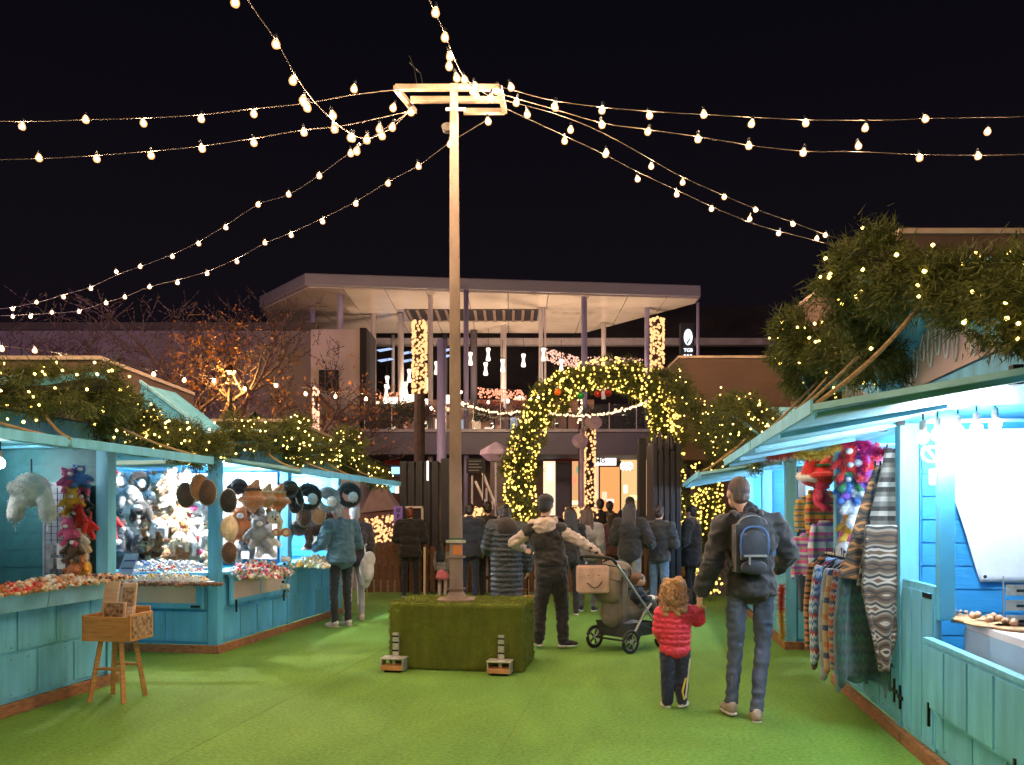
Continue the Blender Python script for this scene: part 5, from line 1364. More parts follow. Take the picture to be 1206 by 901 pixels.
# quilting seams of the jacket, as raised soft ridges on back and sleeves
# backpack
bpk = thing('backpack', 'dark grey backpack with a blue trimmed pocket worn on the man', 'backpack', P(884, 640, 5.93), TH)
bp_m = cloth('backpack_dark', (.028, .028, .036), .7); 
mb = MB(); mb.ell((0, 0, .0), (.135, .08, .23), 20, 14); mb.box(-.12, .12, -.055, .08, -.215, .14)
fuse(mb, .010, bp_m, 'main_bag', bpk, smooth=8)
mb = MB(); mb.ell((0, -.075, -.02), (.105, .045, .12), 18, 12); mb.box(-.095, .095, -.10, -.05, -.12, .07)
fuse(mb, .009, cloth('backpack_pocket', (.04, .042, .055), .7), 'front_pocket', bpk, smooth=5)
mb = MB(); mb.ell((0, -.085, -.17), (.10, .04, .055), 16, 10)
fuse(mb, .009, bp_m, 'lower_pocket', bpk)
MB().tube(smoothpath([(-.095, -.10, -.08), (-.10, -.105, .03), (-.07, -.10, .105), (0, -.095, .125), (.07, -.10, .105), (.10, -.105, .03), (.095, -.10, -.08)], 5), .0065, 6).build('blue_piping', M('piping_blue', (.06, .16, .42), .5), bpk, smooth=True)
MB().tube(smoothpath([(-.12, -.03, .08), (-.09, -.05, .17), (0, -.05, .205), (.09, -.05, .17), (.12, -.03, .08)], 5), .006, 6).build('zip', M('zip_grey', (.22, .22, .25), .4), bpk, smooth=True)
MB().box(-.085, .085, -.128, -.118, -.095, -.078).build('label_strip', M('grey_webbing', (.28, .27, .27), .6), bpk, bevel=.003)
MB().box(-.05, -.038, -.135, -.12, -.15, -.08).build('buckle', MATS['grey_webbing'], bpk)
for sx in (-1, 1): MB().tube(smoothpath([(sx * .08, .02, .2), (sx * .11, .10, .23), (sx * .13, .17, .12), (sx * .14, .13, -.08), (sx * .12, .03, -.18)], 5), .018, 6).build('strap', bp_m, bpk, smooth=True)
MB().tube(smoothpath([(-.03, 0, .225), (-.02, 0, .26), (.02, 0, .26), (.03, 0, .225)], 5), .007, 6).build('handle', bp_m, bpk, smooth=True)

# --- the small girl
gl = G(795, 6.42); grz = TH; gh = 1.05
j = lambda px, py, dy=0: J2(px, py, 6.42, gl, grz, gh, dy)
girlpose = dict(pel=j(795, 764), neck=j(795, 714), head=j(793, 697, .0), sl=j(780, 722), sr=j(811, 721), el=j(777, 742, .02), wl=j(783, 757, .12), er=j(822, 730, .05), wr=j(823, 717, .02),
                hl=j(787, 766), hr=j(803, 766), kl=j(786, 797, .01), kr=j(803, 797, .02), al=j(786, 826, 0), ar=j(803, 825, -.05))
girl, GJ = person('small girl in a red puffer jacket with curly hair holding a hand', gl, grz, gh, M('puffer_red', (.66, .04, .075), .42, var=.12, vs=5, bump=.3, bs=25), cloth('navy_track', (.018, .02, .04)), h_blond, skin_b,
    girlpose, M('trainer_white', (.62, .52, .46), .55), 'curly', thick=.060, hem=.88, puff=1, vox=.013, headscale=1.50, w=1.0, baggy=.034, feet=(15, -38), handinfo={'r': dict(d=(.15, 0, 1), up=(1, 0, 0), curl=.6)})
MB().tube([GJ['hr'] + Vector((.055, -.04, -.06)), GJ['kr'] + Vector((.038, -.045, 0)), GJ['ar'] + Vector((.022, -.045, .03))], [.008, .007, .007], 6).build('side_stripe', M('stripe_cream', (.6, .55, .42), .6), girl)
MB().tube([GJ['kr'] + Vector((.02, -.052, -.0)), GJ['ar'] + Vector((-.005, -.048, .08)), GJ['ar'] + Vector((.01, -.048, .02))], .008, 6).build('yellow_stripe', M('stripe_yellow', (.6, .42, .04), .6), girl)

strands(girl, GJ['head'] + Vector((0, -.012, -.01)), np.array((.075, .08, .085)), 1500, .075, h_blond, .008, .0028, .9)
strands(dad, DJ['head'] + Vector((0, -.018, .03)), np.array((.075, .088, .085)), 1600, .016, MATS['hair_short_brown'], 0, .0013, .3, -.45)
# --- the man in the black vest
vl = G(650, 9.25); vrz = TH; vh = 1.80
j = lambda px, py, dy=0: J2(px, py, 9.25, vl, vrz, vh, dy)
vpose = dict(pel=j(649, 674), neck=j(640, 615, .0), head=j(643, 595, .02), sl=j(623, 625), sr=j(660, 623), el=j(605, 639, .10), wl=j(616, 646, .32), er=j(684, 638, .0), wr=j(703, 650, .0),
             hl=j(642, 680), hr=j(658, 680), kl=j(636, 715, .03), kr=j(662, 715, .06), al=j(635, 752, .0), ar=j(663, 753, .02))
vm, VJ = person('man in a black vest over a beige hoodie and black cap leaning on the stroller', vl, vrz, vh, cloth('vest_black', (.022, .018, .017)), cloth('trousers_black', (.016, .013, .014)), h_dark, skin_a,
    vpose, cloth('shoe_black', (.02, .018, .02)), 'cap', toph=('hoodie', cloth('hoodie_beige', (.52, .40, .34), bump=.9, bs=18), .01), thick=.028, hem=.93, vox=.0095, sleeve=False, hyaw=-20, w=1.0, baggy=.018, topname='vest', feet=(10, -72), girth=1.0,
    handinfo={'r': dict(d=(.8, .2, -.5), up=(0, -.3, .9), curl=.7)})
MB().cap(VJ['er'].lerp(VJ['wr'], .55), VJ['wr'], .050, .038, 12).build('dark_cuff', cloth('cuff_dark', (.02, .02, .022)), vm, smooth=True)
for s_ in 'lr': MB().cap(VJ['a' + s_] + Vector((0, 0, .03)), VJ['a' + s_] + Vector((0, 0, -.01)), .048, .046, 12).build('sock', M('sock_white', (.7, .66, .64), .8), vm, smooth=True)

# --- stroller
SR = TH + R(-49)
sc_ = G(721, 9.12); strl = thing('stroller', 'taupe hooded baby stroller with a bag hung from its handle', 'stroller', sc_, SR)   # local +y forward
frame_m = M('stroller_frame', (.45, .43, .42), .35, metal=.7); blackm = M('stroller_black', (.015, .015, .016), .5)
taupe = cloth('stroller_taupe', (.17, .135, .10))
def wheel(x, y, r):
    w_ = thing('wheel', None, None, (x, y, r)); w_.parent = strl; w_.pop('label', None)
    MB().tube([(0, r * .9 * math.cos(a / 20 * 6.2832), r * .9 * math.sin(a / 20 * 6.2832)) for a in range(21)], .020, 8).build('tyre', blackm, w_, smooth=True)
    MB().tube([(0, r * .72 * math.cos(a / 20 * 6.2832), r * .72 * math.sin(a / 20 * 6.2832)) for a in range(21)], .008, 6).build('rim', frame_m, w_, smooth=True)
    for a in range(5): MB().tube([(0, 0, 0), (0, r * .75 * math.cos(a * 1.2566), r * .75 * math.sin(a * 1.2566))], .010, 5).build('spoke', blackm, w_)
    MB().tube([(-.025, 0, 0), (.025, 0, 0)], .025, 10).build('hub', frame_m, w_)
for x in (-.27, .27): wheel(x, 0, .13)
for x in (-.20, .20): wheel(x, .62, .10)
T_ = lambda *p, **k: MB().tube(list(p), k.get('r', .014), 8)
for sx in (-1, 1):
    T_((sx * .26, 0, .13), (sx * .23, .28, .42), (sx * .22, .42, .52)).build('rear_leg', frame_m, strl)
    T_((sx * .21, .62, .13), (sx * .23, .30, .50), (sx * .24, -.12, .92), (sx * .24, -.22, 1.02)).build('side_tube', frame_m, strl, smooth=False)
    T_((sx * .21, .62, .18), (sx * .21, .62, .1), r=.02).build('fork', blackm, strl)
    T_((sx * .26, 0, .13), (sx * .23, .25, .28), (sx * .21, .55, .2), r=.011).build('lower_tube', blackm, strl)
T_((-.27, 0, .13), (.27, 0, .13), r=.012).build('rear_axle', blackm, strl)
MB().tube(smoothpath([(-.24, -.2, 1.0), (-.22, -.27, 1.06), (0, -.30, 1.07), (.22, -.27, 1.06), (.24, -.2, 1.0)], 5), .019, 8).build('handle', blackm, strl, smooth=True)
# basket
MB().add([(-.2, .02, .16), (.2, .02, .16), (.18, .52, .16), (-.18, .52, .16), (-.23, -.03, .33), (.23, -.03, .33), (.2, .56, .30), (-.2, .56, .30)], [(0, 1, 2, 3), (0, 1, 5, 4), (1, 2, 6, 5), (2, 3, 7, 6), (3, 0, 4, 7)]).build('basket', cloth('basket_dark', (.03, .03, .035)), strl)
mb = MB(); mb.ell((.02, .2, .28), (.16, .18, .08)); mb.ell((-.05, .38, .27), (.12, .12, .07)); fuse(mb, .014, cloth('basket_load', (.25, .27, .30)), 'basket_load', strl)
# seat shell and hood
mb = MB(); mb.cap((0, .02, .42), (0, .05, .78), .16, .15); mb.cap((0, .08, .42), (0, .38, .44), .15, .13); mb.box(-.17, .17, -.02, .08, .40, .85)
fuse(mb, .014, taupe, 'seat', strl)
V = []; F = []; na, nb = 12, 10
for i in range(na + 1):
    a = R(-35) + R(125) * i / na          # sweep of the hood from the back over the top
    for k_ in range(nb + 1):
        b = -1 + 2 * k_ / nb
        rr = .27 + .02 * abs(math.sin(a * 6)); x = .205 * math.copysign(abs(b) ** .7, b) if abs(b) < 1 else .205 * b
        rad = rr * (1 - .25 * abs(b) ** 3)
        V.append((x, .10 + rad * -math.cos(a) , .72 + rad * math.sin(a) * 1.05))
for i in range(na):
    for k_ in range(nb):
        a = i * (nb + 1) + k_; F.append((a, a + 1, a + nb + 2, a + nb + 1))
o = MB().add(V, F).build('hood', taupe, strl, smooth=True); o.modifiers.new('t', 'SOLIDIFY').thickness = .012
V2 = []
for a_ in (R(20), R(55)):
    MB().tube([(.21 * math.sin(c_), .10 - .285 * math.cos(a_) * (1 - .22 * abs(math.sin(c_)) ** 3), .72 + .30 * math.sin(a_) * (1 - .22 * abs(math.sin(c_)) ** 3)) for c_ in np.linspace(-1.57, 1.57, 11)], .007, 6).build('hood_rib', blackm, strl, smooth=True)
MB().tube(smoothpath([(-.2, .18, .58), (-.17, .42, .66), (0, .47, .68), (.17, .42, .66), (.2, .18, .58)], 5), .014, 8).build('bumper_bar', blackm, strl, smooth=True)
MB().tube([(-.16, .42, .2), (0, .5, .19), (.16, .42, .2)], .02, 8).build('footrest', blackm, strl)
# baby sitting in it, looking out past the hood
bl = P(752, 718, 9.25); bl.z = 0
by = P(752, 683, 9.3)
brz = TH + R(-75)
def baby():
    t = thing('person', 'baby in a navy top sitting in the stroller with one white cuff', 'person', Vector((by.x, by.y, by.z)), brz)
    mb = MB(); mb.ell((0, 0, 0), (.068, .08, .078), 16, 12); mb.ell((0, .03, -.03), (.05, .05, .045)); mb.cap((0, .078, .0), (0, .088, -.008), .008, .011, 8)
    for sx in (-1, 1): mb.ell((sx * .068, -.005, -.008), (.012, .016, .02), 8, 8)
    mb.cap((0, -.01, -.05), (0, -.02, -.11), .035, .045); mb.ell((0, -.02, -.2), (.09, .075, .13))
    for sx in (-1, 1):
        mb.cap((sx * .085, -.01, -.13), (sx * .11, .05, -.21), .028, .024); mb.cap((sx * .11, .05, -.21), (sx * .08, .14, -.20), .024, .018)
        hb = MB(); hand(hb, (0, 0, 0), (0, 1, .1), (sx, 0, .5), sx, .012, .5)
        mb.v += [v * .5 + np.array((sx * .08, .14, -.2)) for v in hb.v]; mb.f += [tuple(i + mb.n for i in f) for f in hb.f]; mb.n += hb.n
        mb.cap((sx * .05, 0, -.28), (sx * .06, .16, -.27), .042, .032); mb.cap((sx * .06, .16, -.27), (sx * .06, .18, -.40), .03, .024)
    fuse(mb, .008, skin_b, 'body', t)
    mb = MB(); mb.ell((0, -.012, .018), (.073, .083, .07), 16, 12); mb.ell((0, -.04, -.01), (.06, .045, .05)); fuse(mb, .008, hairm('baby_brown', (.12, .06, .035)), 'hair', t, smooth=1)
    mb = MB(); mb.ell((0, -.02, -.2), (.105, .088, .13)); mb.cap((0, -.01, -.1), (0, -.01, -.12), .06, .075)
    for sx in (-1, 1): mb.cap((sx * .085, -.01, -.13), (sx * .11, .05, -.21), .042, .036); mb.cap((sx * .11, .05, -.21), (sx * .085, .12, -.2), .036, .028)
    fuse(mb, .009, cloth('baby_navy', (.02, .035, .07)), 'top', t)
    MB().cap((.084, .115, -.2), (.08, .14, -.2), .032, .03, 12).build('white_cuff', M('cuff_white', (.75, .75, .72), .8), t, smooth=True)
    mb = MB()
    for sx in (-1, 1): mb.cap((sx * .05, 0, -.28), (sx * .06, .16, -.27), .052, .042); mb.cap((sx * .06, .16, -.27), (sx * .06, .18, -.38), .042, .034)
    fuse(mb, .010, cloth('baby_grey', (.1, .1, .11)), 'trousers', t)
    for sx in (-1, 1): MB().ell((sx * .028, .072, .008), .009, 8, 6).build('eye', eye_m, t, smooth=True); MB().ell((sx * .06, .2, -.42), (.028, .045, .025)).build('shoe', cloth('baby_shoe', (.3, .3, .3)), t, smooth=True)
baby()
# the bag on the handle
bg_ = thing('handle_bag', 'beige cube shaped bag with a stitched smile hanging from the stroller handle', 'bag', P(698, 682, 8.98), TH + R(6))
bagm = cloth('bag_beige', (.52, .31, .22))
o = MB().box(-.175, .175, -.10, .10, -.155, .155).build('body', bagm, bg_); bv = o.modifiers.new('b', 'BEVEL'); bv.width = .035; bv.segments = 4
ink = M('bag_ink', (.035, .02, .015), .7)
MB().tube(smoothpath([(-.07, -.106, -.04), (-.03, -.108, -.078), (0, -.108, -.088), (.04, -.108, -.075), (.085, -.106, -.02)], 6), .006, 6).build('smile', ink, bg_, smooth=True)
MB().tube([(-.085, -.104, -.035), (-.06, -.106, -.048)], .006, 6).build('smile_corner', ink, bg_)
for sx in (-.06, .05): MB().ell((sx, -.102, .055), (.018, .006, .014), 10, 6).build('eye_patch', M('bag_patch', (.45, .26, .19), .8), bg_, smooth=True)
for sx in (-1, 1): MB().tube(smoothpath([(sx * .11, 0, .14), (sx * .10, .02, .22), (sx * .08, .05, .26)], 4), .009, 6).build('strap', blackm, bg_, smooth=True)
MB().box(-.15, .16, -.03, .03, .152, .165).build('lid_trim', blackm, bg_, bevel=.005)

# --- woman in the long puffer coat
wl_ = G(597, 10.25); wh = 1.68
wpose = dict(pel=(0, 0, .95), neck=(0, -.02, 1.46), head=(-.02, .05, 1.60), el=(-.25, .05, 1.16), wl=(-.14, .26, 1.12), er=(.26, -.02, 1.13), wr=(.27, .02, .88))
wm, WJ = person('woman in a long grey quilted puffer coat with dark hood', wl_, TH + R(8), wh, M('puffer_slate', (.035, .042, .055), .6, var=.25, vs=6, bump=.2, bs=20), cloth('leggings_black', (.015, .015, .018)), h_dark, skin_b,
    wpose, M('trainer_pale', (.6, .56, .52), .6), 'bun', thick=.055, hem=.42, puff=1, vox=.0125, girth=1.12, w=1.0, hpitch=-12, feet=(10, -30), topname='puffer_coat')
mb = MB(); mb.ell((-.01, -.13, 1.36), (.14, .075, .13)); mb.ell((-.02, -.07, 1.44), (.13, .10, .07)); fuse(mb, .012, cloth('hood_brown_black', (.03, .022, .02)), 'hood', wm)
t = thing('paper_bag', 'orange brown paper bag held beside the long puffer coat', 'bag', P(618, 738, 10.1), TH + R(20))
MB().prism([(-.13, 0, 0), (.13, 0, 0), (.14, 0, .38), (-.14, 0, .38)], (0, .12, 0)).build('body', M('kraft_paper', (.55, .24, .08), .75, var=.15, vs=6), t)
for y in (0, .12): MB().tube(smoothpath([(-.06, y, .37), (-.05, y, .46), (.05, y, .46), (.06, y, .37)], 4), .005, 5).build('handle', M('bag_handle', (.2, .1, .04), .8), t)

# --- man in teal at the hat hut, and the person behind him
ml = G(402, 11.1); mh = 1.72
mp = dict(pel=(0, 0, .95), neck=(0, .02, 1.47), head=(-.03, .06, 1.60), el=(-.26, .06, 1.16), wl=(-.20, .30, 1.10), er=(.26, 0, 1.14), wr=(.12, .26, 1.08))
mt, MJ = person('man in a teal sweater looking at goods on the hat hut counter', ml, TH + R(50), mh, M('sweater_teal', (.040, .105, .150), .9, var=.2, vs=8, bump=.6, bs=60, sheen=.3), cloth('trousers_ink', (.015, .018, .028)), h_grey, skin_b, mp,
    M('trainer_grey', (.5, .48, .46), .6), 'short', thick=.034, hem=.90, vox=.012, w=1.12, girth=1.2, hpitch=-18, eyes=True, topname='sweater')
p2, _ = person('person in a dark jacket and pale trousers behind the man in teal', G(418, 11.75), TH + R(30), 1.66, cloth('jacket_dark_plum', (.035, .025, .03)), cloth('trousers_pale_grey', (.38, .36, .38)), h_grey, skin_b, None, M('trainer_white', ()), 'short', thick=.04, hem=.86)
t = thing('puffy_bag', 'pale grey crumpled bag held behind the man in teal', 'bag', P(432, 692, 11.45), 0)
mb = MB(); mb.ell((0, 0, .25), (.11, .09, .20)); mb.ell((.04, 0, .40), (.09, .07, .12)); mb.ell((-.03, .01, .08), (.08, .07, .10)); mb.ell((.03, -.04, .18), (.07, .06, .1)); fuse(mb, .016, cloth('pale_crumple', (.45, .44, .46), bump=1.5, bs=18), 'body', t, smooth=1)
MB().tube(smoothpath([(-.02, 0, .48), (-.03, 0, .58), (0, 0, .62)], 4), .012, 6).build('strap', cloth('pale_crumple', ()), t)
# --- seller in the hat hut
sl_ = G(143, 10.0); 
person('seller in a grey beanie standing among the toys in the hat hut', sl_, TH + R(-80), 1.66, cloth('seller_grey', (.12, .13, .16)), cloth('seller_trousers', (.03, .03, .035)), h_brown, skin_b, dict(wl=(-.1, .3, 1.0), wr=(.12, .3, 1.0), el=(-.25, .05, 1.13), er=(.25, .05, 1.13)), None, 'beanie', hpitch=-15, eyes=True, hyaw=5)

# --- the crowd before the fence and the arch
black = cloth('coat_black', (.014, .012, .013)); navy = cloth('coat_navy', (.016, .02, .034)); plum = cloth('coat_maroon', (.06, .02, .022)); brownc = cloth('coat_brown', (.09, .04, .025))
greyc = cloth('sweater_grey', (.26, .24, .25)); jeansg = cloth('jeans_grey', (.16, .165, .17)); jeansb = cloth('jeans_blue', (.10, .18, .34)); darkt = cloth('trousers_dark', (.014, .014, .017))
folded = dict(wl=(-.08, .24, 1.12), wr=(.08, .24, 1.14), el=(-.25, .04, 1.14), er=(.25, .04, 1.14))
CR = [
 ('person with auburn hair in a dark coat standing at the picket fence', 483, 15.2, 0, 1.68, black, darkt, h_red, 'short', dict(thick=.05, girth=1.15, w=1.1, hem=.78), folded),
 ('man in a navy coat half hidden behind the market pole', 553, 14.4, -10, 1.74, navy, cloth('trousers_navy', (.014, .02, .04)), h_dark, 'short', dict(thick=.045, girth=1.15, hem=.80), None),
 ('short haired person in black beyond the long puffer coat', 574, 14.9, 20, 1.78, black, darkt, h_dark, 'short', {}, folded),
 ('person in a grey jacket beyond the hood of the puffer coat', 590, 13.2, -30, 1.72, cloth('jacket_mid_grey', (.07, .06, .065)), darkt, h_brown, 'short', {}, None),
 ('dark haired person in black between the vest man and the stroller', 671, 12.4, 10, 1.66, black, darkt, h_dark, 'long', {}, folded),
 ('woman with long brown hair and a light grey sweater by the stroller', 692, 12.9, -15, 1.66, greyc, cloth('trousers_grey', (.10, .10, .11)), h_brown, 'long', dict(thick=.03), None),
 ('person in a maroon coat seen between two long haired women', 719, 14.6, 25, 1.62, plum, darkt, h_dark, 'long', {}, folded),
 ('woman in a black top and grey jeans with long dark hair', 742, 12.3, -20, 1.74, black, jeansg, h_dark, 'long', dict(thick=.035, hem=.93), dict(el=(-.26, -.02, 1.16), wl=(-.12, .22, 1.06), er=(.3, .02, 1.16), wr=(.3, .28, 1.05))),
 ('man in a dark jacket and blue jeans in the waiting crowd', 776, 12.5, -35, 1.68, cloth('jacket_ink', (.025, .028, .035)), jeansb, h_dark, 'short', dict(thick=.04, hem=.86), folded),
 ('man in a long black coat beside the hut with the raised side board', 814, 13.6, 60, 1.70, black, darkt, h_dark, 'short', dict(thick=.05, girth=1.2, hem=.7), folded),
 ('stooping person in a brown coat behind the blue jeans', 793, 14.6, 40, 1.50, brownc, brownc, h_dark, 'short', dict(thick=.06, girth=1.4, hem=.5), None),
 ('black silhouetted man far beyond the crowd under the arch', 707, 18.0, 0, 1.90, black, darkt, h_dark, 'short', {}, None),
 ('second silhouetted person beside the mauve lamp post under the arch', 718, 18.6, 0, 1.86, black, darkt, h_dark, 'short', {}, None),
 ('silhouetted person in a bobble hat behind the long haired woman in black', 742, 18.3, 0, 1.94, black, darkt, h_dark, 'beanie', {}, None),
]
for lb_, px, yc, fa, h_, tp, lg, hr, stl, kw, ps in CR:
    person(lb_, G(px, yc), TH + R(fa), h_, tp, lg, hr, skin_b, ps, None, stl, vox=.018, **kw)
person('little child in a pink dress standing beside the market pole', G(521, 14.9), TH + R(-25), 1.02, cloth('cardigan_grey', (.16, .14, .14)), cloth('tights_beige', (.42, .30, .26)), h_dark, skin_b, None, M('trainer_white', ()), 'long', vox=.02, headscale=1.35, skirt=cloth('dress_pink', (.62, .16, .20)), thick=.03, hem=.99)
# ------------------------------------------------------------------ goods of the huts
fl = lambda n, c, **k: M('felt_' + n, c, 1.0, var=.28, vs=14, bump=1.0, bs=38, sheen=.5, **k)
f_white = fl('white', (.75, .74, .74)); f_black = fl('black', (.015, .014, .015)); f_tan = fl('tan', (.48, .25, .12)); f_brown = fl('brown', (.10, .05, .03)); f_grey = fl('grey', (.25, .27, .30)); f_orange = fl('orange', (.52, .18, .06))
f_red = fl('red', (.60, .02, .02)); f_pink = fl('pink', (.70, .10, .28)); f_cream = fl('cream', (.70, .56, .38)); f_yellow = fl('yellow', (.75, .42, .04)); f_blue = fl('blue', (.07, .18, .50)); f_green = fl('green', (.04, .22, .08))
PRO = {}
def fuzz(me, m, n=1700, L=.009):
    """short pile standing on a cloth or fur surface"""
    P_ = np.array([p.center[:] for p in me.polygons]); N_ = np.array([p.normal[:] for p in me.polygons])
    i = rng.integers(0, len(P_), n); b = P_[i] + rng.normal(size=(n, 3)) * .003; d = N_[i] * .8 + rng.normal(size=(n, 3)) * .4 + np.array((0, 0, -.35))
    sd = np.cross(d, rng.normal(size=(n, 3))); sd /= np.linalg.norm(sd, axis=1)[:, None]; sd *= .0022
    W = np.stack([b - sd, b + sd, b + d * L], 1).reshape(-1, 3)
    v0 = np.array([v.co[:] for v in me.vertices]); f0 = [tuple(p.vertices) for p in me.polygons]; k = len(v0)
    q = bpy.data.meshes.new(me.name); q.from_pydata(np.concatenate([v0, W]).tolist(), [], f0 + [(k + 3 * j_, k + 3 * j_ + 1, k + 3 * j_ + 2) for j_ in range(n)]); q.materials.append(m)
    q.polygons.foreach_set('use_smooth', [True] * len(f0) + [False] * n); q.update(); return q
def proto(kind):
    """meshes of one kind of goods: list of (part name, mesh, material or None)"""
    if kind in PRO: return PRO[kind]
    L = []
    def fz(nm, mb, vx=.010, sm_=2, m=f_white):
        o = fuse(mb, vx, m, nm, None, smooth=sm_); me = fuzz(o.data, m); bpy.data.objects.remove(o); return me
    if kind == 'animal':
        mb = MB(); mb.ell((0, 0, .03), (.095, .10, .085)); mb.lathe([(.095, -.03), (.10, -.01), (.095, .02)], n=16)
        for sx in (-1, 1): mb.cap((sx * .085, 0, -.02), (sx * .075, .02, -.15), .035, .028)
        L.append(('crown', fz('crown', mb), 0))
        for sx in (-1, 1):
            mb = MB(); mb.ell((sx * .06, -.01, .115), (.032, .02, .036)); L.append(('ear', fz('ear', mb), 1))
            mb = MB(); mb.ell((sx * .074, .02, -.16), (.036, .03, .036)); L.append(('pompom', fz('pompom', mb), 1))
        mb = MB(); mb.ell((-.03, -.094, .035), .010, 8, 6); mb.ell((.03, -.094, .035), .010, 8, 6); mb.ell((0, -.104, .005), .014, 8, 6)
        L.append(('face', mb.mesh('face', f_black, True), None))
    if kind == 'trapper':
        mb = MB(); mb.ell((0, 0, .04), (.10, .105, .10)); mb.ell((0, -.075, .045), (.085, .03, .05))
        for sx in (-1, 1): mb.cap((sx * .095, 0, .02), (sx * .12, .0, -.10), .042, .048); mb.cap((sx * .12, 0, -.12), (sx * .122, 0, -.2), .008, .005, 6)
        L.append(('crown', fz('crown', mb), 0))
        mb = MB(); mb.ell((0, -.085, .05), (.075, .03, .042)); L.append(('brow', fz('brow', mb), 1))
    if kind == 'muff':
        mb = MB(); mb.tube([(.10 * math.cos(a / 16 * 6.2832), 0, .10 * math.sin(a / 16 * 6.2832)) for a in range(17)], .034, 10); mb.ell((.0, .02, .05), (.07, .03, .05))
        L.append(('ring', fz('ring', mb), 0))
        mb = MB(); mb.ell((.03, -.04, -.02), (.045, .04, .05)); L.append(('pompom', fz('pompom', mb), 1))
    if kind == 'santa':
        mb = MB(); mb.cap((0, 0, 0), (.01, 0, .12), .085, .06); mb.cap((.01, 0, .12), (.07, 0, .20), .055, .03); mb.cap((.07, 0, .20), (.13, 0, .13), .03, .018)
        L.append(('crown', fz('crown', mb), 0))
        mb = MB(); mb.tube([(.09 * math.cos(a / 12 * 6.2832), .09 * math.sin(a / 12 * 6.2832), -.01) for a in range(13)], .024, 8); mb.ell((.135, 0, .11), .028); L.append(('brim', fz('brim', mb), 1))
    if kind == 'gnome':
        mb = MB(); mb.lathe([(.10, -.02), (.125, -.01), (.11, .02)], n=18); mb.cap((0, 0, .0), (.01, 0, .07), .095, .065); mb.cap((.01, 0, .07), (.04, .0, .155), .062, .022); L.append(('cone', fz('cone', mb), 0))
        mb = MB(); mb.tube([(.07 * math.cos(a / 12 * 6.2832), .07 * math.sin(a / 12 * 6.2832), .085) for a in range(13)], .009, 6); L.append(('band', fz('band', mb, .008), 1))
    if kind == 'oval':
        mb = MB(); mb.ell((0, 0, 0), (.085, .05, .125), 16, 12); L.append(('pelt', fz('pelt', mb), 0))
        mb = MB(); mb.tube([(.088 * math.cos(a / 16 * 6.2832), -.0, .13 * math.sin(a / 16 * 6.2832)) for a in range(17)], .005, 6); L.append(('wire', mb.mesh('wire', galv, True), None))
    if kind == 'plush':
        mb = MB(); mb.ell((0, 0, 0), (.06, .05, .07)); mb.ell((0, -.01, .085), (.05, .045, .045))
        for sx in (-1, 1): mb.ell((sx * .035, 0, .125), (.02, .014, .022)); mb.cap((sx * .05, -.01, .03), (sx * .09, -.03, -.01), .02, .018); mb.cap((sx * .03, -.01, -.05), (sx * .055, -.05, -.08), .024, .022)
        L.append(('body', fz('body', mb, .008), 0)); mb = MB(); mb.ell((0, -.052, .078), (.022, .016, .018)); L.append(('muzzle', mb.mesh('muzzle', f_white, True), 1))
    PRO[kind] = L; return L
def good(kind, name, label, cat, loc, mats, rz=0.0, sc=1.0, group=None, tilt=0.0, hang=0.0):
    t = thing(name, label, cat, loc, rz, group); t.rotation_euler = (tilt, 0, rz); t.scale = (sc, sc, sc)
    for nm, me, mi in proto(kind):
        inst(nm, me, t, mat=None if mi is None else mats[min(mi, len(mats) - 1)])
    if hang: MB().tube([(0, 0, .1), (0, 0, .1 + hang)], .004, 4).build('hook_cord', iron, t)
    return t
GH = 'hats and toys hanging in the hat hut'
cn = {id(f_white): 'white', id(f_black): 'black', id(f_tan): 'tan', id(f_brown): 'brown', id(f_grey): 'grey', id(f_orange): 'orange', id(f_red): 'red', id(f_pink): 'pink', id(f_cream): 'cream', id(f_yellow): 'yellow', id(f_blue): 'blue', id(f_green): 'green'}
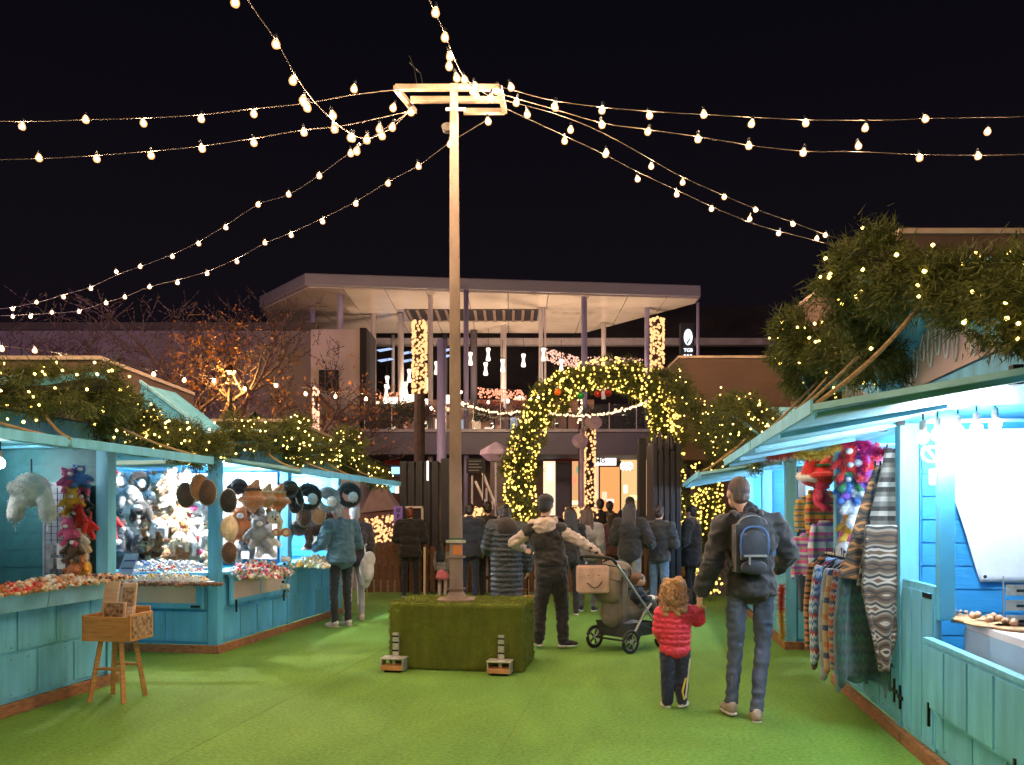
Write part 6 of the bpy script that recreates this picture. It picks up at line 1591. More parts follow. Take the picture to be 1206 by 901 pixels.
# white lining of the display
MB().box(-.15, -2.2, BAY - .075, BAY - .06, .95, 2.1).build('display_cloth', white_cloth, hutL2)
MB().box(-HD + .08, -HD + .065, .3, HL - .3, .95, 2.1).build('display_cloth', white_cloth, hutL2)
rows = ['topmost', 'second', 'third', 'fourth', 'fifth', 'lowest']; colsn = ['first', 'second', 'third', 'fourth', 'fifth', 'sixth', 'seventh', 'eighth', 'ninth', 'tenth', 'eleventh']
rnd = random.Random(3)
for r_ in range(6):
    for c_ in range(11):
        px = 129 + c_ * 11.8 + rnd.uniform(-2, 2); py = 568 + r_ * 17 + rnd.uniform(-3, 3)
        if r_ >= 3 and c_ < 3: continue
        if c_ < 4: kd = rnd.choice(('animal', 'muff', 'trapper')); m = rnd.choice(((f_white, f_black), (f_black, f_white), (f_white, f_grey), (f_white, f_white), (f_grey, f_white)))
        elif c_ < 8: kd = rnd.choice(('animal', 'plush', 'animal')); m = rnd.choice(((f_tan, f_cream), (f_cream, f_tan), (f_orange, f_cream), (f_white, f_tan), (f_tan, f_brown)))
        else: kd = rnd.choice(('animal', 'trapper', 'plush')); m = rnd.choice(((f_white, f_pink), (f_white, f_white), (f_cream, f_white), (f_white, f_red)))
        if (r_, c_) == (0, 0): kd, m = 'santa', (f_red, f_white)
        if (r_, c_) in ((0, 3), (0, 7)): kd, m = 'muff', (f_black, f_white)
        nm = {'animal': 'animal_hat', 'muff': 'ear_muff', 'trapper': 'trapper_hat', 'plush': 'plush_toy', 'santa': 'santa_hat'}[kd]
        good(kd, nm, '%s %s with %s trim, %s row, %s from the seller side' % (cn[id(m[0])], nm.replace('_', ' '), cn[id(m[1])], rows[r_], colsn[c_]), 'toy' if kd == 'plush' else 'hat', P(px, py, 9.9 + rnd.uniform(-.25, .25)), m, TH + rnd.uniform(-.7, .7), rnd.uniform(.78, .98) if kd != 'plush' else rnd.uniform(1.0, 1.3), GH, rnd.uniform(-.25, .25), .05)
good('santa', 'santa_hat', 'red hat with white brim low beside the seller', 'hat', P(128, 637, 9.3), (f_red, f_white), TH, 1.2, GH)
for px, py, m, kd, wd in ((219, 583, f_brown, 'oval', 'large dark brown fur hat hanging at the open corner'), (235, 574, f_orange, 'oval', 'rust fur hat between two dark brown ones'), (244, 580, f_brown, 'oval', 'dark brown fur hat against the corner post')):
    good(kd, 'fur_hat', wd, 'hat', P(px, py, 8.75), (m,), TH + .3, 1.12, GH, 0, .1)
# aisle side of the hat hut
for px, py, yc, kd, m, sc, wd in (
    (269, 590, 8.85, 'oval', (f_black,), 1.05, 'black oval fur hat on a wire, top of three by the corner post'), (270, 622, 8.85, 'oval', (f_cream,), 1.05, 'cream oval fur hat on a wire, middle of three by the corner post'), (270, 651, 8.85, 'oval', (f_brown,), .95, 'brown oval fur hat on a wire, bottom of three by the corner post'),
    (281, 577, 9.3, 'trapper', (f_black, f_black), 1.0, 'black trapper hat high beside the corner post'), (297, 588, 9.3, 'gnome', (f_orange, f_brown), 1.35, 'large rust felt cone hat'), (313, 588, 9.5, 'gnome', (f_tan, f_cream), 1.1, 'small tan felt cone hat between two rust ones'), (327, 590, 9.7, 'gnome', (f_orange, f_cream), 1.25, 'rust felt cone hat with cream band'),
    (341, 580, 9.9, 'trapper', (f_black, f_brown), 1.1, 'black trapper hat by the middle post'), (348, 592, 10.2, 'oval', (f_black,), 1.1, 'black oval hat under the trapper hat by the middle post'), (363, 585, 10.5, 'muff', (f_black, f_white), 1.35, 'black ring hat with white centre beyond the middle post'), (386, 588, 10.9, 'muff', (f_grey, f_white), 1.3, 'grey ring hat with white centre beside the black one'),
    (411, 583, 11.4, 'muff', (f_black, f_white), 1.4, 'black ring hat with white ball over the man in teal'), (375, 604, 10.9, 'oval', (f_tan,), 1.2, 'tan oval pelt under the ring hats'), (358, 607, 10.7, 'oval', (f_brown,), 1.2, 'dark brown oval pelt under the black ring hat'),
    (281, 622, 9.6, 'plush', (f_orange, f_white), 1.9, 'orange plush toy hanging under the cone hats'), (295, 617, 9.9, 'plush', (f_brown, f_tan), 2.2, 'dark brown plush toy under the cone hats'), (304, 630, 9.5, 'plush', (f_grey, f_white), 1.7, 'grey plush toy beside the dark brown one'), (312, 640, 9.7, 'plush', (f_white, f_white), 1.7, 'white plush toy in the middle of the aisle window'),
    (289, 644, 9.7, 'animal', (f_grey, f_white), 1.0, 'grey animal hat low in the aisle window'), (352, 625, 10.9, 'trapper', (f_brown, f_black), 1.2, 'brown trapper hat low behind the middle post'), (300, 600, 10.0, 'animal', (f_white, f_grey), 1.1, 'white animal hat behind the cone hats'), (322, 612, 10.0, 'animal', (f_cream, f_tan), 1.0, 'cream animal hat behind the wooden discs'), (388, 612, 11.2, 'trapper', (f_black, f_brown), 1.3, 'black trapper hat in front of the man in teal'), (372, 625, 11.1, 'animal', (f_brown, f_brown), 1.3, 'brown animal hat low beyond the middle post')):
    good(kd, {'oval': 'fur_hat', 'trapper': 'trapper_hat', 'gnome': 'felt_hat', 'muff': 'ring_hat', 'plush': 'plush_toy', 'animal': 'animal_hat'}[kd], wd + ' of the hat hut' if len(wd.split()) < 12 else wd, 'toy' if kd == 'plush' else 'hat', P(px, py, yc), m, TH + .5, sc, GH, 0, .06)
for px, py, r, wd in ((325, 627, .045, 'smaller'), (337, 627, .055, 'larger')):
    t = thing('wooden_disc', wd + ' round rust wooden disc hanging by the middle post', 'ornament', P(px, py, 9.6), TH)
    MB().lathe([(r, 0), (r, .012)], n=18, mat=Matrix.Rotation(R(90), 3, 'X')).build('disc', f_orange, t); MB().lathe([(r * .6, .013), (r * .6, .016)], n=14, mat=Matrix.Rotation(R(90), 3, 'X')).build('inlay', f_cream, t)
    MB().tube([(0, 0, r), (0, 0, r + .2)], .003, 4).build('cord', iron, t)
for k, (px, z0_, c) in enumerate(((334, 1.02, f_black), (339, .92, f_grey))):
    t = thing('necklace_strand', 'strand of %s beads with white pendants on the middle post' % ('black', 'grey')[k], 'necklace', P(px, 680, 9.75), TH)
    for i in range(9): MB().ell((.012 * math.sin(i * 2), 0, .22 - i * .055), .018 if i % 3 else .034, 8, 6).build('bead', c if i % 3 else f_white, t, smooth=True)
# little things heaped on the counters
def heap(name, label, cat, c0, dx, dy, hgt, n, r, mats, kind='stuff', rz=TH, box=False):
    root = thing(name, label, cat, c0, rz)
    per = n // len(mats)
    for m in mats:
        V = []; F = []; o_ = 0
        for i in range(per):
            u, v = rng.random() * 2 - 1, rng.random() * 2 - 1
            p = np.array((u * dx, v * dy, hgt * rng.random() * (1 - .7 * u * u) * (1 - .5 * v * v) + r * .5)); s_ = r * (.6 + .8 * rng.random())
            q = Matrix.Rotation(rng.random() * 6, 3, (rng.random(), rng.random(), rng.random() + .1))
            sc3 = np.array((1, .6 + .6 * rng.random(), .35 + .7 * rng.random()))
            vv = (ICO_V * sc3 * s_) @ np.array(q) + p
            V.append(vv); F.append(ICO_F + o_); o_ += len(ICO_V)
        o = bpy.data.objects.new('pieces', fast_mesh('pieces', np.concatenate(V), np.concatenate(F), m)); COL.objects.link(o); o.parent = root; tag(o, kind='stuff')
    return root
for k, (py, yc, z) in enumerate(((668, 9.55, 0), (676, 9.15, 0), (685, 8.75, 0))):
    p = P(197, py, yc)
    t = thing('display_step', 'white display step full of trinkets, %s tier of the side counter' % ('top', 'middle', 'bottom')[k], 'shelf', p, TH)
    MB().box(-.42, .47, -.12, .12, -.02, 0).build('shelf_board', white_cloth, t); MB().box(-.42, .47, -.13, -.12, -.02, .025).build('front_edge', M('acrylic_edge', (.7, .75, .85), .2), t)
    heap('trinket_heap', 'small glass and silver trinkets on the %s tier of the side counter' % ('top', 'middle', 'bottom')[k], 'trinkets', p + Vector((0, 0, .0)), .42, .1, .09, 420, .017, (f_white, M('silver_grey', (.45, .46, .48), .3, metal=.4), M('clear_glass_bead', (.6, .68, .66), .1), f_cream, (f_blue, f_red, f_yellow)[k]))
t = thing('price_board', 'small blue and white price board among the trinkets', 'sign', P(146, 668, 8.7), TH)
MB().prism([(-.10, 0, -.15), (.06, 0, -.15), (.12, .08, .14), (-.03, .08, .14)], (0, .015, 0)).build('board', M('board_pale_blue', (.35, .45, .62), .5), t)
for k in range(3): MB().prism([(-.06 + .02 * k, -.006 + .02 * k, -.1 + .08 * k), (.06 + .02 * k, -.006 + .02 * k, -.1 + .08 * k), (.066 + .02 * k, -.003 + .025 * k, -.085 + .08 * k), (-.055 + .02 * k, -.003 + .025 * k, -.085 + .08 * k)], (0, .004, 0)).build('text_line', M('navy_print', (.03, .05, .2), .6), t)
heap('fur_trim', 'brown fur strip lying along the side counter edge', 'fur trim', P(190, 690, 8.30), .62, .03, .03, 300, .022, (f_brown, fl('fox', (.20, .09, .05))))
heap('sweets_heap', 'colourful small trinkets heaped in the aisle window of the hat hut', 'trinkets', P(303, 680, 9.55), .34, .40, .20, 1100, .020, (f_white, f_red, f_cream, f_grey, f_white, f_pink, f_white, f_tan, f_cream, f_blue))
heap('jewel_heap', 'pale yellow trinkets heaped on the counter before the man in teal', 'trinkets', P(370, 668, 11.1), .26, .4, .16, 600, .019, (f_cream, f_white, f_yellow, fl('mint', (.4, .6, .5))))
for k in range(9):
    px = 156 + k * 9.3
    t = thing('price_card', 'small blank white price card, %s along the front edge of the side counter' % colsn[k], 'card', P(px, 684, 8.55), TH + rnd.uniform(-.3, .3), 'price cards of the hat hut')
    MB().prism([(-.022, 0, 0), (.022, 0, 0), (.022, .008, .05), (-.022, .008, .05)], (0, .002, 0)).build('card', white_cloth, t); MB().box(-.015, .015, -.012, .02, -.004, 0).build('foot', iron, t)
t = thing('cream_blanket', 'folded cream blanket propped behind the pale trinkets', 'blanket', P(372, 640, 11.4), TH)
mb = MB(); mb.prism([(-.22, 0, -.1), (.2, 0, -.1), (.08, .1, .2), (-.02, .1, .25)], (0, .06, 0)); fuse(mb, .014, f_cream, 'fold', t)

# first hut: hanging white trapper hat, wire grid with bright toys, trays of food
good('trapper', 'trapper_hat', 'white trapper hat hanging alone in the dark tray hut', 'hat', P(37, 585, 6.8), (fl('bright_white', (.86, .85, .85)), f_white), TH - .3, 1.45, None, 0, .12)
t = thing('wire_grid', 'dark wire display grid behind the bright plush toys', 'display rack', P(74, 640, 7.25), TH)
for k in range(7): MB().tube([(-.16 + .055 * k, 0, -.45), (-.16 + .055 * k, 0, .5)], .003, 4).build('wire', iron, t)
for k in range(16): MB().tube([(-.17, .004, -.45 + .06 * k), (.18, .004, -.45 + .06 * k)], .003, 4).build('wire', iron, t)
MB().box(-.2, .22, .03, .04, -.5, .55).build('backing', M('pale_backing', (.30, .34, .42), .7), t)
for k in range(6): MB().box(-.15 + .1 * (k % 3), -.08 + .1 * (k % 3), -.01, 0, -.05 - .13 * (k // 3) - .05, -.05 - .13 * (k // 3) + .05).build('card', (f_grey, f_white, f_black)[k % 3], t)
tl = ((82, 570, f_pink, 'pink'), (95, 565, f_blue, 'blue'), (99, 580, f_pink, 'rose'), (86, 592, f_yellow, 'yellow'), (97, 596, f_black, 'black'), (84, 606, f_cream, 'cream'), (97, 612, f_red, 'red'), (89, 619, f_white, 'white'), (103, 620, f_red, 'crimson'), (84, 628, f_pink, 'magenta'), (92, 636, f_white, 'snow white'), (98, 646, f_cream, 'ivory'), (88, 650, f_brown, 'brown'), (93, 660, f_orange, 'orange'), (101, 668, f_yellow, 'gold'), (88, 672, f_orange, 'amber'))
for k, (px, py, m, nm) in enumerate(tl):
    good('plush', 'plush_toy', '%s plush toy in the bright cluster, %s' % (nm, ('near its top', 'in its upper half', 'at its middle', 'near its bottom')[k // 4]), 'toy', P(px - 1, py, 7.0 + .05 * (k % 3)), (m, f_white), TH + random.uniform(-.8, .8), 1.0, 'toys hanging in a cluster on the tray hut', random.uniform(-.4, .4))
heap('tray_of_sweets', 'orange and cream sweets heaped on the tray nearest the edge', 'sweets', c2w(*(lambda v: (v.x * CT + v.y * ST, -v.x * ST + v.y * CT))(Vector((-4.67, 5.85, 0))), .945), .14, .36, .09, 520, .019, (f_cream, f_orange, f_white, fl('peach', (.65, .3, .16))), rz=0)
heap('tray_of_sweets', 'pale sweets with a few orange ones on the tray by the toys', 'sweets', Vector((-4.67, 6.38, .945)), .14, .3, .06, 380, .018, (f_cream, fl('peach', ()), f_brown), rz=0)
heap('tray_of_sweets', 'red and cream sweets on the tray at the front', 'sweets', Vector((-4.62, 5.3, .945)), .16, .36, .07, 400, .019, (f_red, f_cream, f_orange), rz=0)
t = thing('orange_ball', 'single round orange fruit on the tray by the toys', 'fruit', P(51, 688, 7.0))
MB().ell((0, 0, 0), .055, 16, 12).build('fruit', M('orange_peel', (.75, .28, .03), .45, bump=.4, bs=90), t, smooth=True); MB().lathe([(.006, .05), (.004, .065)], n=6).build('stalk', f_brown, t)

# wooden box stand beside the tray hut
bs = thing('box_stand', 'light wooden box on four splayed legs holding printed boards', 'stand', G(139, 6.72), TH + R(-8))
MB().box(-.215, -.195, -.16, .16, .50, .71).build('side_board', wood, bs, bevel=.003); MB().box(.195, .215, -.16, .16, .50, .72).build('end_board', wood, bs, bevel=.003)
MB().box(-.194, .194, -.165, -.145, .50, .70).build('front_board', wood, bs, bevel=.003); MB().box(-.194, .194, .145, .165, .50, .76).build('back_board', wood, bs, bevel=.003); MB().box(-.194, .194, -.144, .144, .50, .515).build('bottom_board', wood, bs)
for sx in (-1, 1):
    for sy in (-1, 1): MB().tube([(sx * .09, sy * .09, .50), (sx * .15, sy * .15, 0)], .024, 4).build('leg', wood, bs)
for sy in (-1, 1): MB().tube([(-.12, sy * .12, .27), (.12, sy * .12, .27)], .014, 6).build('rung', wood, bs)
prt = M('linocut_print', (.045, .03, .025), .8, var=.5, vs=30, rgb2=(.55, .34, .2))
MB().box(.2151, .218, -.14, .14, .52, .70).build('print', prt, bs)
palew = M('pale_wood', (.62, .42, .28), .6, var=.15, vs=8, stretch=(1, 1, 5))
for k, (x, y, w_, z1, ln, nm, m) in enumerate(((-.13, .06, .13, .96, .18, 'tall pale blank board', palew), (.03, .08, .13, .95, .1, 'board with a dark leaf print', prt), (-.03, -.02, .20, .80, .06, 'low board with a dark print in front', prt), (.13, -.05, .05, .77, .05, 'short pale block', palew))):
    t = thing('printed_board', nm + ' leaning in the wooden box', 'board', bs.matrix_basis @ Vector((x, y, .52)), bs.rotation_euler.z)
    MB().prism([(-w_ / 2, -ln * .3, 0), (w_ / 2, -ln * .3, 0), (w_ / 2, -ln * .3 + .02, 0), (-w_ / 2, -ln * .3 + .02, 0)], (-ln * .25, ln, z1 - .52)).build('board', palew, t)
    if m is prt: MB().prism([(-w_ / 2 + .015 - ln * .02, -ln * .3 - .001 + ln * .1, .02 + .03), (w_ / 2 - .015 - ln * .02, -ln * .3 - .001 + ln * .1, .02 + .03), (w_ / 2 - .015 - ln * .02, -ln * .3 - .004 + ln * .1, .02 + .03), (-w_ / 2 + .015 - ln * .02, -ln * .3 - .004 + ln * .1, .02 + .03)], (-ln * .22, ln * .8, (z1 - .52) * .8)).build('print', prt, t)

# cloth hut: table goods in the bulb lit bay
H3 = Vector((1.73, 4.0, 0))
for k, (px, py) in enumerate(((1124, 733), (1131, 734), (1138, 735), (1145, 736), (1151, 737))):
    t = thing('wooden_figure', 'tiny carved wooden figure, %s in the row on the white table' % colsn[k], 'figurine', P(px, py, 4.92), 0, 'row of carved figures')
    MB().lathe([(.018, 0), (.022, .01), (.015, .035), (.018, .05), (.008, .062)], n=10).build('robe', M('carved_wood', (.5, .26, .14), .6, var=.3, vs=40), t, smooth=True)
    MB().ell((0, 0, .072), .012, 10, 8).build('head', palew, t, smooth=True)
for px, py, yc, rr, ang, wd in ((1158, 741, 4.72, .16, .1, 'oval'), (1180, 748, 4.55, .19, -.2, 'wide'), (1205, 755, 4.42, .17, .3, 'round handled')):
    t = thing('wooden_tray', wd + ' wooden serving board lying on the white table', 'tray', Vector((P(px, py, yc).x, P(px, py, yc).y, .902)), ang)
    MB().lathe([(rr * .95, 0), (rr, .012), (rr * .96, .02), (rr * .8, .014)], n=22).build('board', M('serving_board', (.50, .27, .12), .5, var=.2, vs=12), t, smooth=False)
    for q in range(4): MB().ell((.06 * math.cos(q * 1.6), .06 * math.sin(q * 1.6), .035), (.022, .022, .02), 8, 6).build('wooden_piece', M('carved_wood', ()), t, smooth=True)
t = thing('card_rack', 'clear card rack with cream lettered cards at the table end', 'rack', P(1200, 712, 4.5), TH)
for k in range(3):
    MB().box(-.07, .1, 0, .004, -.12 + .085 * k, -.06 + .085 * k).build('card', f_cream, t)
    text(('REG', 'MADE', 'WOOD')[k] if False else 'ooo', .03, black_print, t, (.01, -.003, -.09 + .085 * k))
for x in (-.08, .11): MB().tube([(x, .01, -.2), (x, .01, .16)], .004, 5).build('rod', galv, t)

# hanging textiles
def drape(name, label, cat, a, b, drop, mat, folds=3, amp=.04, wid=None, skew=0.0, nu=26, nv=30, thick=.012, jag=0.0, group=None, out=None):
    a = Vector(a); b = Vector(b); u_ = b - a; wdt = u_.length; ud = u_.normalized(); nrm = Vector((0, 0, 1)).cross(ud)
    t = thing(name, label, cat, a.lerp(b, .5), math.atan2(ud.y, ud.x), group)
    V = []; F = []; ph = random.random() * 6
    for j in range(nv + 1):
        v = j / nv; w_ = (wid(v) if wid else 1.0)
        for i in range(nu + 1):
            u = i / nu - .5
            d = drop * v * (1 - jag * abs(u + .15) * 2 * v)
            f = amp * (.35 + v) * math.sin((u + .5) * folds * 6.2832 + ph + .8 * math.sin(v * 3)) + amp * .3 * math.sin(v * 9 + u * 5)
            V.append((u * wdt * w_ + skew * v, f + .02 * math.sin(v * 4), -d))
    for j in range(nv):
        for i in range(nu):
            q = j * (nu + 1) + i; F.append((q, q + 1, q + nu + 2, q + nu + 1))
    o = MB().add(V, F).build('cloth', mat, t, smooth=True); s_ = o.modifiers.new('t', 'SOLIDIFY'); s_.thickness = thick
    for x in (-.4, .4): MB().tube([(x * wdt * (wid(0) if wid else 1), 0, 0), (x * wdt * (wid(0) if wid else 1), 0, .03)], .008, 6).build('peg', iron, t)
    return t
wv = lambda n, c, sc_=8, ax=2, kd='stripe': bands('woven_' + n, c, sc_, ax, .85, kd)
C_ = dict(gr=(.11, .10, .09), wh=(.40, .37, .33), br=(.10, .055, .03), dk=(.03, .025, .025), bl=(.10, .24, .48), nv=(.03, .06, .15), or_=(.42, .17, .06), rd=(.45, .04, .05), pk=(.75, .12, .38), lt=(.55, .68, .80), gn=(.05, .16, .10), vi=(.30, .12, .50), ye=(.6, .35, .05), tn=(.42, .30, .18))
blk_m = wv('grey_stripe', [C_['gr'], (.26, .24, .22), C_['gr'], C_['dk'], (.3, .28, .26), C_['dk']], 5)
dia_m = wv('brown_diamond', [C_['br'], (.34, .30, .26), C_['dk'], (.2, .17, .14), C_['br'], C_['dk']], 5.2, 2, 'diamond')
yb = 5.68
pa, pb = P(1043, 528, yb - .1), P(1062, 528, yb - .12)
drape('patterned_blanket', 'long grey and white striped blanket hanging by the corner of the cloth hut', 'blanket', pa, pb, .95, blk_m, 2, .02, lambda v: 1 + 2.2 * v, -.075, thick=.02)
drape('patterned_blanket', 'brown and cream diamond blanket ending in a point under the striped one', 'blanket', P(1028, 618, yb - .15), P(1063, 618, yb - .17), 1.0, dia_m, 1.5, .02, lambda v: 1.55 if v < .45 else 1.55 - 2.2 * (v - .45), -.03, thick=.02)
drape('patterned_blanket', 'narrow dark brown blanket with orange figures beside the striped one', 'blanket', P(1026, 548, yb), P(1042, 548, yb), .80, wv('brown_orange', [C_['br'], C_['or_'], C_['br'], C_['dk']], 7, 2, 'diamond'), 1, .02, lambda v: .5 + 2.6 * v, -.13, thick=.02)
# rail of garments before the far bay
rail = thing('garment_rail', 'steel rail carrying the row of hanging sweaters', 'rail', (1.60, 6.75, 1.20))
MB().tube([(0, -.80, 0), (0, .65, 0)], .012, 8).build('bar', galv, rail)
for y in (-.7, .6): MB().tube([(0, y, 0), (.14, y, 0)], .01, 6).build('bracket', galv, rail)
def garment(label, loc, rz, mat, sc_=1.0, sleeves=True, group='sweaters hanging on the rail', cat='sweater', sm_=3):
    t = thing('hanging_' + cat, label, cat, loc, rz, group); t.scale = (sc_,) * 3
    mb = MB(); mb.ell((0, 0, -.14), (.17, .035, .11)); mb.ell((0, 0, -.35), (.165, .03, .25)); mb.box(-.16, .16, -.018, .018, -.64, -.2)
    if sleeves:
        for sx in (-1, 1): mb.cap((sx * .15, 0, -.10), (sx * .20, -.01, -.36), .045, .038); mb.cap((sx * .20, -.01, -.36), (sx * .19, -.03, -.68), .036, .028)
    mb.cap((-.05, 0, -.05), (.05, 0, -.05), .045, .045)
    key = ('garment', sleeves)
    if key not in PRO: o = fuse(mb, .013, mat, 'knit', None, smooth=sm_, wrinkle=.006, wf=8); v_ = np.array([v.co[:] for v in o.data.vertices]); v_[:, 1] += .018 * np.sin(v_[:, 0] * 38 + v_[:, 2] * 3) * np.clip(-v_[:, 2] * 2.2, 0, 1); v_[:, 2] += .012 * np.sin(v_[:, 0] * 30) * np.clip(-v_[:, 2] * 1.5, 0, 1); o.data.vertices.foreach_set('co', v_.ravel()); PRO[key] = o.data; bpy.data.objects.remove(o)
    inst('knit', PRO[key], t, mat=mat)
    MB().tube(smoothpath([(-.15, 0, -.06), (0, 0, .0), (.15, 0, -.06)], 4), .006, 6).build('hanger', iron, t); MB().tube([(0, 0, 0), (0, 0, .05)], .004, 5).build('hook', iron, t)
    return t
GM = (('rust and black striped', wv('rust', [C_['or_'], C_['or_'], C_['br'], C_['or_'], C_['dk']], 11)), ('dark maroon figured', wv('maroon', [C_['dk'], (.2, .05, .05), C_['gr'], C_['dk']], 14, 2, 'fair')), ('blue and white figured', wv('bluewhite', [C_['lt'], C_['bl'], C_['lt'], C_['rd'], C_['bl']], 9, 2, 'fair')), ('plain navy', wv('navyg', [C_['nv'], C_['nv'], C_['dk']], 3)),
      ('grey blue', wv('greyblue', [(.22, .28, .34), (.30, .36, .42), (.22, .28, .34)], 7)), ('tan banded', wv('tan', [C_['tn'], C_['tn'], C_['nv'], C_['tn'], C_['or_']], 6)), ('red patterned', wv('redp', [C_['rd'], C_['wh'], C_['nv'], C_['or_']], 13, 2, 'fair')), ('steel blue', wv('steelb', [(.10, .2, .34), (.14, .26, .40)], 5)), ('dark green', wv('dgreen', [(.02, .07, .06), (.03, .10, .08), (.02, .05, .06), (.05, .08, .08)], 9, 2, 'fair')))
for k, (nm, m) in enumerate(GM):
    y = 7.28 - k * .15
    garment(nm + ' sweater on the rail, ' + ('at the arch end', 'next to the end', 'third from the end', 'fourth from the end', 'fifth, mid rail', 'sixth, mid rail', 'fourth before the blankets', 'third before the blankets', 'second before the blankets', 'touching the blankets')[k], (1.575 + .02 * (k % 2), y, 1.19), R(0 + random.uniform(-16, 16)), m, 1.0).scale = (.80 + .05 * (k % 3), .8, 1.18 + .10 * ((k * 2) % 3))
# knitted goods on the near side of the far hut and inside the far bay
GS = 'bright knitwear on the hut side'
for px, py, yc, m, sc_, wd in ((966, 600, 8.9, wv('ochre', [C_['ye'], C_['gn'], C_['or_'], C_['rd'], C_['ye']], 7), .8, 'ochre, green and red striped sweater high on the hut side'),
        (971, 640, 8.7, wv('pinkw', [C_['pk'], C_['lt'], C_['lt'], C_['vi'], C_['wh']], 5), .85, 'pink, white and violet striped sweater'), (950, 655, 8.95, wv('pinkw2', [C_['lt'], C_['pk'], C_['wh'], C_['vi']], 6), .75, 'pale sweater with pink bands beside the green post'),
        (1012, 625, 6.95, wv('palev', [C_['lt'], C_['wh'], C_['pk'], C_['lt']], 5), .85, 'pale blue and pink sweater beyond the blue post'), (948, 612, 9.2, wv('yel', [C_['ye'], C_['wh'], C_['gn'], C_['ye']], 9), .6, 'small yellow and green sweater by the green post'), (1024, 652, 6.9, wv('gry', [C_['gr'], C_['wh'], C_['pk']], 6), .8, 'grey sweater with pink band above the rail')):
    garment(wd, P(px, py - 28, yc), TH + R(random.uniform(-15, 15)), m, sc_, True, GS)
good('santa', 'santa_hat', 'red hat with white rim high beside the tinsel', 'hat', P(957, 560, 8.7), (f_red, f_white), TH, 1.5, None, .2)
good('gnome', 'felt_hat', 'tall red felt hat hanging over the ochre sweater', 'hat', P(970, 560, 8.6), (f_red, f_green), TH, 1.3)
good('plush', 'plush_toy', 'crimson gnome toy hanging under the red hats', 'toy', P(966, 586, 8.6), (fl('crimson', (.5, .02, .08)), f_pink), TH + .9, 1.5)
for px, py, m, kd, sc_, wd in ((1001, 548, f_red, 'plush', 1.6, 'red toy by the blue post'), (1001, 562, f_green, 'plush', 1.4, 'green toy by the blue post'), (1000, 578, f_blue, 'plush', 1.3, 'blue toy by the blue post'), (1013, 565, fl('violet', (.3, .12, .6)), 'plush', 1.9, 'violet toy under the pink tinsel'), (1027, 552, f_red, 'plush', 1.7, 'scarlet toy beside the striped blanket'), (1029, 564, f_pink, 'plush', 1.6, 'pink toy beside the striped blanket'), (1008, 600, f_white, 'plush', 1.8, 'white toy in the middle of the far bay'), (1005, 640, f_pink, 'santa', 1.0, 'pink pointed hat over the rail'), (1018, 590, f_cream, 'animal', 1.0, 'cream animal hat in the far bay'), (1014, 612, f_grey, 'animal', 1.0, 'grey animal hat in the far bay'), (1003, 622, f_yellow, 'plush', 1.3, 'yellow toy low by the blue post'), (996, 650, f_white, 'animal', .9, 'white animal hat just above the rail')):
    good(kd, {'plush': 'plush_toy', 'santa': 'felt_hat', 'animal': 'animal_hat'}[kd], wd + ' of the cloth hut', 'toy' if kd == 'plush' else 'hat', P(px, py, 6.85), (m, f_white), TH + random.uniform(-.6, .6), sc_ * .92, 'toys and hats in the far bay of the cloth hut')
t = thing('gift_bag', 'lilac gift bag with red bow hanging under the pink tinsel', 'bag', P(1022, 575, 7.0), TH)
MB().box(-.13, .15, 0, .06, -.2, .18).build('bag', M('lilac_paper', (.45, .32, .75), .5, var=.2, vs=14), t, bevel=.004); MB().tube([(-.1, -.004, .12), (.12, -.004, .0)], .008, 6).build('ribbon', f_pink, t)
t = thing('star_box', 'dark maroon box with a pale star in the far bay', 'box', P(1020, 615, 7.0), TH)
MB().box(-.1, .1, 0, .08, -.14, .14).build('box', fl('maroon', (.12, .02, .03)), t)
st_ = [(.06 * (1 if i % 2 == 0 else .42) * math.sin(i * math.pi / 5), -.006, -.05 + .06 * (1 if i % 2 == 0 else .42) * math.cos(i * math.pi / 5)) for i in range(10)]
MB().prism(st_, (0, .006, 0)).build('star', f_cream, t)
# tinsel along the far bay opening
def tinsel(label, pts, yc, mats, n=2600, r=.05):
    W = smoothpath([P(x, y, yc) for x, y in pts], 8); A = np.array([tuple(v) for v in W]); c0 = A.mean(0)
    root = thing('tinsel_garland', label, 'tinsel', Vector(c0)); MB().tube([p - Vector(c0) for p in W], .006, 5).build('string', iron, root)
    for mi, m in enumerate(mats):
        k = n // len(mats); t_ = (rng.random(k) ** 1.0 + mi) / len(mats) * (len(A) - 1.01); i = t_.astype(int); base = A[i] + (A[i + 1] - A[i]) * (t_ - i)[:, None]
        d = rng.normal(size=(k, 3)); d /= np.linalg.norm(d, axis=1)[:, None]; tip = base + d * r * (.6 + .6 * rng.random(k))[:, None]; sd = np.cross(d, rng.normal(size=(k, 3))); sd /= np.linalg.norm(sd, axis=1)[:, None]; sd *= .0035
        V = np.stack([base - sd, base + sd, tip], 1).reshape(-1, 3) - c0
        o = bpy.data.objects.new('tinsel', fast_mesh('tinsel', V, np.arange(3 * k).reshape(k, 3), m)); COL.objects.link(o); o.parent = root; tag(o, kind='stuff')
tn = lambda n, c: M('tinsel_' + n, c, .25, metal=.6, var=.3, vs=60)
tinsel('gold to pink tinsel swag across the far bay of the cloth hut', [(905, 538), (935, 534), (965, 536), (990, 524), (1010, 517), (1030, 532), (1048, 532)], 6.75, (tn('red', (.6, .12, .08)), tn('gold', (.85, .55, .12)), tn('gold2', (.85, .55, .12)), tn('rose', (.8, .06, .18)), tn('pink', (.9, .08, .35)), tn('crimson', (.5, .04, .10))), 5200, .065)
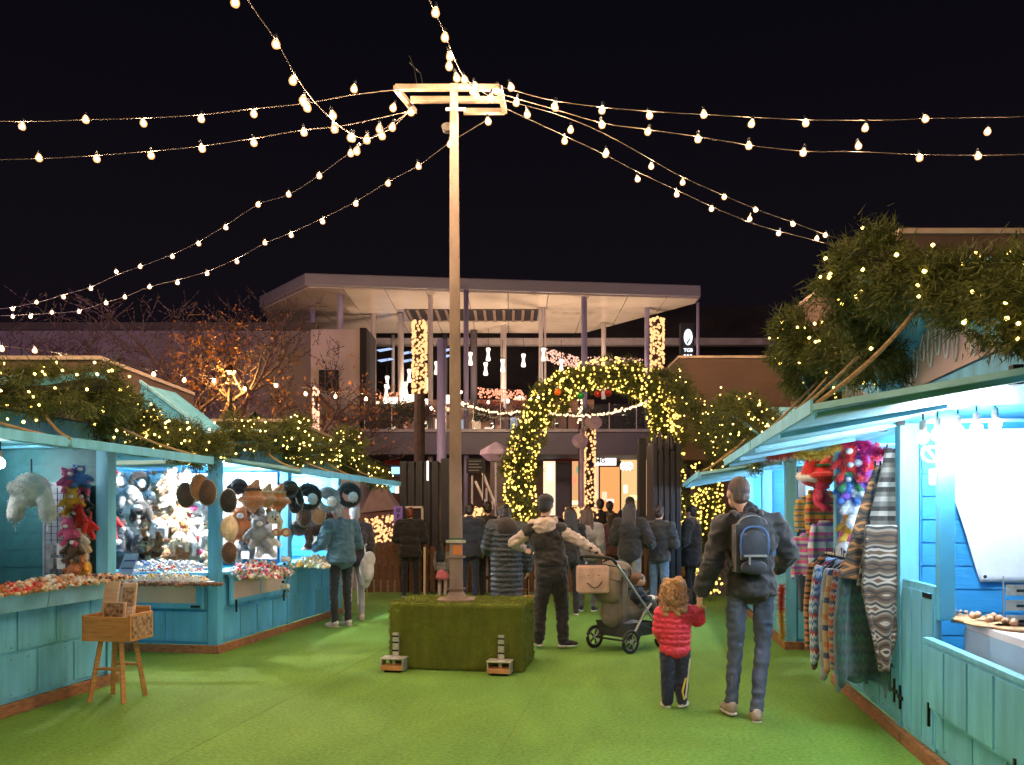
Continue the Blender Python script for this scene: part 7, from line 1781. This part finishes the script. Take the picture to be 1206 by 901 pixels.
tinsel('pink tinsel tail hanging down beside the blue post', [(1012, 520), (1018, 540), (1016, 560)], 6.75, (tn('pink', ()),), 1500, .05)
tinsel('red tinsel tuft standing at the foot of the green post', [(921, 690), (920, 720), (922, 752)], 9.0, (tn('red', ()), tn('gold', ())), 1600, .07)
tinsel('yellow and red tinsel under the raised board of the far hut', [(858, 538), (880, 536), (903, 540)], 8.9, (tn('gold', ()), tn('red', ())), 900, .05)
# more crowded stock in the far bay: second layer
for k, (px, py, m, kd, sc_, wd) in enumerate(((1036, 560, f_blue, 'plush', 1.2, 'royal blue toy behind the striped blanket'), (1006, 590, f_pink, 'plush', 1.2, 'bright pink toy above the white one'), (1022, 598, f_green, 'plush', 1.1, 'dark green toy under the gift bag'), (1030, 585, f_yellow, 'animal', .8, 'yellow animal hat by the gift bag'), (1008, 536, f_pink, 'plush', 1.3, 'pink toy tucked into the tinsel'), (1030, 622, f_cream, 'trapper', .8, 'cream trapper hat by the maroon box'), (1012, 632, f_white, 'trapper', .8, 'white trapper hat above the rail'), (1026, 640, f_red, 'plush', 1.1, 'small red toy low beside the brown blanket'), (1040, 600, f_orange, 'plush', 1.2, 'orange toy half behind the brown blanket'), (996, 575, fl('violet', ()), 'santa', .8, 'violet pointed hat by the corner post'))):
    good(kd, {'plush': 'plush_toy', 'santa': 'felt_hat', 'animal': 'animal_hat', 'trapper': 'trapper_hat'}[kd], wd, 'toy' if kd == 'plush' else 'hat', P(px, py, 7.0), (m, f_white), TH + random.uniform(-.6, .6), sc_, 'toys and hats in the far bay of the cloth hut')
t = thing('hanging_tool', 'dark blue umbrella hanging on the hut side under the sweaters', 'umbrella', P(944, 690, 9.0), TH)
mb = MB(); mb.cap((0, 0, .12), (0, 0, -.28), .05, .02); fuse(mb, .012, cloth('umbrella_slate', (.06, .09, .12)), 'canopy', t); MB().tube([(0, 0, .15), (0, 0, .24)], .01, 6).build('handle', iron, t)
COL.children.unlink(tmp); bpy.data.collections.remove(tmp)
